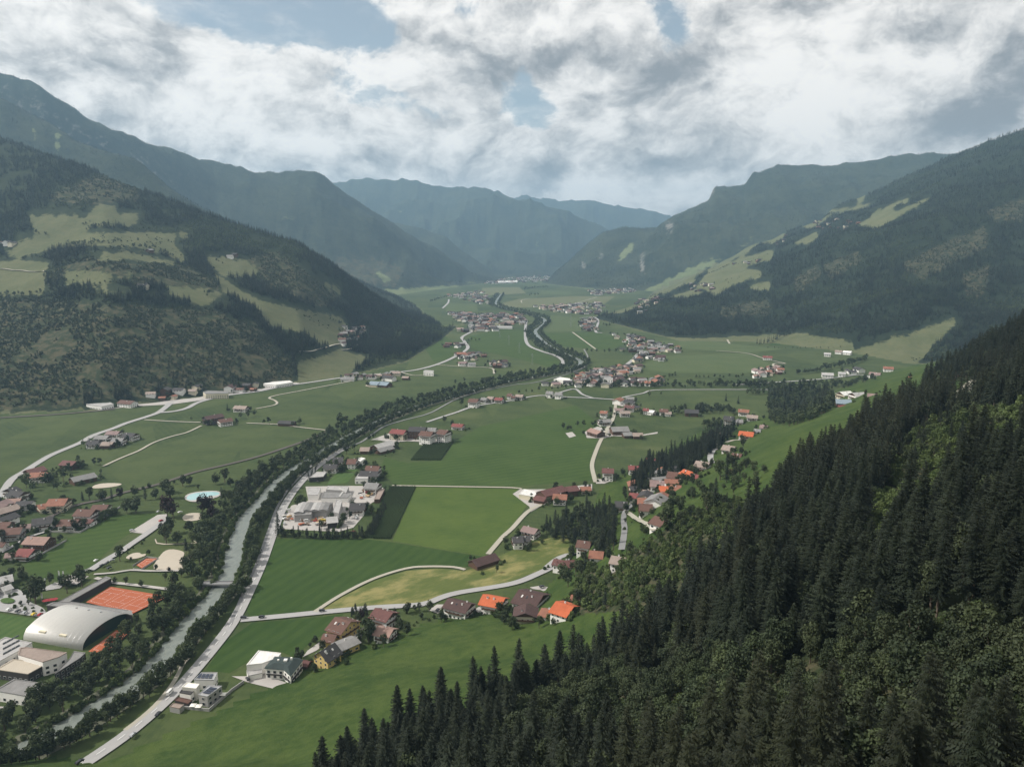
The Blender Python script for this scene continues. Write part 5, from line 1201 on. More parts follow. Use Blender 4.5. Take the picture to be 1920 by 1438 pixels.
# guest house with green hipped roof
o, ro, q, c = flat_building(k5((425,985),(680,1005),(770,1090),(935,880),(880,850),(560,830)), 6.4, MR['green'], MW['white'], 'white guest house with dark green hipped roof and black balconies', 'guest_house', 'guest house', wins=1)
s = .55; n = len(q)
V = [(x * 1.08, y * 1.08, 6.85) for x, y in q] + [(x * s, y * s, 9.3) for x, y in q]
link('roof_slope', mesh_of('roof_slope', V, [(i, (i + 1) % n, n + (i + 1) % n, n + i) for i in range(n)] + [tuple(range(n, 2 * n))], MR['green']), o)
v, f = boxes([(-1, 1, -1, 1, 9.3, 10.3), (2.5, 3.6, 1, 2, 9.3, 10.6), (-5, -4, 0, 1, 8.4, 10.0)]); link('chimney', mesh_of('chimney', v, f, M_PLASTER), ro)
for i in range(n):
    a, b = q[i], q[(i + 1) % n]; d = b - a; L_ = np.linalg.norm(d); nr = np.array([d[1], -d[0]]) / L_
    if np.dot(nr, -(c + (a + b) / 2)) < 0 or L_ < 5: continue
    p0 = a + nr * .1 + d * .08; p1 = b + nr * .1 - d * .08; e0, e1 = p0 + nr * 1.1, p1 + nr * 1.1
    V = [(*p0, 3.2), (*p1, 3.2), (*e1, 3.2), (*e0, 3.2), (*p0, 3.35), (*p1, 3.35), (*e1, 4.2), (*e0, 4.2)]
    link('balcony', mesh_of('balcony', V, [(0,3,2,1),(4,5,1,0),(3,7,6,2),(4,7,3,0),(1,2,6,5),(4,5,6,7)], MW['dark']), o)
# white modern house with curved terraces
o, ro, q, c = flat_building(k5((165,940),(330,740),(640,775),(600,830),(480,880),(380,915)), 7.0, MR['white'], MW['white'], 'white modern house with flat roof and curved terraces', 'modern_house', 'house', wins=0)
flat_building(k5((165,1015),(370,990),(380,1050),(185,1090)), 3.2, MR['lightgrey'], MW['white'], 'low curved terrace wing of the modern house', 'terrace_wing', 'annex')
# grey modern cubes by the main road
for pts, h, rm, lab in ((k7((680,580),(830,440),(1150,440),(1080,590)), 6.0, M_METAL, 'white modern cube with solar roof nearest the meadow'), (k7((770,885),(960,700),(1240,710),(950,920)), 6.4, M_METAL, 'white modern cube with dark roof and terrace'),
                        (k7((390,840),(470,740),(780,690),(700,790),(610,880)), 5.4, MR['dark'], 'white modern cube with cream awning beside the road')):
    o, ro, q, c = flat_building(pts, h, rm, MW['grey'] if 'dark' in lab else MW['white'], lab, 'modern_house', 'house', wins=1)
    ax = q[1] - q[0]; ax2 = q[-1] - q[0]
    if 'awning' in lab: continue
    for i in range(4):
        for j in range(3):
            p = q[0] * 1.0 + ax * (.2 + .2 * j) + ax2 * (.16 + .19 * i); e1, e2 = ax * .16, ax2 * .15
            V = [(*p, h + .3), (*(p + e1), h + .3), (*(p + e1 + e2), h + .3), (*(p + e2), h + .3)]
            V += [(x, y, z + .25) for x, y, z in V]
            link('solar_panel', mesh_of('solar_panel', V, [(0,3,2,1),(4,5,6,7),(0,1,5,4),(1,2,6,5),(2,3,7,6),(3,0,4,7)], M_SOLAR), ro)
flat_building(k7((440,730),(540,640),(790,670),(720,760)), 7.2, plain('canvas', (.74, .72, .66), .8, .05), plain('canvas_side', (.6, .58, .52), .8, .05), 'bright cream awning roof over the roadside cube', 'awning', 'awning')
flat_building(k7((190,1120),(260,1050),(480,1080),(390,1160)), 3.0, MR['taupe'], MW['grey'], 'low concrete garage with flat brown roof by the road', 'garage', 'garage')
flat_building(k7((290,990),(370,930),(640,990),(560,1060)), 2.6, MR['brown'], MW['dark'], 'dark carport behind the concrete garage', 'carport', 'carport')
for k, pts in enumerate((k7((600,1090),(650,1040),(710,1060),(680,1110)), k7((720,1100),(760,1060),(820,1080),(790,1130)), k7((1200,860),(1260,820),(1320,850),(1270,890)))):
    x, y = P(sum(p[0] for p in pts) / 4, sum(p[1] for p in pts) / 4, 2.4)
    o = link('parasol', None, None, (x, y, 0)); tag(o, ('left pale square parasol beside the dark carport', 'right pale square parasol beside the dark carport', 'pale square parasol in the garden of the solar cube')[k], 'parasol')
    link('pole', mesh_of('pole', *boxes([(-.04, .04, -.04, .04, 0, 2.4)]), M_METAL), o)
    link('canopy', mesh_of('canopy', [(-1.6,-1.6,2.2),(1.6,-1.6,2.2),(1.6,1.6,2.2),(-1.6,1.6,2.2),(0,0,2.8)], [(0,1,4),(1,2,4),(2,3,4),(3,0,4)], plain('canvas', (.74, .72, .66), .8, .05)), o)
# workshops
for pts, h, rm, wm, lab in (
    (k4((430,820),(440,715),(620,715),(575,820)), 5.5, MR['lightgrey'], MW['white'], 'square workshop with pale grey roof beside the big round tree'),
    (k4((690,745),(720,690),(1015,695),(975,790),(915,755)), 5.5, MR['lightgrey'], MW['grey'], 'long metal workshop with skylights at the back of the yard'),
    (k4((620,860),(660,775),(1050,790),(1000,860)), 5.0, MR['grey'], MW['white'], 'dark grey workshop in the middle of the yard with four skylights'),
    (k4((240,1110),(340,925),(790,925),(690,1050),(500,1045),(480,1100)), 6.5, MR['grey'], MW['grey'], 'largest joinery hall with patchwork grey roofs'),
    (k4((800,1005),(840,885),(920,900),(870,1080),(790,1060)), 7.5, MR['lightgrey'], MW['grey'], 'narrow high hall between the two big workshops'),
    (k4((1375,880),(1440,735),(1525,735),(1450,880)), 4.0, MR['taupe'], MW['wood'], 'long shed with terracotta brown roof along the maize'),
    (k4((450,575),(560,490),(700,490),(650,560)), 5.0, MR['lightgrey'], MW['dark'], 'dark villa with white frame roof near the river road'),
    (k4((1100,315),(1190,285),(1250,300),(1180,345)), 5.6, MR['white'], MW['white'], 'white flat roofed half of the double house'),
    (k4((1100,590),(1150,520),(1300,540),(1280,590)), 5.6, MR['lightgrey'], MW['white'], 'white flat roofed house last in the row by the lane'),
    (k3((0,1010 - 1010 + 0),(-60,20),(470,20),(480,40),(250,170),(0,330),(-80,330)) if False else k3((-80,50),(80,-40),(480,40),(250,180),(-80,360)), 8.0, MR['lightgrey'], MW['white'], 'school wing with rows of roof windows and white rims'),
    (k3((300,120),(400,110),(1000,190),(870,260),(640,330),(270,220)), 9.0, MR['taupe'], MW['white'], 'school wing with long brown sawtooth roofs'),
    (k3((-60,440),(200,290),(560,330),(760,320),(420,510)), 6.0, M_SAND, MW['dark'], 'school terrace building with gravel roof and two dark skylight frames'),
    (k3((820,500),(1130,290),(1280,190),(1270,230),(1050,180),(860,260),(700,400)) if False else k3((820,510),(1030,300),(1110,170),(1280,195),(1200,270)), 6.5, MR['grey'], MW['dark'], 'narrow school wing beside the river trees'),
    (k3((-80,760),(210,590),(720,660),(680,700),(380,840)), 6.0, MR['grey'], MW['white'], 'low school hall with wide grey roof at the left edge'),
    (k2((780,600),(1580,170),(1665,195),(1050,540)), 5.0, MR['grey'], MW['dark'], 'long flat roofed stand along the upper clay courts'),
    (k2((700,600),(790,560),(1050,545),(1960,680),(1980,745),(1060,640)), 5.4, MR['grey'], MW['dark'], 'flat roofed changing rooms between the courts and the arched hall'),
    (cA((645,235),(660,222),(800,206),(850,232),(760,250)), 6, MR['lightgrey'], MW['white'], 'flat roofed roadside warehouse at the far left'),
    (cC((55,82),(75,68),(250,55),(275,68),(150,88)), 6, MR['white'], MW['white'], 'long white roadside warehouse at the hill foot'),
    (cE((1575 - 890, 42),(1575 - 890, 35),(755,35),(755,45)) , 14, MR['lightgrey'], MW['white'], 'tall white block in the upper village'),
    (cV((870,514),(960,515),(962,522),(872,521)), 5, MR['lightgrey'], MW['white'], 'long white industrial hall in the distant village'),
    (cV((880,262),(990,258),(990,266),(885,270)), 9, MR['white'], MW['white'], 'bright white hall in the farthest village'),
    (cV((1195,815),(1230,802),(1300,812),(1290,828)), 6, MR['white'], MW['white'], 'wide pale hall left of the upper village'),
    (cV((462,768),(470,762),(520,765),(518,772)), 9, MR['lightgrey'], MW['white'], 'white block alone in the meadow by the hill road'),
    (cA((1520,140),(1560,130),(1700,135),(1710,150),(1540,155)), 9, MR['grey'], MW['cream'], 'long hotel at the foot of the left hill')):
    o, ro, q, c = flat_building(pts, h, rm, wm, lab, 'hall' if 'hall' in lab else 'building', 'school' if 'school' in lab else 'workshop' if 'workshop' in lab or 'joinery' in lab else 'hall' if 'hall' in lab else 'building', wins=1 if 'school' in lab or 'hotel' in lab or 'house' in lab or 'block' in lab else 0)
    if 'skylights' in lab or 'roof windows' in lab:
        ax, ax2 = q[1] - q[0], q[-1] - q[0]
        for i in range(4):
            for j in range(1 if 'workshop' in lab else 3):
                p = q.mean(0) + ax * (-.3 + .22 * i) * (1 if 'workshop' in lab else .9) + ax2 * (-.2 + .25 * j); e1 = ax / np.linalg.norm(ax) * 2.6; e2 = ax2 / np.linalg.norm(ax2) * 1.4
                V = [(*p, h + .2), (*(p + e1), h + .2), (*(p + e1 + e2), h + .2), (*(p + e2), h + .2)]; V += [(x, y, z + .5) for x, y, z in V]
                link('skylight', mesh_of('skylight', V, [(0,3,2,1),(4,5,6,7),(0,1,5,4),(1,2,6,5),(2,3,7,6),(3,0,4,7)], M_FRAME if 'workshop' in lab else M_GLASS), ro)
for k, (a, b, rk) in enumerate((((372,935),(300,1075),'lightgrey'),((470,940),(410,1050),'grey'),((575,940),(525,1045),'lightgrey'),((690,940),(640,1045),'grey'))):
    x0, y0 = P(*k4(a)[0], 7.2); x1, y1 = P(*k4(b)[0], 7.2)
    L_ = hypot(x1 - x0, y1 - y0); w_, r_, _ = gable_meshes(L_, 8.5, .9, radians(14), rk, 'grey', ov=.3, base=0)
    o_ = link('roof_bay', None, None, ((x0 + x1) / 2, (y0 + y1) / 2, 6.7), atan2(y1 - y0, x1 - x0)); tag(o_, ('first', 'second', 'third', 'fourth')[k] + ' gabled roof bay from the left on the joinery hall', 'roof bay')
    link('wall', w_, o_); link('roof', r_, o_)
H(k4((700,1130),(840,1115)), 12, 5, 'lightgrey', 'dark', 'small dark gabled shed at the front of the workshop yard', 'shed', 'shed', wins=False, chim=0)
H(k4((1040,930),(1240,925)), 15, 5.6, 'dark', 'white', 'dark roofed house with balcony inside the workshop yard', chim=1)
# arched tennis hall
A0, A1, B0 = np.array(P(152, 1219)), np.array(P(238, 1160)), np.array(P(44, 1199))
axis = B0 - A0; span = A1 - A0
un = axis / np.linalg.norm(axis); sp_ = span - un * np.dot(span, un); W_ = np.linalg.norm(sp_); sn = sp_ / W_; Ln = np.linalg.norm(axis)
def hall():
    o = link('arched_hall', None, None, (A0[0], A0[1], 0)); tag(o, 'large tennis hall with shining arched metal roof', 'sports hall')
    H_ = 10.2; n = 26; pr = []
    for i in range(n + 1):
        a = pi * i / n; pr.append((W_ / 2 * (1 - cos(a)), H_ * max(sin(a), 0.0) ** .82))
    def pt(u, v, z): p = un * u + sn * v; return (p[0], p[1], z)
    V = [pt(u, v, z) for u in (-1.2, Ln) for v, z in pr] + [pt(u, W_ / 2 + (v - W_ / 2) * .985, z * .97) for u in (-1.2, Ln) for v, z in pr]
    m = n + 1; Fc = [(i, i + 1, m + i + 1, m + i) for i in range(n)] + [(2 * m + i, 3 * m + i, 3 * m + i + 1, 2 * m + i + 1) for i in range(n)] + [(i, 2 * m + i, 2 * m + i + 1, i + 1) for i in range(n)]
    ro = link('roof', mesh_of('roof', V, Fc, plain('arched_metal', (.55, .535, .50), .36, .10, .10, .2, .5), smooth=True), o)
    for u, nm in ((.6, 0), (Ln - .6, 1)):
        V = [pt(u, W_ / 2 + (v - W_ / 2) * .98, z * .965) for v, z in pr]
        link('glass_gable', mesh_of('glass_gable', V, [tuple(range(len(V)))], plain('dark_green_glass', (.018, .035, .033), .2, .1, 1, 0, .5)), o)
    for k in range(1, 12):
        V, Fc = [], []
        i0, i1 = int(n * .04), n
        u = Ln * k / 12
        for i in range(i0, i1):
            v_, z_ = pr[i]; V += [pt(u - .05, v_, z_ + .05), pt(u + .05, v_, z_ + .05)]
        Fc = [(2 * i, 2 * i + 1, 2 * i + 3, 2 * i + 2) for i in range(i1 - i0 - 1)]
        link('seam', mesh_of('seam', V, Fc, M_METAL), ro)
    for u in (.28, .5, .72):
        p = un * Ln * u + sn * W_ * .72; zz = H_ * .86
        link('vent', mesh_of('vent', *boxes([(p[0] - .5, p[0] + .5, p[1] - .5, p[1] + .5, zz - .5, zz + 1.2)]), M_METAL), ro)
    for u in (.30, .66):
        p = un * Ln * u + sn * W_ * .10; e = un * 5.5; e2 = -sn * 1.8
        V = [(*p, 4.2), (*(p + e), 4.2), (*(p + e + e2), 4.2), (*(p + e2), 4.2)]; V += [(x, y, 6.6) for x, y, z in V]
        link('dormer', mesh_of('dormer', V, [(4,5,6,7),(0,1,5,4),(1,2,6,5),(2,3,7,6),(3,0,4,7)], MW['cream']), ro)
hall()
def court(pts, lab, lines=True):
    o = sheet('clay_court', lab, pts, M_CLAY)
    Q = [np.array(P(*p, 0)) for p in pts]; z = lay(); V, Fc = [], []
    def seg(a, b, w=.055):
        t = (b - a) / np.linalg.norm(b - a); n_ = np.array([-t[1], t[0]]) * w; k = len(V)
        V.extend([(*(a + n_), z), (*(a - n_), z), (*(b - n_), z), (*(b + n_), z)]); Fc.append((k, k + 1, k + 2, k + 3))
    bl = lambda u, v: (Q[0] * (1 - u) + Q[3] * u) * (1 - v) + (Q[1] * (1 - u) + Q[2] * u) * v
    for k in range(lines):
        u0, u1 = (k + .12) / lines, (k + .88) / lines
        for a, b in (((u0, .1), (u1, .1)), ((u0, .9), (u1, .9)), ((u0, .1), (u0, .9)), ((u1, .1), (u1, .9)), ((u0, .32), (u1, .32)), ((u0, .68), (u1, .68)), (((u0 + u1) / 2, .32), ((u0 + u1) / 2, .68))): seg(bl(*a), bl(*b))
        a, b = bl(u0 - .02, .5), bl(u1 + .02, .5); t = (b - a) / np.linalg.norm(b - a); n_ = np.array([-t[1], t[0]]) * .03
        nv = [(*(a + n_), .1), (*(b + n_), .1), (*(b + n_), 1.0), (*(a + n_), 1.0)]; nv += [(x - 2 * n_[0], y - 2 * n_[1], zz) for x, y, zz in nv]
        tag(link('tennis_net', mesh_of('tennis_net', nv, [(0,1,2,3),(7,6,5,4),(3,2,6,7)], M_MARK)), 'white tennis net stretched across a clay court', 'tennis net', 'nets on the clay courts')
    tag(link('court_lines', mesh_of('court_lines', V, Fc, M_MARK)), 'white lines of the clay court', None, None, 'structure')
court(k2((1290,570),(1650,335),(2520,480),(1990,740)), 'large red clay tennis courts beside the arched hall', 3)
court([(166,1224),(218,1184),(246,1184),(200,1229)], 'narrow strip of red clay court below the arched hall', 1)
court(k8((370,840),(560,710),(770,710),(470,900)), 'small red hard court with boards round it', 1)
def wallrun(name, lab, cat, pts, h, th, m, cap=False):
    C_ = [np.array(P(*p, 0)) for p in pts]; V, Fc = [], []
    for a, b in zip(C_[:-1], C_[1:]):
        t = (b - a) / np.linalg.norm(b - a); n_ = np.array([-t[1], t[0]]) * th / 2; k = len(V)
        for z_ in (0, h): V += [(*(a - t * th / 2 + n_), z_), (*(a - t * th / 2 - n_), z_), (*(b + n_ * 0 - n_ - t * th / 2), z_), (*(b + n_ - t * th / 2), z_)]
        Fc += [tuple(i + k for i in q_) for q_ in ((0,3,2,1),(4,5,6,7),(0,1,5,4),(1,2,6,5),(2,3,7,6),(3,0,4,7))]
    return tag(link(name, mesh_of(name, V, Fc, m)), lab, cat)
wallrun('wall', 'grey garden wall between the paddock and the village', 'wall', k1((720,940),(1200,950),(1550,740),(1800,570)), 1.5, .4, MW['grey'])
wallrun('wall', 'grey garden wall along the red roofed bungalow', 'wall', k1((500,1350),(760,1200),(1000,1070)), 1.5, .4, MW['grey'])
wallrun('wall', 'grey wall along the meadow beside the modern cubes', 'wall', k7((500,1160),(980,1210),(1450,800),(1680,640)), 1.8, .4, MW['grey'])
wallrun('fence', 'low fence boards around the small red court', 'fence', k8((300,840),(570,670),(790,700),(460,920),(300,900)), 1.3, .15, MW['grey'])
# bridges
def bridge(a, b, w, lab, z=2.6):
    A_, B_ = np.array(P(*a, z)), np.array(P(*b, z)); d = B_ - A_; L_ = np.linalg.norm(d); o = link('bridge', None, None, (*((A_ + B_) / 2), 0), atan2(d[1], d[0])); tag(o, lab, 'bridge')
    link('deck', mesh_of('deck', *boxes([(-L_ / 2, L_ / 2, -w / 2, w / 2, z - .5, z)]), M_ROAD2), o)
    for s_ in (-1, 1): link('railing', mesh_of('railing', *boxes([(-L_ / 2, L_ / 2, s_ * w / 2 - .06, s_ * w / 2 + .06, z + .005, z + 1.0)]), M_METAL), o)
    for s_ in (-1, 1): link('pier', mesh_of('pier', *boxes([(s_ * L_ * .3 - .5, s_ * L_ * .3 + .5, -w / 2 + .3, w / 2 - .3, -.5, z - .51)]), MW['grey']), o)
bridge(cB((1390,130))[0], cB((1730,128))[0], 6.0, 'grey footbridge crossing the river between the tree belts')
bridge(cV((1030,652))[0], cV((1040,640))[0], 6.0, 'far small river bridge') if False else None
# ------------------------------------------------------------------ villages farther off
def village(poly, n, lab, group, cols=('dark', 'brown', 'taupe', 'mauve', 'grey', 'terracotta', 'brown'), size=1.0, slope=False, walls=('white', 'white', 'cream', 'wood'), seed=0):
    rd = random.Random(seed + n); xs = [p[0] for p in poly]; ys = [p[1] for p in poly]; got = []; tries = 0
    while len(got) < n and tries < n * 60:
        tries += 1
        px, py = rd.uniform(min(xs), max(xs)), rd.uniform(min(ys), max(ys))
        if not inpoly(np.array(px), np.array(py), poly): continue
        x, y, z = ground(px, py)
        if any((x - a) ** 2 + (y - b) ** 2 < (17 * size) ** 2 for a, b, *_ in got) or any((x - a) ** 2 + (y - b) ** 2 < (c_ + 10) ** 2 for a, b, c_ in YARDS): continue
        got.append((x, y, z, rd.choice(cols), rd.choice(walls), rd.choice((0, 0, .3, 1.57, 1.2)) + rd.uniform(-.2, .2), rd.uniform(.8, 1.15) * size))
    for g in got: FAR_HOUSES.append(g + (lab, group))
FAR_HOUSES = []
vill = [
 (cV((1320,800),(1400,780),(1450,760),(1560,745),(1690,750),(1680,775),(1590,790),(1570,820),(1500,860),(1420,850),(1330,860)), 40, 'house with pale walls in the upper village beyond the field lane', 'houses of the upper village'),
 (cE((800,60),(1120,50),(1130,90),(860,105)), 14, 'house right of the tall white block in the upper village', 'houses right of the tall white block'),
 (cE((480,10),(700,0),(820,0),(820,50),(620,90),(480,70)), 12, 'house among trees left of the tall white block', 'houses left of the tall white block'),
 (cV((1100,845),(1200,835),(1290,845),(1280,860),(1110,860)), 4, 'low building beside the wide pale hall', 'buildings by the wide pale hall'),
 (cV((1520,560),(1640,570),(1720,600),(1900,630),(1917,665),(1700,665),(1540,655),(1620,620),(1530,580)), 42, 'small house in the long village under the right forest', 'houses of the village under the right forest'),
 (cV((1360,470),(1430,475),(1440,545),(1370,545),(1345,510)), 24, 'small house in the village left of the forest corner', 'houses left of the forest corner'),
 (cV((1080,405),(1450,385),(1480,410),(1440,450),(1350,450),(1250,440),(1110,425)), 60, 'tiny house in the distant riverside village', 'houses of the distant riverside village'),
 (cV((620,470),(780,450),(1000,450),(1040,490),(1035,512),(860,512),(880,545),(620,550),(740,510)), 80, 'tiny house in the distant main village left of the river', 'houses of the distant main village'),
 (cV((600,440),(720,440),(780,470),(640,470)), 18, 'tiny house in the distant main village left of the river', 'houses of the distant main village'),
 (cV((560,340),(780,320),(860,350),(820,400),(700,370)), 46, 'tiny house in the hazy left valley village', 'houses of the hazy left valley village'),
 (cV((1380,315),(1640,300),(1660,325),(1400,345)), 40, 'tiny house at the hazy right valley side', 'houses at the hazy right valley side'),
 (cV((940,245),(1170,225),(1175,262),(960,275),(800,280),(820,262)), 110, 'tiny house in the farthest hazy town', 'houses of the farthest hazy town'),
 (cV((640,680),(780,675),(810,690),(760,710),(680,712)), 11, 'farm building at the bend of the distant road', 'buildings at the bend of the distant road'),
 (cV((845,725),(930,728),(950,745),(850,750)), 6, 'farm building between the meadow trees', 'buildings between the meadow trees'),
 (cV((580,620),(690,622),(680,640),(585,635)), 5, 'farm building behind the road bend', 'buildings behind the road bend'),
 (cV((670,728),(700,724),(740,740),(690,745)), 3, 'small farm by the central meadow lane', 'small farm by the central meadow lane'),
 (cV((0,520),(130,530),(130,560),(0,575)), 12, 'house of the hamlet at the tip of the left hill meadow', 'houses of the hamlet on the left hill tip'),
 (cV((0,600),(60,590),(90,580),(100,600),(0,640)), 6, 'house of the hamlet at the tip of the left hill meadow', 'houses of the hamlet on the left hill tip'),
 (cV((0,800),(120,790),(220,800),(320,780),(330,800),(240,820),(130,815),(0,830)), 9, 'building along the road before the blue roofed barn', 'buildings before the blue roofed barn'),
 (cA((1100,180),(1200,150),(1480,105),(1480,160),(1300,200),(1150,200)), 16, 'building in the busy strip at the foot of the left hill', 'buildings in the hill foot strip'),
 (cA((1720,125),(1917,92),(1917,135),(1740,150)), 7, 'small building right of the long hotel at the hill foot', 'small buildings right of the hill foot hotel'),
 (cG((-90,440),(60,430),(80,460),(-80,490)), 12, 'pink roofed house of the hamlet beside the bent track', 'houses of the pink roofed hamlet'),
 (cG((490,440),(560,435),(560,465),(480,468)), 4, 'house near the middle of the right side lane', 'houses on the right side lane'),
 (cV((1660,675),(1750,672),(1750,700),(1660,720)), 8, 'house at the yellow wood edge road', 'houses at the wood edge road'),
 (cV((1760,700),(1820,700),(1820,716),(1770,718)), 3, 'small farm in the meadow by a dark tree', 'small farm in the meadow'),
 (k1((0,520),(300,560),(280,700),(0,740)), 5, 'low house in the crowded left village', 'houses in the crowded left village'),
 ([(1290,530),(1345,535),(1340,545),(1310,548),(1285,542)], 12, 'white speck of a house on the right hill terrace', 'houses on the right hill terrace'),
 ([(1520,415),(1560,412),(1620,415),(1610,432),(1530,432)], 16, 'small house in the highest village on the right hill', 'houses of the highest right village'),
 ([(1190,565),(1240,550),(1245,570),(1200,590)], 16, 'tiny house of the village climbing the right hill foot', 'houses climbing the right hill foot'),
 ([(1375,495),(1440,480),(1440,487),(1380,503)], 6, 'small house of the middle terrace on the right hill', 'houses on the middle right terrace'),
 ([(1440,462),(1475,440),(1480,447),(1445,470)], 5, 'small house on the steep right terrace', 'houses on the steep right terrace'),
 ([(0,452),(28,455),(26,462),(0,462)], 3, 'farm building at the left edge of the hill meadow', 'farm at the left edge of the hill meadow'),
 ([(274,470),(286,468),(286,474),(274,476)], 1, 'dark roofed farmhouse in the middle of the hill meadows', None),
 ([(255,537),(280,535),(280,542),(255,543)], 2, 'white farmhouse in the wooded fold of the left hill', 'farm in the wooded fold'),
 ([(425,478),(445,478),(445,484),(425,484)], 2, 'farm on the right hand hill meadow', 'farm on the right hand hill meadow'),
 (k1((-20,560),(330,470),(420,560),(300,760),(-20,860)), 7, 'house with grey brown roof in the crowded left village', 'houses with grey brown roofs in the left village'),
 (k1((-20,930),(120,960),(330,1120),(60,1230),(-20,1240)), 4, 'low house left of the faded salmon roof', 'low houses left of the salmon roof'),
 ([(1178,968),(1190,915),(1225,885),(1290,868),(1345,860),(1340,885),(1290,905),(1245,940),(1215,975)], 9, 'white walled house with brown roof squeezed into the slope village', 'small houses of the slope village'),
 (cE((780,205),(930,205),(940,300),(800,300)), 4, 'small house near the field junction', 'small houses near the field junction')]
for i, (poly, n, lab, grp) in enumerate(vill):
    cols = ('mauve', 'salmon', 'terracotta', 'mauve') if 'pink' in lab else ('dark', 'darkbrown', 'brown', 'dark', 'grey', 'mauve', 'darkbrown', 'grey', 'dark', 'terracotta', 'taupe', 'dark')
    if 'right hill' in lab or 'right terrace' in lab or 'highest' in lab: kw = dict(walls=('wood', 'cream', 'wood'))
    else: kw = {}
    village(poly, int(n * (1.5 if 'tiny' in lab else 1.2)) if n > 6 else n, lab, grp, cols, 1.0 if 'tiny' not in lab else 1.15, seed=i, **kw)
ROOFS = ('darkbrown', 'dark', 'brown', 'taupe', 'mauve', 'grey', 'terracotta', 'lightgrey', 'maroon', 'salmon')
HV = {}
def far_variant(rk, wk, k):
    key = (rk, wk, k)
    if key not in HV:
        L, W, hw = ((15, 12, 5.4), (12, 10, 5.0), (18, 13, 6.0))[k]
        w, r, rise = gable_meshes(L, W, hw, radians(23), rk, wk, base=5)
        HV[key] = (w, r, L, W, hw)
    return HV[key]
FAR_HOUSES.sort(key=lambda g: hypot(g[0], g[1]))
sv, sf, sm = [], [], []
for i, (x, y, z, rk, wk, rz, s, lab, grp) in enumerate(FAR_HOUSES):
    k = i % 3
    w, r, L, W, hw = far_variant(rk, wk, k)
    if i < 165:
        o = link('house', None, None, (x, y, z), rz); o.scale = (s, s, s); tag(o, lab, 'house', grp)
        link('wall', w, o); link('roof', r, o)
        if hypot(x, y) < 1900:
            cs = -1 if (sin(rz) * (-x) - cos(rz) * (-y)) > 0 else 1
            for j in range(3): link('window', WIN['w'], o, ((j - 1) * L * .28, cs * W / 2, 3.2 + .9), 0 if cs > 0 else pi)
    else:
        c_, s_ = cos(rz) * s, sin(rz) * s
        for me, base in ((w, 0), (r, 1)):
            o_ = len(sv)
            sv += [(x + c_ * v.co.x - s_ * v.co.y, y + s_ * v.co.x + c_ * v.co.y, z + v.co.z * s) for v in me.vertices]
            mi = (3 + ('white', 'cream', 'wood').index(wk)) if base == 0 else 0
            if base: mi = 6 + ROOFS.index(rk)
            for p in me.polygons: sf.append(tuple(o_ + q for q in p.vertices)); sm.append(mi - 3)
for (x, y, z, rk, wk, rz, s, lab, grp) in FAR_HOUSES:
    for _ in range(random.choice((1, 2, 2, 3))):
        a = random.uniform(0, 6.28); X, Y = x + 13 * cos(a), y + 13 * sin(a)
        plant('dark_leafy_tree', X, Y, max(0, float(height(X, Y))), random.uniform(.45, .85), 'tree among the village houses', 'tree', 'trees among the far village houses')
if sv:
    tag(link('distant_houses', mesh_of('distant_houses', sv, sf, [MW['white'], MW['cream'], MW['wood']] + [MR[k] for k in ROOFS], sm)), 'houses of the farthest hazy villages', None, None, 'stuff')
# ------------------------------------------------------------------ planting on the valley floor
_b0, _b1 = np.array(P(365, 1094)), np.array(P(435, 1093)); _bd = (_b1 - _b0) / np.linalg.norm(_b1 - _b0); BR = ((_b0[0] + _b1[0]) / 2, (_b0[1] + _b1[1]) / 2, -_bd[1], _bd[0])
def along(C, off0, off1, gap, kinds, size, lab, cat, grp, s0=0, s1=1e9, jit=1.0):
    seg = np.linalg.norm(np.diff(C, axis=0), axis=1); s = np.concatenate([[0], np.cumsum(seg)])
    Tn = np.gradient(C, axis=0); Tn /= np.linalg.norm(Tn, axis=1)[:, None] + 1e-9
    d = max(0, s0)
    while d < min(s[-1], s1):
        x, y = np.interp(d, s, C[:, 0]), np.interp(d, s, C[:, 1]); tx, ty = np.interp(d, s, Tn[:, 0]), np.interp(d, s, Tn[:, 1])
        o = random.uniform(off0, off1); X, Y = x - ty * o + random.uniform(-1, 1) * jit, y + tx * o + random.uniform(-1, 1) * jit
        if not ('river' in str(grp) and abs((X - BR[0]) * BR[2] + (Y - BR[1]) * BR[3]) < 7 and hypot(X - BR[0], Y - BR[1]) < 45): plant(random.choice(kinds), X, Y, max(0.0, float(height(X, Y))), random.uniform(*size), lab, cat, grp)
        d += gap(hypot(x, y)) if callable(gap) else gap * random.uniform(.6, 1.4)
LK = ['leafy_tree', 'leafy_tree', 'dark_leafy_tree']
sR = np.concatenate([[0], np.cumsum(np.linalg.norm(np.diff(RC, axis=0), axis=1))])
dist_r = np.hypot(RC[:, 0], RC[:, 1])
def river_belt(o0, o1, dens, lab, grp):
    along(RC, o0, o1, lambda r: dens * max(1, r / 1000), LK, (.6, 1.1), lab, 'tree', grp)
river_belt(11.5, 19, 2.9, 'broadleaf tree in the dense belt on the right bank of the river', 'trees on the right river bank')
river_belt(-36, -11.5, 1.9, 'broadleaf tree in the dense belt on the left bank of the river', 'trees on the left river bank')
along(RC, 6.5, 10, lambda r: 3.0 * max(1, r / 900), ['bush'], (.6, 1.0), 'low bush at the water edge', 'bush', 'bushes along the water')
along(RC, -11, -7, lambda r: 3.0 * max(1, r / 900), ['bush'], (.6, 1.0), 'low bush at the water edge', 'bush', 'bushes along the water')
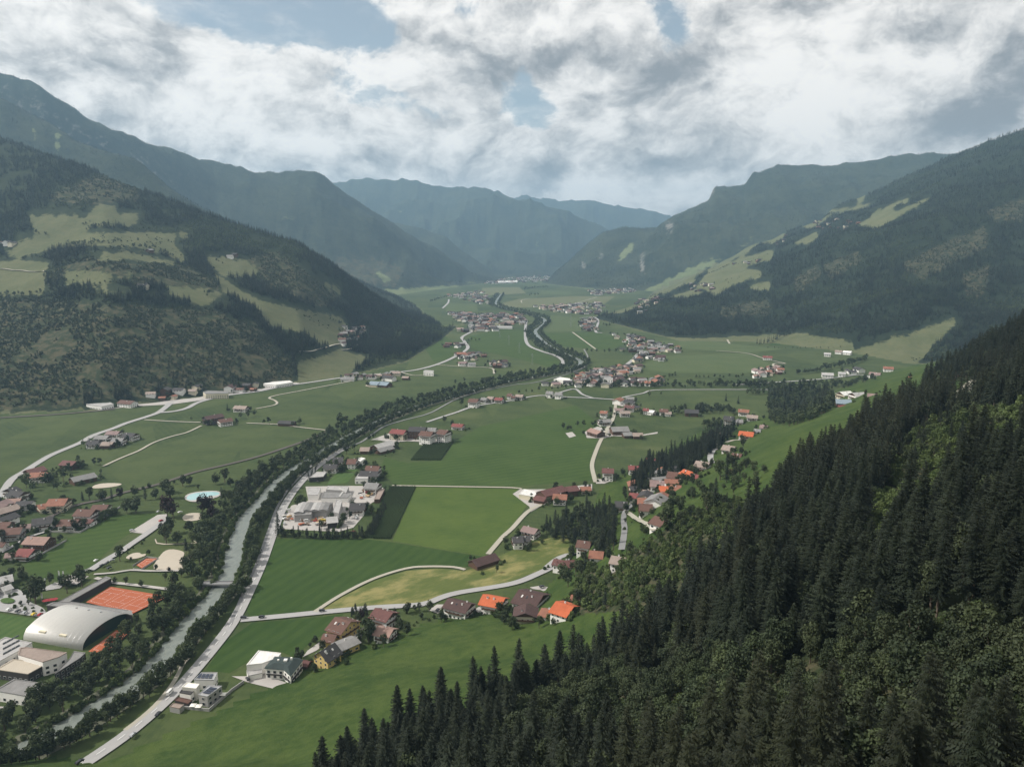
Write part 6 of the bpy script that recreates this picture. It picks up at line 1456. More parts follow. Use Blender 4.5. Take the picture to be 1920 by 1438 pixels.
def grove(poly, spacing, kinds, size, lab, cat, grp, slope=True):
    Q = np.array([ground(*p)[:2] for p in poly]); x0, y0 = Q.min(0); x1, y1 = Q.max(0)
    n = int((x1 - x0) * (y1 - y0) / spacing ** 2)
    X, Y = rng.uniform(x0, x1, n), rng.uniform(y0, y1, n)
    k = inpoly(X, Y, [tuple(q) for q in Q])
    for x, y in zip(X[k], Y[k]):
        plant(random.choice(kinds), x, y, max(0.0, float(height(x, y))), random.uniform(*size), lab, cat, grp)
SPK = ['spruce_tree']; MIX = ['spruce_tree', 'dark_leafy_tree', 'leafy_tree']
grove([(1015,1005),(1035,978),(1065,965),(1105,955),(1145,955),(1155,975),(1152,1005),(1155,1050),(1135,1050),(1100,1035),(1075,1025),(1045,1015)], 5.6, ['spruce_tree', 'dark_leafy_tree', 'dark_leafy_tree'], (.5, .85), 'dark tree of the dense wood left of the slope road', 'tree', 'trees of the wood left of the slope road')
grove([(1180,912),(1205,880),(1250,862),(1300,842),(1345,812),(1385,805),(1345,845),(1312,868),(1290,885),(1235,905),(1205,935),(1180,930)], 5.6, SPK * 3 + ['dark_leafy_tree'], (.5, .82), 'dark spruce of the belt above the slope village', 'spruce tree', 'spruces of the belt above the slope village')
grove([(1440,790),(1455,760),(1500,745),(1560,742),(1565,765),(1520,790),(1470,800)], 8, LK, (.7, 1.05), 'broadleaf tree of the wood below the spur', 'tree', 'trees of the wood below the spur')
grove([(1303,776),(1376,776),(1372,764),(1308,764)], 7, ['dark_leafy_tree'], (.65, .9), 'dark tree of the compact copse in the field row', 'tree', 'trees of the compact copse')
grove([(1318,806),(1355,806),(1350,796),(1322,796)], 8, LK, (.8, 1.1), 'broadleaf tree of the round copse in the meadow', 'tree', 'trees of the round copse')
grove([(1240,782),(1290,772),(1286,764),(1250,772)], 9, LK, (.6, .9), 'hedge tree in the meadow east of the farm', 'tree', 'hedge trees east of the farm')
grove(cE((370,440),(455,440),(440,405),(380,415)), 8, LK, (.6, .9), 'tree of the small copse left of the middle farm', 'tree', 'trees of the small copse')
grove(cE((590,400),(720,400),(700,360),(600,380)), 9, LK, (.55, .8), 'orchard tree by the middle farm', 'tree', 'orchard trees by the middle farm')
for i, (hx, hy, hr) in enumerate(YARDS):            # gardens round the houses
    if hypot(hx, hy) > 1500: continue
    for _ in range(11 if hx < -150 and hypot(hx, hy) < 1100 else 7 if hypot(hx, hy) < 900 else 4):
        a = random.uniform(0, 6.28); r_ = hr + random.uniform(2.5, 9); x_, y_ = hx + r_ * cos(a), hy + r_ * sin(a)
        if any((x_ - a_) ** 2 + (y_ - b_) ** 2 < (c_ + 1.5) ** 2 for a_, b_, c_ in YARDS): continue
        if min(np.min(np.hypot(R1C[:, 0] - x_, R1C[:, 1] - y_)), 99) < 8: continue
        plant(random.choice(['bush', 'bush', 'dark_leafy_tree', 'leafy_tree']), x_, y_, max(0.0, float(height(x_, y_))), random.uniform(.4, .85), 'small garden tree standing between the houses', 'garden tree', 'garden trees and bushes')
grove([(1225,1000),(1250,950),(1300,915),(1370,880),(1420,860),(1440,900),(1390,940),(1320,960),(1270,990)], 15, LK, (.45, .85), 'rounded tree on the green slope above the slope village', 'tree', 'trees above the slope village')
grove([(1165,1000),(1175,940),(1230,880),(1330,850),(1350,870),(1290,900),(1230,960),(1200,1010)], 17, LK, (.35, .6), 'garden tree in the slope village', 'tree', 'garden trees of the slope village')
grove([(525,1001),(560,1004),(610,1006),(660,1004),(690,1000),(705,972),(716,948),(724,955),(712,985),(700,1008),(670,1012),(600,1012),(528,1008)], 2.6, ['spruce_tree', 'dark_leafy_tree', 'dark_leafy_tree'], (.25, .48), 'dark hedge tree around the workshop yard', 'tree', 'hedge trees around the workshop yard')
grove(k5((1570,240),(1640,180),(1850,190),(1860,260),(1700,300)), 2.4, ['spruce_tree'], (.2, .34), 'dark conifer of the hedge by the side road', 'conifer', 'conifers of the side road hedge')
grove([(1060,730),(1100,726),(1240,728),(1440,728),(1560,727),(1640,715),(1640,708),(1560,720),(1440,721),(1240,722),(1100,720)], 10, ['dark_leafy_tree', 'dark_leafy_tree', 'leafy_tree'], (.6, 1.1), 'tree of the long hedgerow behind the middle fields', 'tree', 'trees of the long hedgerow')
grove([(1395,742),(1560,742),(1560,728),(1500,726),(1420,730)], 12, LK, (.7, 1.1), 'tree of the broad wood behind the apartment house', 'tree', 'trees of the broad wood')
grove(cG((0,600),(0,560),(350,570),(400,640),(360,700),(100,740),(0,720)), 9, LK + ['dark_leafy_tree', 'spruce_tree'], (.7, 1.1), 'tree of the broad wood behind the apartment house', 'tree', 'trees of the broad wood')
for pts, gap, sz, lab, grp, kinds in (
    ([(1305,709),(1350,709),(1395,709)], 9, (.5, .8), 'tree of the straight hedge in the far meadow', 'trees of the straight far hedge', LK), ([(1233,713),(1268,705)], 8, (.5, .8), 'tree of the slanting hedge in the far meadow', 'trees of the slanting far hedge', LK),
    ([(1492,702),(1530,698),(1560,691),(1600,683),(1627,673)], 8, (.8, 1.2), 'tree of the row below the high farmhouse', 'trees of the row below the high farmhouse', LK), ([(1440,653),(1580,651)], 14, (.3, .45), 'small round bush tree of the dotted far hedge', 'bush trees of the dotted hedge', LK),
    ([(1420,646),(1450,640),(1475,628),(1490,620)], 8, (.6, .9), 'conifer of the belt before the light meadow', 'conifers before the light meadow', SPK), ([(1070,728),(1010,735),(960,740)], 16, (.5, .8), 'tree of the lane side by the twin blocks', 'trees by the twin blocks', LK),
    (k8((-100,1190),(60,1205),(250,1225),(450,1245),(640,1270),(840,1292)), 17, (.42, .55), 'small round tree of the row behind the clay courts', 'round trees behind the clay courts', ['dark_leafy_tree']), (k8((170,590),(290,480),(400,420),(560,320)), 7, (.3, .45), 'dark bush in the hedge along the car lined lane', 'bushes along the car lined lane', ['bush']),
    (k5((880,790),(950,740),(1010,690),(1080,640),(1145,590)), 6.8, (.33, .42), 'small round tree in the row beside the pale yard', 'row trees beside the pale yard', ['dark_leafy_tree']),
    (k2((210,630),(400,650),(660,690)), 4, (.35, .5), 'low shrub in the bed beside the parking bays', 'shrubs beside the parking bays', ['bush']), (k2((280,600),(440,620),(590,640)), 11, (.3, .36), 'small clipped round tree by the parking bays', 'clipped trees by the parking bays', ['dark_leafy_tree']),
    (k4((450,580),(560,430)), 3.2, (.22, .3), 'narrow conifer of the dark row by the river road', 'narrow conifers by the river road', SPK), ([(725,912),(745,912)], 5, (.3, .5), 'garden bush at the maize corner', 'garden bushes at the maize corner', ['bush']),
    ([(740,1150),(780,1146),(800,1142)], 6, (.35, .6), 'garden bush below the side road', 'garden bushes below the side road', ['bush', 'dark_leafy_tree']), (k5((1290,950),(1500,850),(1700,640),(1830,600)), 3.5, (.4, .8), 'bush at the foot of the yellow houses', 'bushes below the yellow houses', ['bush']),
    (cD((880,560),(1000,520),(1100,440),(1180,400),(1300,370),(1500,360),(1640,355)), 5, (.25, .5), 'hedge bush along the upper meadow edge', 'hedge bushes along the upper meadow edge', ['bush']), (k6((0,1090),(300,1150),(500,1220),(800,1190),(1100,1190),(1400,1120),(1650,1050)), 3.2, (.5, .9), 'garden bush below the brown farmhouse', 'garden bushes below the brown farmhouse', ['bush']),
    (cA((1000,895),(1100,870),(1180,850),(1300,830)), 9, (.4, .6), 'hedge tree along the railway', 'hedge trees along the railway', LK), (cV((0,812),(100,800),(330,790)), 25, (.5, .8), 'roadside tree before the blue roofed barn', 'roadside trees before the blue barn', LK),
    (cV((690,597),(740,600),(780,598)), 11, (.6, .9), 'dark tree of the isolated clump in the far meadow', 'trees of the isolated clump', LK), (cV((810,745),(860,748)), 14, (.8, 1.1), 'dark tree left of the meadow farm buildings', 'trees by the meadow farm buildings', LK),
    (cV((870,780),(900,782),(1000,790)), 26, (.8, 1.0), 'tree near the end of the pale lane', 'trees near the pale lane end', LK), ([(1080,640),(1120,560)], 1e9, (1, 1), 'x', 'x', LK),
    (cV((1030,310),(1100,300),(1170,300)), 14, (1, 1.4), 'tree of the small distant wood', 'trees of the small distant wood', LK), (cV((1060,345),(1110,345)), 14, (1, 1.3), 'tree of the small distant wood', 'trees of the small distant wood', LK),
    (cV((1480,520),(1560,500),(1620,520)), 14, (.8, 1.2), 'tree at the forest corner village', 'trees at the forest corner village', LK), (cV((1380,660),(1500,665),(1640,670)), 16, (.7, 1.1), 'tree along the village under the right forest', 'trees along the forest village', LK),
    (cV((500,380),(600,350)), 24, (.8, 1.2), 'tree in the hazy left meadows', 'trees in the hazy left meadows', LK), (cV((640,840),(760,815)), 30, (.5, .8), 'tree near the hill road', 'trees near the hill road', LK)):
    if gap > 1e8: continue
    along(densify(pts, 1), -2.5, 2.5, gap, kinds, sz, lab, 'bush' if kinds == ['bush'] else 'tree', grp)
# tree rows on the hillside meadows
for pts in (cropH((450,562),(600,560),(780,568),(1030,580)), cropH((455,556),(620,553)), cropH((340,640),(480,638),(640,635)), cropH((110,715),(280,710),(420,690),(560,665),(700,655),(800,665),(890,705)), cropH((285,740),(240,790),(250,860)), cropH((300,870),(330,830)), cropH((490,852),(580,835),(700,835)), cropH((740,660),(860,700)),
            cropH((0,905),(100,900),(240,890),(400,880)), cropH((170,570),(230,600)), cropH((430,540),(470,520)), cropH((1060,890),(1080,910)), cropH((950,700),(1000,720),(1100,770)), [(620,600),(700,620)], cropR((1100,400),(1280,395)), cropR((1090,408),(1280,405)), cropR((600,640),(700,600)), cropR((480,700),(560,680)), cropR((880,520),(960,480)), cropR((1390,362),(1500,345)), [(1240,575),(1300,560)]):
    along(densify(pts, 1), -6, 6, 7, ['leafy_tree', 'dark_leafy_tree', 'dark_leafy_tree'], (.45, .85), 'hedgerow tree between the hillside meadows', 'tree', 'hillside hedgerow trees')
# single trees, by the pixel where they stand
ONE = [(427,772,'spruce_tree',.62,'tall dark conifer behind the black timber farmhouse'),(640,800,'leafy_tree',1.35,'tall loose poplar like tree beside the river wood'),(758,758,'dark_leafy_tree',.85,'single round tree standing out of the river wood'),
 (505,797,'dark_leafy_tree',.7,'right tree of the pair by the straight track'),(495,794,'leafy_tree',.55,'left tree of the pair by the straight track'),(561,795,'dark_leafy_tree',.6,'tree right of the dark barn by the track'),
 (350,1046,'spruce_tree',.72,'slim tall conifer on the sports ground'),(10,1030,'spruce_tree',.85,'broad dark conifer in the left village'),(94,1096,'dark_leafy_tree',.6,'round tree left of the white flags'),(118,1102,'dark_leafy_tree',.65,'round tree right of the white flags'),(126,1112,'dark_leafy_tree',.8,'broad tree behind the red parasols'),
 (154,1100,'dark_leafy_tree',1.1,'large dark tree beside the end of the grey stand'),(67,1132,'dark_leafy_tree',1.3,'largest dark tree beside the roundabout'),(58,1128,'leafy_tree',1.0,'tree left of the largest roundabout tree'),(565,955,'leafy_tree',1.25,'big round green tree beside the square workshop'),(522,1006,'spruce_tree',.95,'tall dark spruce at the corner of the workshop yard'),
 (691,1203,'leafy_tree',1.1,'large tree between the grey barn and the salmon roof'),(676,1166,'copper_tree',.55,'dark red tree beside the hedge'),(764,1150,'dark_leafy_tree',.6,'dark round tree beside the side road'),(805,1148,'leafy_tree',.55,'small tree left of the paved court'),(790,1160,'leafy_tree',.5,'small bushy tree above the meadow edge'),
 (314,970,'copper_tree',1.35,'big copper beech beside the car park'),(325,972,'copper_tree',1.2,'second copper beech right of the big one'),(380,965,'copper_tree',1.25,'copper beech below the open air pool'),(395,960,'copper_tree',1.1,'right copper beech below the open air pool'),(400,978,'copper_tree',1.0,'lower copper beech near the sand field'),
 (238,962,'dark_leafy_tree',1.2,'wide dark tree above the paddock'),(255,962,'dark_leafy_tree',1.2,'second wide dark tree above the paddock'),(310,925,'dark_leafy_tree',1.3,'tall dark tree beside the railway'),(318,935,'dark_leafy_tree',1.15,'dark tree in front of the railway bend'),(343,912,'dark_leafy_tree',.8,'round dark tree by the railway, left of two'),(356,910,'dark_leafy_tree',.75,'round dark tree by the railway, right of two'),
 (372,918,'leafy_tree',.45,'small light tree on the pool lawn'),(405,908,'dark_leafy_tree',.9,'dark tree behind the pool lawn'),(422,905,'dark_leafy_tree',.95,'dark tree at the pool corner'),(432,912,'dark_leafy_tree',.8,'dark tree at the river side of the pool'),(416,938,'spruce_tree',.6,'narrow conifer beside the pool'),
 (155,938,'spruce_tree',.55,'pointed conifer left of the park trees'),(168,938,'dark_leafy_tree',.8,'park tree right of the pointed conifer'),(192,940,'dark_leafy_tree',.9,'broad park tree above the railway'),(210,938,'spruce_tree',.55,'pointed conifer in the park row'),(225,936,'copper_tree',.8,'reddish park tree near the railway'),(253,930,'dark_leafy_tree',.8,'park tree close to the field edge'),(273,938,'spruce_tree',.6,'dark conifer right of the park row'),(292,935,'dark_leafy_tree',.8,'park tree by the dark pavilion'),
 (128,886,'dark_leafy_tree',.95,'garden tree left of the long riding barn'),(150,880,'dark_leafy_tree',1.0,'garden tree behind the long riding barn'),(120,905,'dark_leafy_tree',.9,'garden tree before the long riding barn'),(93,905,'dark_leafy_tree',1.0,'garden tree right of the orange brown roof'),(80,910,'dark_leafy_tree',.9,'garden tree below the orange brown roof'),(50,915,'leafy_tree',1.1,'large tree at the village road bend'),(62,920,'leafy_tree',.9,'garden tree in the village gardens'),(108,920,'leafy_tree',.8,'garden tree at the sandy ground'),(178,872,'dark_leafy_tree',.6,'tree at the start of the winding track'),(188,874,'dark_leafy_tree',.6,'second tree at the winding track'),(190,888,'leafy_tree',.5,'small tree at the riding barn corner'),
 (320,1000,'dark_leafy_tree',1.0,'dark tree beside the play park'),(308,1012,'dark_leafy_tree',1.0,'dark tree above the play park path'),(333,1020,'dark_leafy_tree',.95,'dark tree at the play park path bend'),(312,1020,'dark_leafy_tree',1.05,'shady tree in front of the play park path'),(356,998,'dark_leafy_tree',.9,'tree left of the sand field'),(372,1012,'dark_leafy_tree',1.1,'large tree below the sand field'),(388,1020,'dark_leafy_tree',1.0,'large tree near the river below the sand field'),
 (279,1040,'dark_leafy_tree',.5,'small round tree by the play sail'),(225,1052,'leafy_tree',.8,'green tree at the sports ground corner'),(292,1070,'dark_leafy_tree',.45,'small round tree beside the small red court'),(317,1072,'copper_tree',.4,'small rusty tree on the sand'),(310,1089,'dark_leafy_tree',.5,'small round tree on the striped lawn'),(246,1052,'dark_leafy_tree',.3,'tiny dark tree by the play sand'),
 (360,790,'dark_leafy_tree',.5,'tree left of the black timber farmhouse'),(386,798,'dark_leafy_tree',.7,'tree before the black timber farmhouse'),(398,798,'dark_leafy_tree',.65,'second tree before the black timber farmhouse'),(452,785,'leafy_tree',.7,'orchard tree right of the white farmhouse'),(466,783,'leafy_tree',.75,'orchard tree below the brown roofed farmhouse'),(478,780,'leafy_tree',.7,'orchard tree at the hairpin track'),(445,797,'dark_leafy_tree',.6,'low tree at the farm lane'),
 (1250,995,'leafy_tree',1.1,'tall loose tree on the green slope before the orange roof'),(1340,955,'spruce_tree',.9,'tall spruce on the slope right of the village'),(1325,965,'leafy_tree',.9,'broadleaf tree on the slope right of the village'),(1362,905,'spruce_tree',.95,'spruce beside the curved slope road'),(1350,900,'leafy_tree',1.0,'large tree below the curved slope road'),(1372,875,'dark_leafy_tree',1.0,'dark tree over the curved slope road'),
 (1124,990,'spruce_tree',1.0,'tall spruce rising from the wood by the barns'),(1361,752,'spruce_tree',.8,'left of the two tall conifers behind the copse'),(1384,757,'spruce_tree',.8,'right of the two tall conifers behind the copse'),(1144,775,'dark_leafy_tree',.7,'tree beside the tall orange roofed house'),(1239,742,'leafy_tree',.5,'light bare looking tree in the lane meadow'),(1218,744,'leafy_tree',.7,'tree beside the long straight lane'),(1083,800,'leafy_tree',.6,'round tree left of the middle farm'),(1095,804,'leafy_tree',.7,'round tree close to the pinkish roof'),
 (1502,793,'dark_leafy_tree',.8,'lone dark tree at the top of the green slope'),(742,826,'dark_leafy_tree',.75,'tree before the cream hotel wing'),(692,828,'dark_leafy_tree',.7,'tree left of the pale long barn'),(650,852,'dark_leafy_tree',1.0,'big dark tree by the river road'),(664,845,'dark_leafy_tree',.95,'second big dark tree by the river road'),(700,823,'leafy_tree',.6,'tree behind the pale long barn'),
 (833,792,'leafy_tree',.8,'tree behind the right hotel block'),(848,800,'leafy_tree',.7,'tree beside the dark red roof'),(843,823,'leafy_tree',.8,'garden tree right of the hotel block'),(865,762,'dark_leafy_tree',1.0,'dark tree left of the white block by the lane'),(1053,1085,'leafy_tree',.8,'tree below the maroon roofed house'),(1065,1100,'leafy_tree',.9,'broad tree between farm and slope houses'),(1090,1075,'dark_leafy_tree',.9,'dark tree on the steep bank above the farm'),(1098,1070,'spruce_tree',.6,'narrow conifer by the paved lane'),(960,1180,'leafy_tree',.8,'tree between the orange chalet and the farmhouse'),(945,1165,'leafy_tree',.7,'garden tree right of the orange chalet')]
for (px, py, kind, s, lab) in ONE:
    x, y, z = ground(px, py)
    if kind != 'spruce_tree' and s > .5: s *= 1.3
    plant(kind, x, y, z, s, lab, 'conifer' if kind == 'spruce_tree' else 'tree', None)
# ------------------------------------------------------------------ maize
M_MAIZE = leaf_mat('maize_leaves', (.022, .040, .012), (.046, .070, .022), .1)
def maize(pts, lab):
    Q = np.array([P(*p, 0) for p in pts]); c = Q.mean(0); d = Q[2] - Q[1]; a = atan2(d[1], d[0]); ca, sa = cos(a), sin(a)
    R = np.stack([(Q - c) @ np.array([ca, sa]), (Q - c) @ np.array([-sa, ca])], -1)
    V, Fc = [], []
    for v in np.arange(R[:, 1].min(), R[:, 1].max(), 1.5):
        u = np.arange(R[:, 0].min(), R[:, 0].max(), 1.6)
        ins = inpoly(u, np.full(u.shape, v), [tuple(r) for r in R])
        for uu, k in zip(u, ins):
            if not k: continue
            h = 2.2 + random.uniform(-.35, .35); w = random.uniform(.55, .85); j = random.uniform(-.2, .2); vv = v + j; o = len(V)
            for (e, g, z_) in ((-.85, -w, 0), (.85, -w, 0), (.85, w, 0), (-.85, w, 0), (-.7, -w * .4, h * .8), (.7, -w * .4, h), (.7, w * .4, h * .85), (-.7, w * .4, h)):
                X, Y = uu + e, vv + g; V.append((c[0] + X * ca - Y * sa, c[1] + X * sa + Y * ca, z_))
            Fc += [tuple(i + o for i in q_) for q_ in ((4,5,6,7),(0,1,5,4),(1,2,6,5),(2,3,7,6),(3,0,4,7))]
    tag(link('maize_field', mesh_of('maize_field', V, Fc, M_MAIZE)), lab, None, None, 'stuff')
maize([(731,913),(778,914),(731,1011),(682,1009),(690,1000),(713,950)], 'dark green maize field beside the workshop yard')
maize([(795,832),(847,832),(825,863),(769,863)], 'small square dark maize field below the hotel')
# ------------------------------------------------------------------ cars and small things
CARC = {'white': (.70, .70, .68), 'dark': (.03, .03, .035), 'silver': (.38, .39, .40), 'red': (.35, .03, .03), 'blue': (.05, .09, .20), 'yellow': (.65, .48, .05)}
MC = {k: plain('paint_' + k, v, .3, .03, 1, .1, .5) for k, v in CARC.items()}
M_TYRE = plain('tyre', (.02, .02, .02), .9, .1)
def car_meshes(k, van=False):
    h = 2.3 if van else 1.45; L = 2.6 if van else 2.15
    prof = [(-L, .45), (-L, h * .62 if not van else h * .97), (-L * .82, h * .95 if not van else h), (L * .28 if not van else L * .62, h * .98 if not van else h), (L * .55 if not van else L * .85, h * .64 if not van else h * .55), (L, h * .52), (L, .45)]
    V = [(x, s * .88 * (1 if z < h * .7 else .86), z) for s in (-1, 1) for x, z in prof]; n = len(prof)
    Fc = [tuple(range(n)), tuple(range(2 * n - 1, n - 1, -1))] + [(i, n + i, n + (i + 1) % n, (i + 1) % n) for i in range(n)]
    body = mesh_of('body', V, Fc, MC[k])
    gx0, gx1 = -L * .78, (L * .42 if not van else L * .74)
    v, f = boxes([(gx0, gx1, -.83, -.80, h * .66, h * .9), (gx0, gx1, .80, .83, h * .66, h * .9)])
    gl = mesh_of('side_window', v, f, M_GLASS)
    v, f = boxes([(L * .44 if not van else L * .78, L * .52 if not van else L * .84, -.7, .7, h * .7, h * .9)]); ws = mesh_of('windscreen', v, f, M_GLASS)
    wv, wf = [], []
    for i in range(10): a = 2 * pi * i / 10; wv += [(.33 * cos(a), -.1, .33 * sin(a)), (.33 * cos(a), .1, .33 * sin(a))]
    wf = [tuple(range(0, 20, 2)), tuple(range(19, 0, -2))] + [(2 * i, 2 * i + 1, (2 * i + 3) % 20, (2 * i + 2) % 20) for i in range(10)]
    return body, gl, ws, mesh_of('wheel', wv, wf, M_TYRE), L
CM = {}
def car(px, py, k, lab, ang=None, to=None, van=False, grp=None):
    if (k, van) not in CM: CM[(k, van)] = car_meshes(k, van)
    body, gl, ws, wh, L = CM[(k, van)]
    x, y, z = ground(px, py)
    if to is not None: p = P(*to); ang = atan2(p[1] - y, p[0] - x)
    o = link('van' if van else 'car', None, None, (x, y, z + (ZC[0] + .02)), ang or 0); tag(o, lab, 'van' if van else 'car', grp)
    link('body', body, o); link('side_window', gl, o); link('windscreen', ws, o)
    for sx in (-.62, .62):
        for sy in (-.85, .85): link('wheel', wh, o, (sx * L, sy, .33))
car(250, 1382, 'silver', 'silver car driving on the main road near the bottom', to=(330, 1305)); car(297, 1343, 'dark', 'dark car on the main road between silver car and garage', to=(330, 1305)); car(319, 1303, 'white', 'white van with open side on the main road by the cubes', to=(360, 1262), van=True)
car(150, 1433, 'dark', 'dark car on the main road at the bottom edge', to=(245, 1372)); car(457, 1161, 'dark', 'dark car waiting where the side road meets the main road', to=(540, 1155)); car(491, 1160, 'dark', 'dark car just behind the junction on the side road', to=(540, 1155)); car(604, 1148, 'dark', 'dark car on the side road at the farm track', to=(700, 1140))
car(465, 1277, 'dark', 'dark car parked beside the modern house yard', ang=2.2); car(821, 1147, 'dark', 'dark car on the paved court of the brown chalet', ang=1.2); car(1016, 1103, 'dark', 'dark green looking car in the farmhouse court', ang=.6); car(671, 1203, 'white', 'white van behind the grey roofed barn', ang=.9, van=True)
for i, (px, py, k) in enumerate(((17,1146,'white'),(34,1149,'dark'),(47,1152,'silver'),(64,1155,'yellow'),(76,1156,'red'))): car(px, py, k, ('white', 'dark', 'silver', 'yellow', 'red')[i] + ' car in the parking bays beside the football meadow', ang=1.5)
for i, (px, py, k) in enumerate(((165,1072,'white'),(192,1063,'dark'),(200,1060,'dark'),(210,1054,'silver'),(205,1068,'dark'),(180,1054,'white'),(248,997,'silver'),(302,979,'red'),(297,962,'silver'),(338,963,'white'))):
    car(px, py, k, ('white car by the large tree on the car lined lane', 'dark car in the middle of the car lined lane', 'dark car behind the first one on the car lined lane', 'silver car on the far side of the car lined lane', 'dark car at the hedge of the car lined lane', 'white car at the paddock side of the lane', 'silver car at the near corner of the gravel car park', 'red car alone on the gravel car park', 'silver car at the top of the car park', 'white car beside the copper beeches')[i], ang=.9 + .3 * (i % 3))
for i, (px, py, k, van) in enumerate(((541,960,'white',1),(537,966,'dark',0),(534,975,'white',0),(533,984,'silver',0),(560,978,'white',1),(575,980,'white',1),(580,976,'white',0),(592,980,'red',0),(607,980,'yellow',1),(658,965,'dark',0),(668,971,'white',0),(668,974,'silver',0),(688,925,'white',1),(690,927,'red',1),(701,922,'yellow',1),(675,928,'dark',0),(596,905,'dark',0),(581,902,'white',0),(663,1000,'red',0))):
    car(px, py, k, ('white van', 'dark car', 'white car', 'silver car', 'white van', 'white van', 'white car', 'red car', 'yellow van', 'dark car', 'white car', 'silver car', 'white van', 'red van', 'yellow van', 'dark car', 'dark car', 'white car', 'red car')[i] + (' standing first along the left rim of the workshop yard', ' second along the left rim of the workshop yard', ' third along the left rim of the workshop yard', ' last along the left rim of the workshop yard', ' among the stacks before the joinery hall', ' right of the stacks before the joinery hall', ' beside the vans before the joinery hall', ' before the small dark gabled shed', ' beside the small dark gabled shed', ' below the dark roofed yard house', ' on the open right part of the yard', ' nearest the hedge on the right part of the yard',
        ' by the terracotta shed', ' in front of the terracotta shed', ' behind the terracotta shed', ' at the skylight workshop', ' in the drive of the dark villa', ' at the entry of the dark villa', ' in the front corner of the yard')[i], ang=random.uniform(0, 3), van=bool(van))
M_FLAG = plain('flag_cloth', (.75, .75, .74), .8, .03)
for i, (px, py) in enumerate(((110,1084),(118,1085),(84,1098),(56,1127),(67,1127),(78,1127))):
    x, y = P(px, py); o = link('flag', None, None, (x, y, 0)); tag(o, ('left white banner flag on the lawn', 'right white banner flag on the lawn', 'white banner flag on the terrace', 'left white banner flag by the roundabout tree', 'middle white banner flag by the roundabout tree', 'right white banner flag by the roundabout tree')[i], 'flag')
    link('pole', mesh_of('pole', *boxes([(-.05, .05, -.05, .05, 0, 6.5)]), M_METAL), o); link('cloth', mesh_of('cloth', *boxes([(.06, 1.1, -.02, .02, 2.2, 6.3)]), M_FLAG), o)
M_RED = plain('red_canvas', (.62, .09, .10), .8, .05)
for i, (px, py) in enumerate(((87,1131),(94,1130),(102,1129))):
    x, y = P(px, py); o = link('parasol', None, None, (x, y, 0)); tag(o, ('left', 'middle', 'right')[i] + ' red parasol beside the grey stand', 'parasol')
    link('pole', mesh_of('pole', *boxes([(-.05, .05, -.05, .05, 0, 2.7)]), M_METAL), o); n = 8
    link('canopy', mesh_of('canopy', [(2.6 * cos(2 * pi * k / n), 2.6 * sin(2 * pi * k / n), 2.5) for k in range(n)] + [(0, 0, 3.2)], [(k, (k + 1) % n, n) for k in range(n)], M_RED), o)
o = link('tent', None, None, (*P(137, 1092), 0)); tag(o, 'white tent roof beside the lawn', 'tent')
link('canopy', mesh_of('canopy', [(-9,-7,2.6),(8,-8,2.6),(9,6,2.6),(-7,8,2.6),(0,0,4.6)], [(0,1,4),(1,2,4),(2,3,4),(3,0,4)], M_YARD), o)
for s_ in ((-9,-7),(8,-8),(9,6),(-7,8)): link('pole', mesh_of('pole', *boxes([(s_[0] * .97 - .06, s_[0] * .97 + .06, s_[1] * .97 - .06, s_[1] * .97 + .06, 0, 2.6)]), M_METAL), o)
tag(sheet('roundabout_bed', 'round planted bed in the paved forecourt', [k2((115 + 110 * cos(a), 545 + 42 * sin(a)))[0] for a in np.linspace(0, 2 * pi, 20)[:-1]], F_LAWN), None, None, None, 'structure')
M_STACK = [plain('stack_a', (.42, .30, .17), .9, .2), plain('stack_b', (.55, .53, .5), .8, .1), plain('stack_c', (.40, .12, .06), .8, .1), plain('stack_d', (.16, .12, .09), .9, .2)]
for i in range(34):
    u, v = random.random(), random.random()
    px, py = k4((300 + 360 * u, 1130 + 130 * v))[0] if i < 20 else k4((1180 + 170 * u, 770 + 110 * v))[0] if i < 29 else k4((100 + 130 * u, 1050 + 200 * v))[0]
    x, y = P(px, py); w = random.uniform(.6, 1.4); l = random.uniform(1.2, 3.2); h = random.uniform(.5, 2.0)
    lst = [(-l, l, -w + k * 2 * w / 3 + .06, -w + (k + 1) * 2 * w / 3 - .06, 0, h * random.uniform(.8, 1)) for k in range(3)]
    tag(link('timber_stack', mesh_of('timber_stack', *boxes(lst), M_STACK[i % 4]), None, (x, y, ZC[0]), random.uniform(0, 3)), 'stack of timber or goods on the workshop yard', 'stack', 'stacks on the workshop yard')
# power masts in the far meadow
def mast(px, py, h, lab):
    x, y = P(px, py); V, Fc = [], []
    def bar(a, b, r=.16):
        a, b = Vector(a), Vector(b); d = (b - a).normalized(); u = d.orthogonal().normalized() * r; w = d.cross(u).normalized() * r; o_ = len(V)
        for p in (a, b): V.extend([tuple(p + u), tuple(p + w), tuple(p - u), tuple(p - w)])
        Fc.extend([(o_ + i, o_ + (i + 1) % 4, o_ + 4 + (i + 1) % 4, o_ + 4 + i) for i in range(4)])
    o = link('power_mast', None, None, (x, y, 0)); tag(o, lab, 'power mast')
    c = [(-2, -2), (2, -2), (2, 2), (-2, 2)]
    for a, b in c: bar((a, b, 0), (a * .15, b * .15, h))
    for k in range(7):
        z0, z1 = h * k / 7, h * (k + 1) / 7; f0, f1 = 1 - .85 * k / 7, 1 - .85 * (k + 1) / 7
        for i in range(4): a, b = c[i], c[(i + 1) % 4]; bar((a[0] * f0, a[1] * f0, z0), (b[0] * f1, b[1] * f1, z1), .09)
    link('lattice', mesh_of('lattice', V, Fc, M_METAL), o); V, Fc = [], []
    for z_, w in ((h * .72, 4.5), (h * .84, 3.6), (h * .95, 2.6)): bar((-w, 0, z_), (w, 0, z_), .15)
    link('crossarm', mesh_of('crossarm', V, Fc, M_METAL), o)
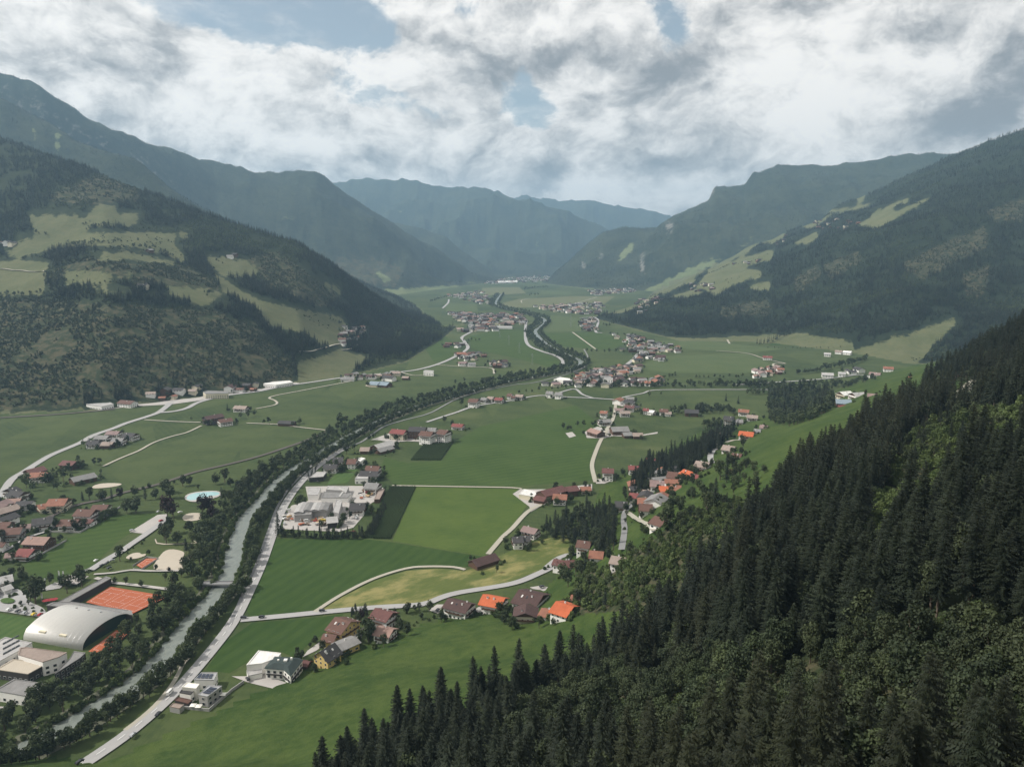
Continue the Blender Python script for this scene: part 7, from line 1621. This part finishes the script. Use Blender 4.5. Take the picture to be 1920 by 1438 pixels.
mast(998, 684, 26, 'nearest power mast in the river bend meadow'); mast(974, 663, 26, 'second power mast in the river bend meadow'); mast(954, 647, 26, 'third power mast in the river bend meadow'); mast(937, 634, 26, 'farthest power mast in the river bend meadow'); mast(1070, 613, 38, 'tall power mast in the far meadow right of the river')
# ------------------------------------------------------------------ the largest trees as things of their own, the rest as woods
LIMITS = {'S': 270, 'L': 45, 'B': 36, 'trees on the right river bank': 34, 'trees on the left river bank': 34, 'garden trees and bushes': 40, 'bushes along the water': 12}
def settle_trees():
    groups = {}
    for i, t in enumerate(PLANT):
        groups.setdefault(t[7], []).append(t)
    for g, L in groups.items():
        arr = np.array([(t[1], t[2], t[3]) for t in L]); d = np.sqrt(arr[:, 0] ** 2 + arr[:, 1] ** 2 + (arr[:, 2] - CAMZ) ** 2)
        px, py = project(arr[:, 0], arr[:, 1], arr[:, 2] + 12)
        inv = (px > -10) & (px < 1930) & (py < 1445)
        named = np.array([t[5] is not None for t in L])
        order = np.argsort(d + np.where(inv, 0, 1e6) + 0)
        lim = LIMITS.get(g, 3 if g and 'hillside' in g else 5)
        if g is None: lim = 9999
        solo = set(order[:lim].tolist())
        rest = {}
        for i, t in enumerate(L):
            kind, x, y, z, s, lab, cat, gg = t
            lod = lod_of(d[i])
            while (kind, lod) not in PROTO: lod = lod + 1 if lod < 2 else lod - 1
            if i in solo and (inv[i] or lab):
                ns = len(PROTO[(kind, lod)]); pr = PROTO[(kind, lod)][random.randrange(ns)]
                nm = {'old_spruce': 'spruce_tree', 'dark_leafy_tree': 'leafy_tree'}.get(kind, kind)
                L0, c0, g0 = {'S': (None, 'spruce tree', 'spruces of the near slope forest'), 'L': (None, 'tree', 'broadleaf trees growing among the near spruces'), 'B': (None, 'bush', 'bushes on the near slope')}.get(g, (lab, cat, g))
                if g == 'S':
                    L0 = lab or {'old_spruce': 'olive green spruce with drooping branches in the near slope forest', 'spruce_tree': 'dark green spruce standing in the dense forest on the near slope'}[kind]
                    if kind == 'old_spruce' and not lab: g0 = 'olive green spruces of the near slope forest'
                elif g == 'L': L0 = lab or 'grey green broadleaf tree growing among the near slope spruces'
                elif g == 'B': L0 = lab or 'light green bush on the near wooded slope'
                if d[i] < 1100:
                    o = link(nm, None, None, (x, y, z), random.uniform(0, 6.28)); o.scale = (s * random.uniform(.92, 1.1), s * random.uniform(.92, 1.1), s)
                    link('crown', pr[0], o); link('trunk', pr[1], o)
                else:
                    o = link(nm, pr[2], None, (x, y, z), random.uniform(0, 6.28)); o.scale = (s, s, s)
                tag(o, L0, c0 if not cat else cat, g0)
            else: rest.setdefault((kind, lod), []).append((x, y, z, s))
        for (kind, lod), q in rest.items():
            q = np.array(q)
            nm = {'spruce_tree': 'forest', 'old_spruce': 'forest', 'bush': 'shrubbery'}.get(kind, 'woodland')
            scatter(nm, {'S': 'spruce forest filling the near slope', 'L': 'broadleaf trees filling gaps on the near slope', 'B': 'bushes covering the near slope clearings'}.get(g, 'farther ' + str(g)), kind, lod, q[:, :3], q[:, 3])
settle_trees()
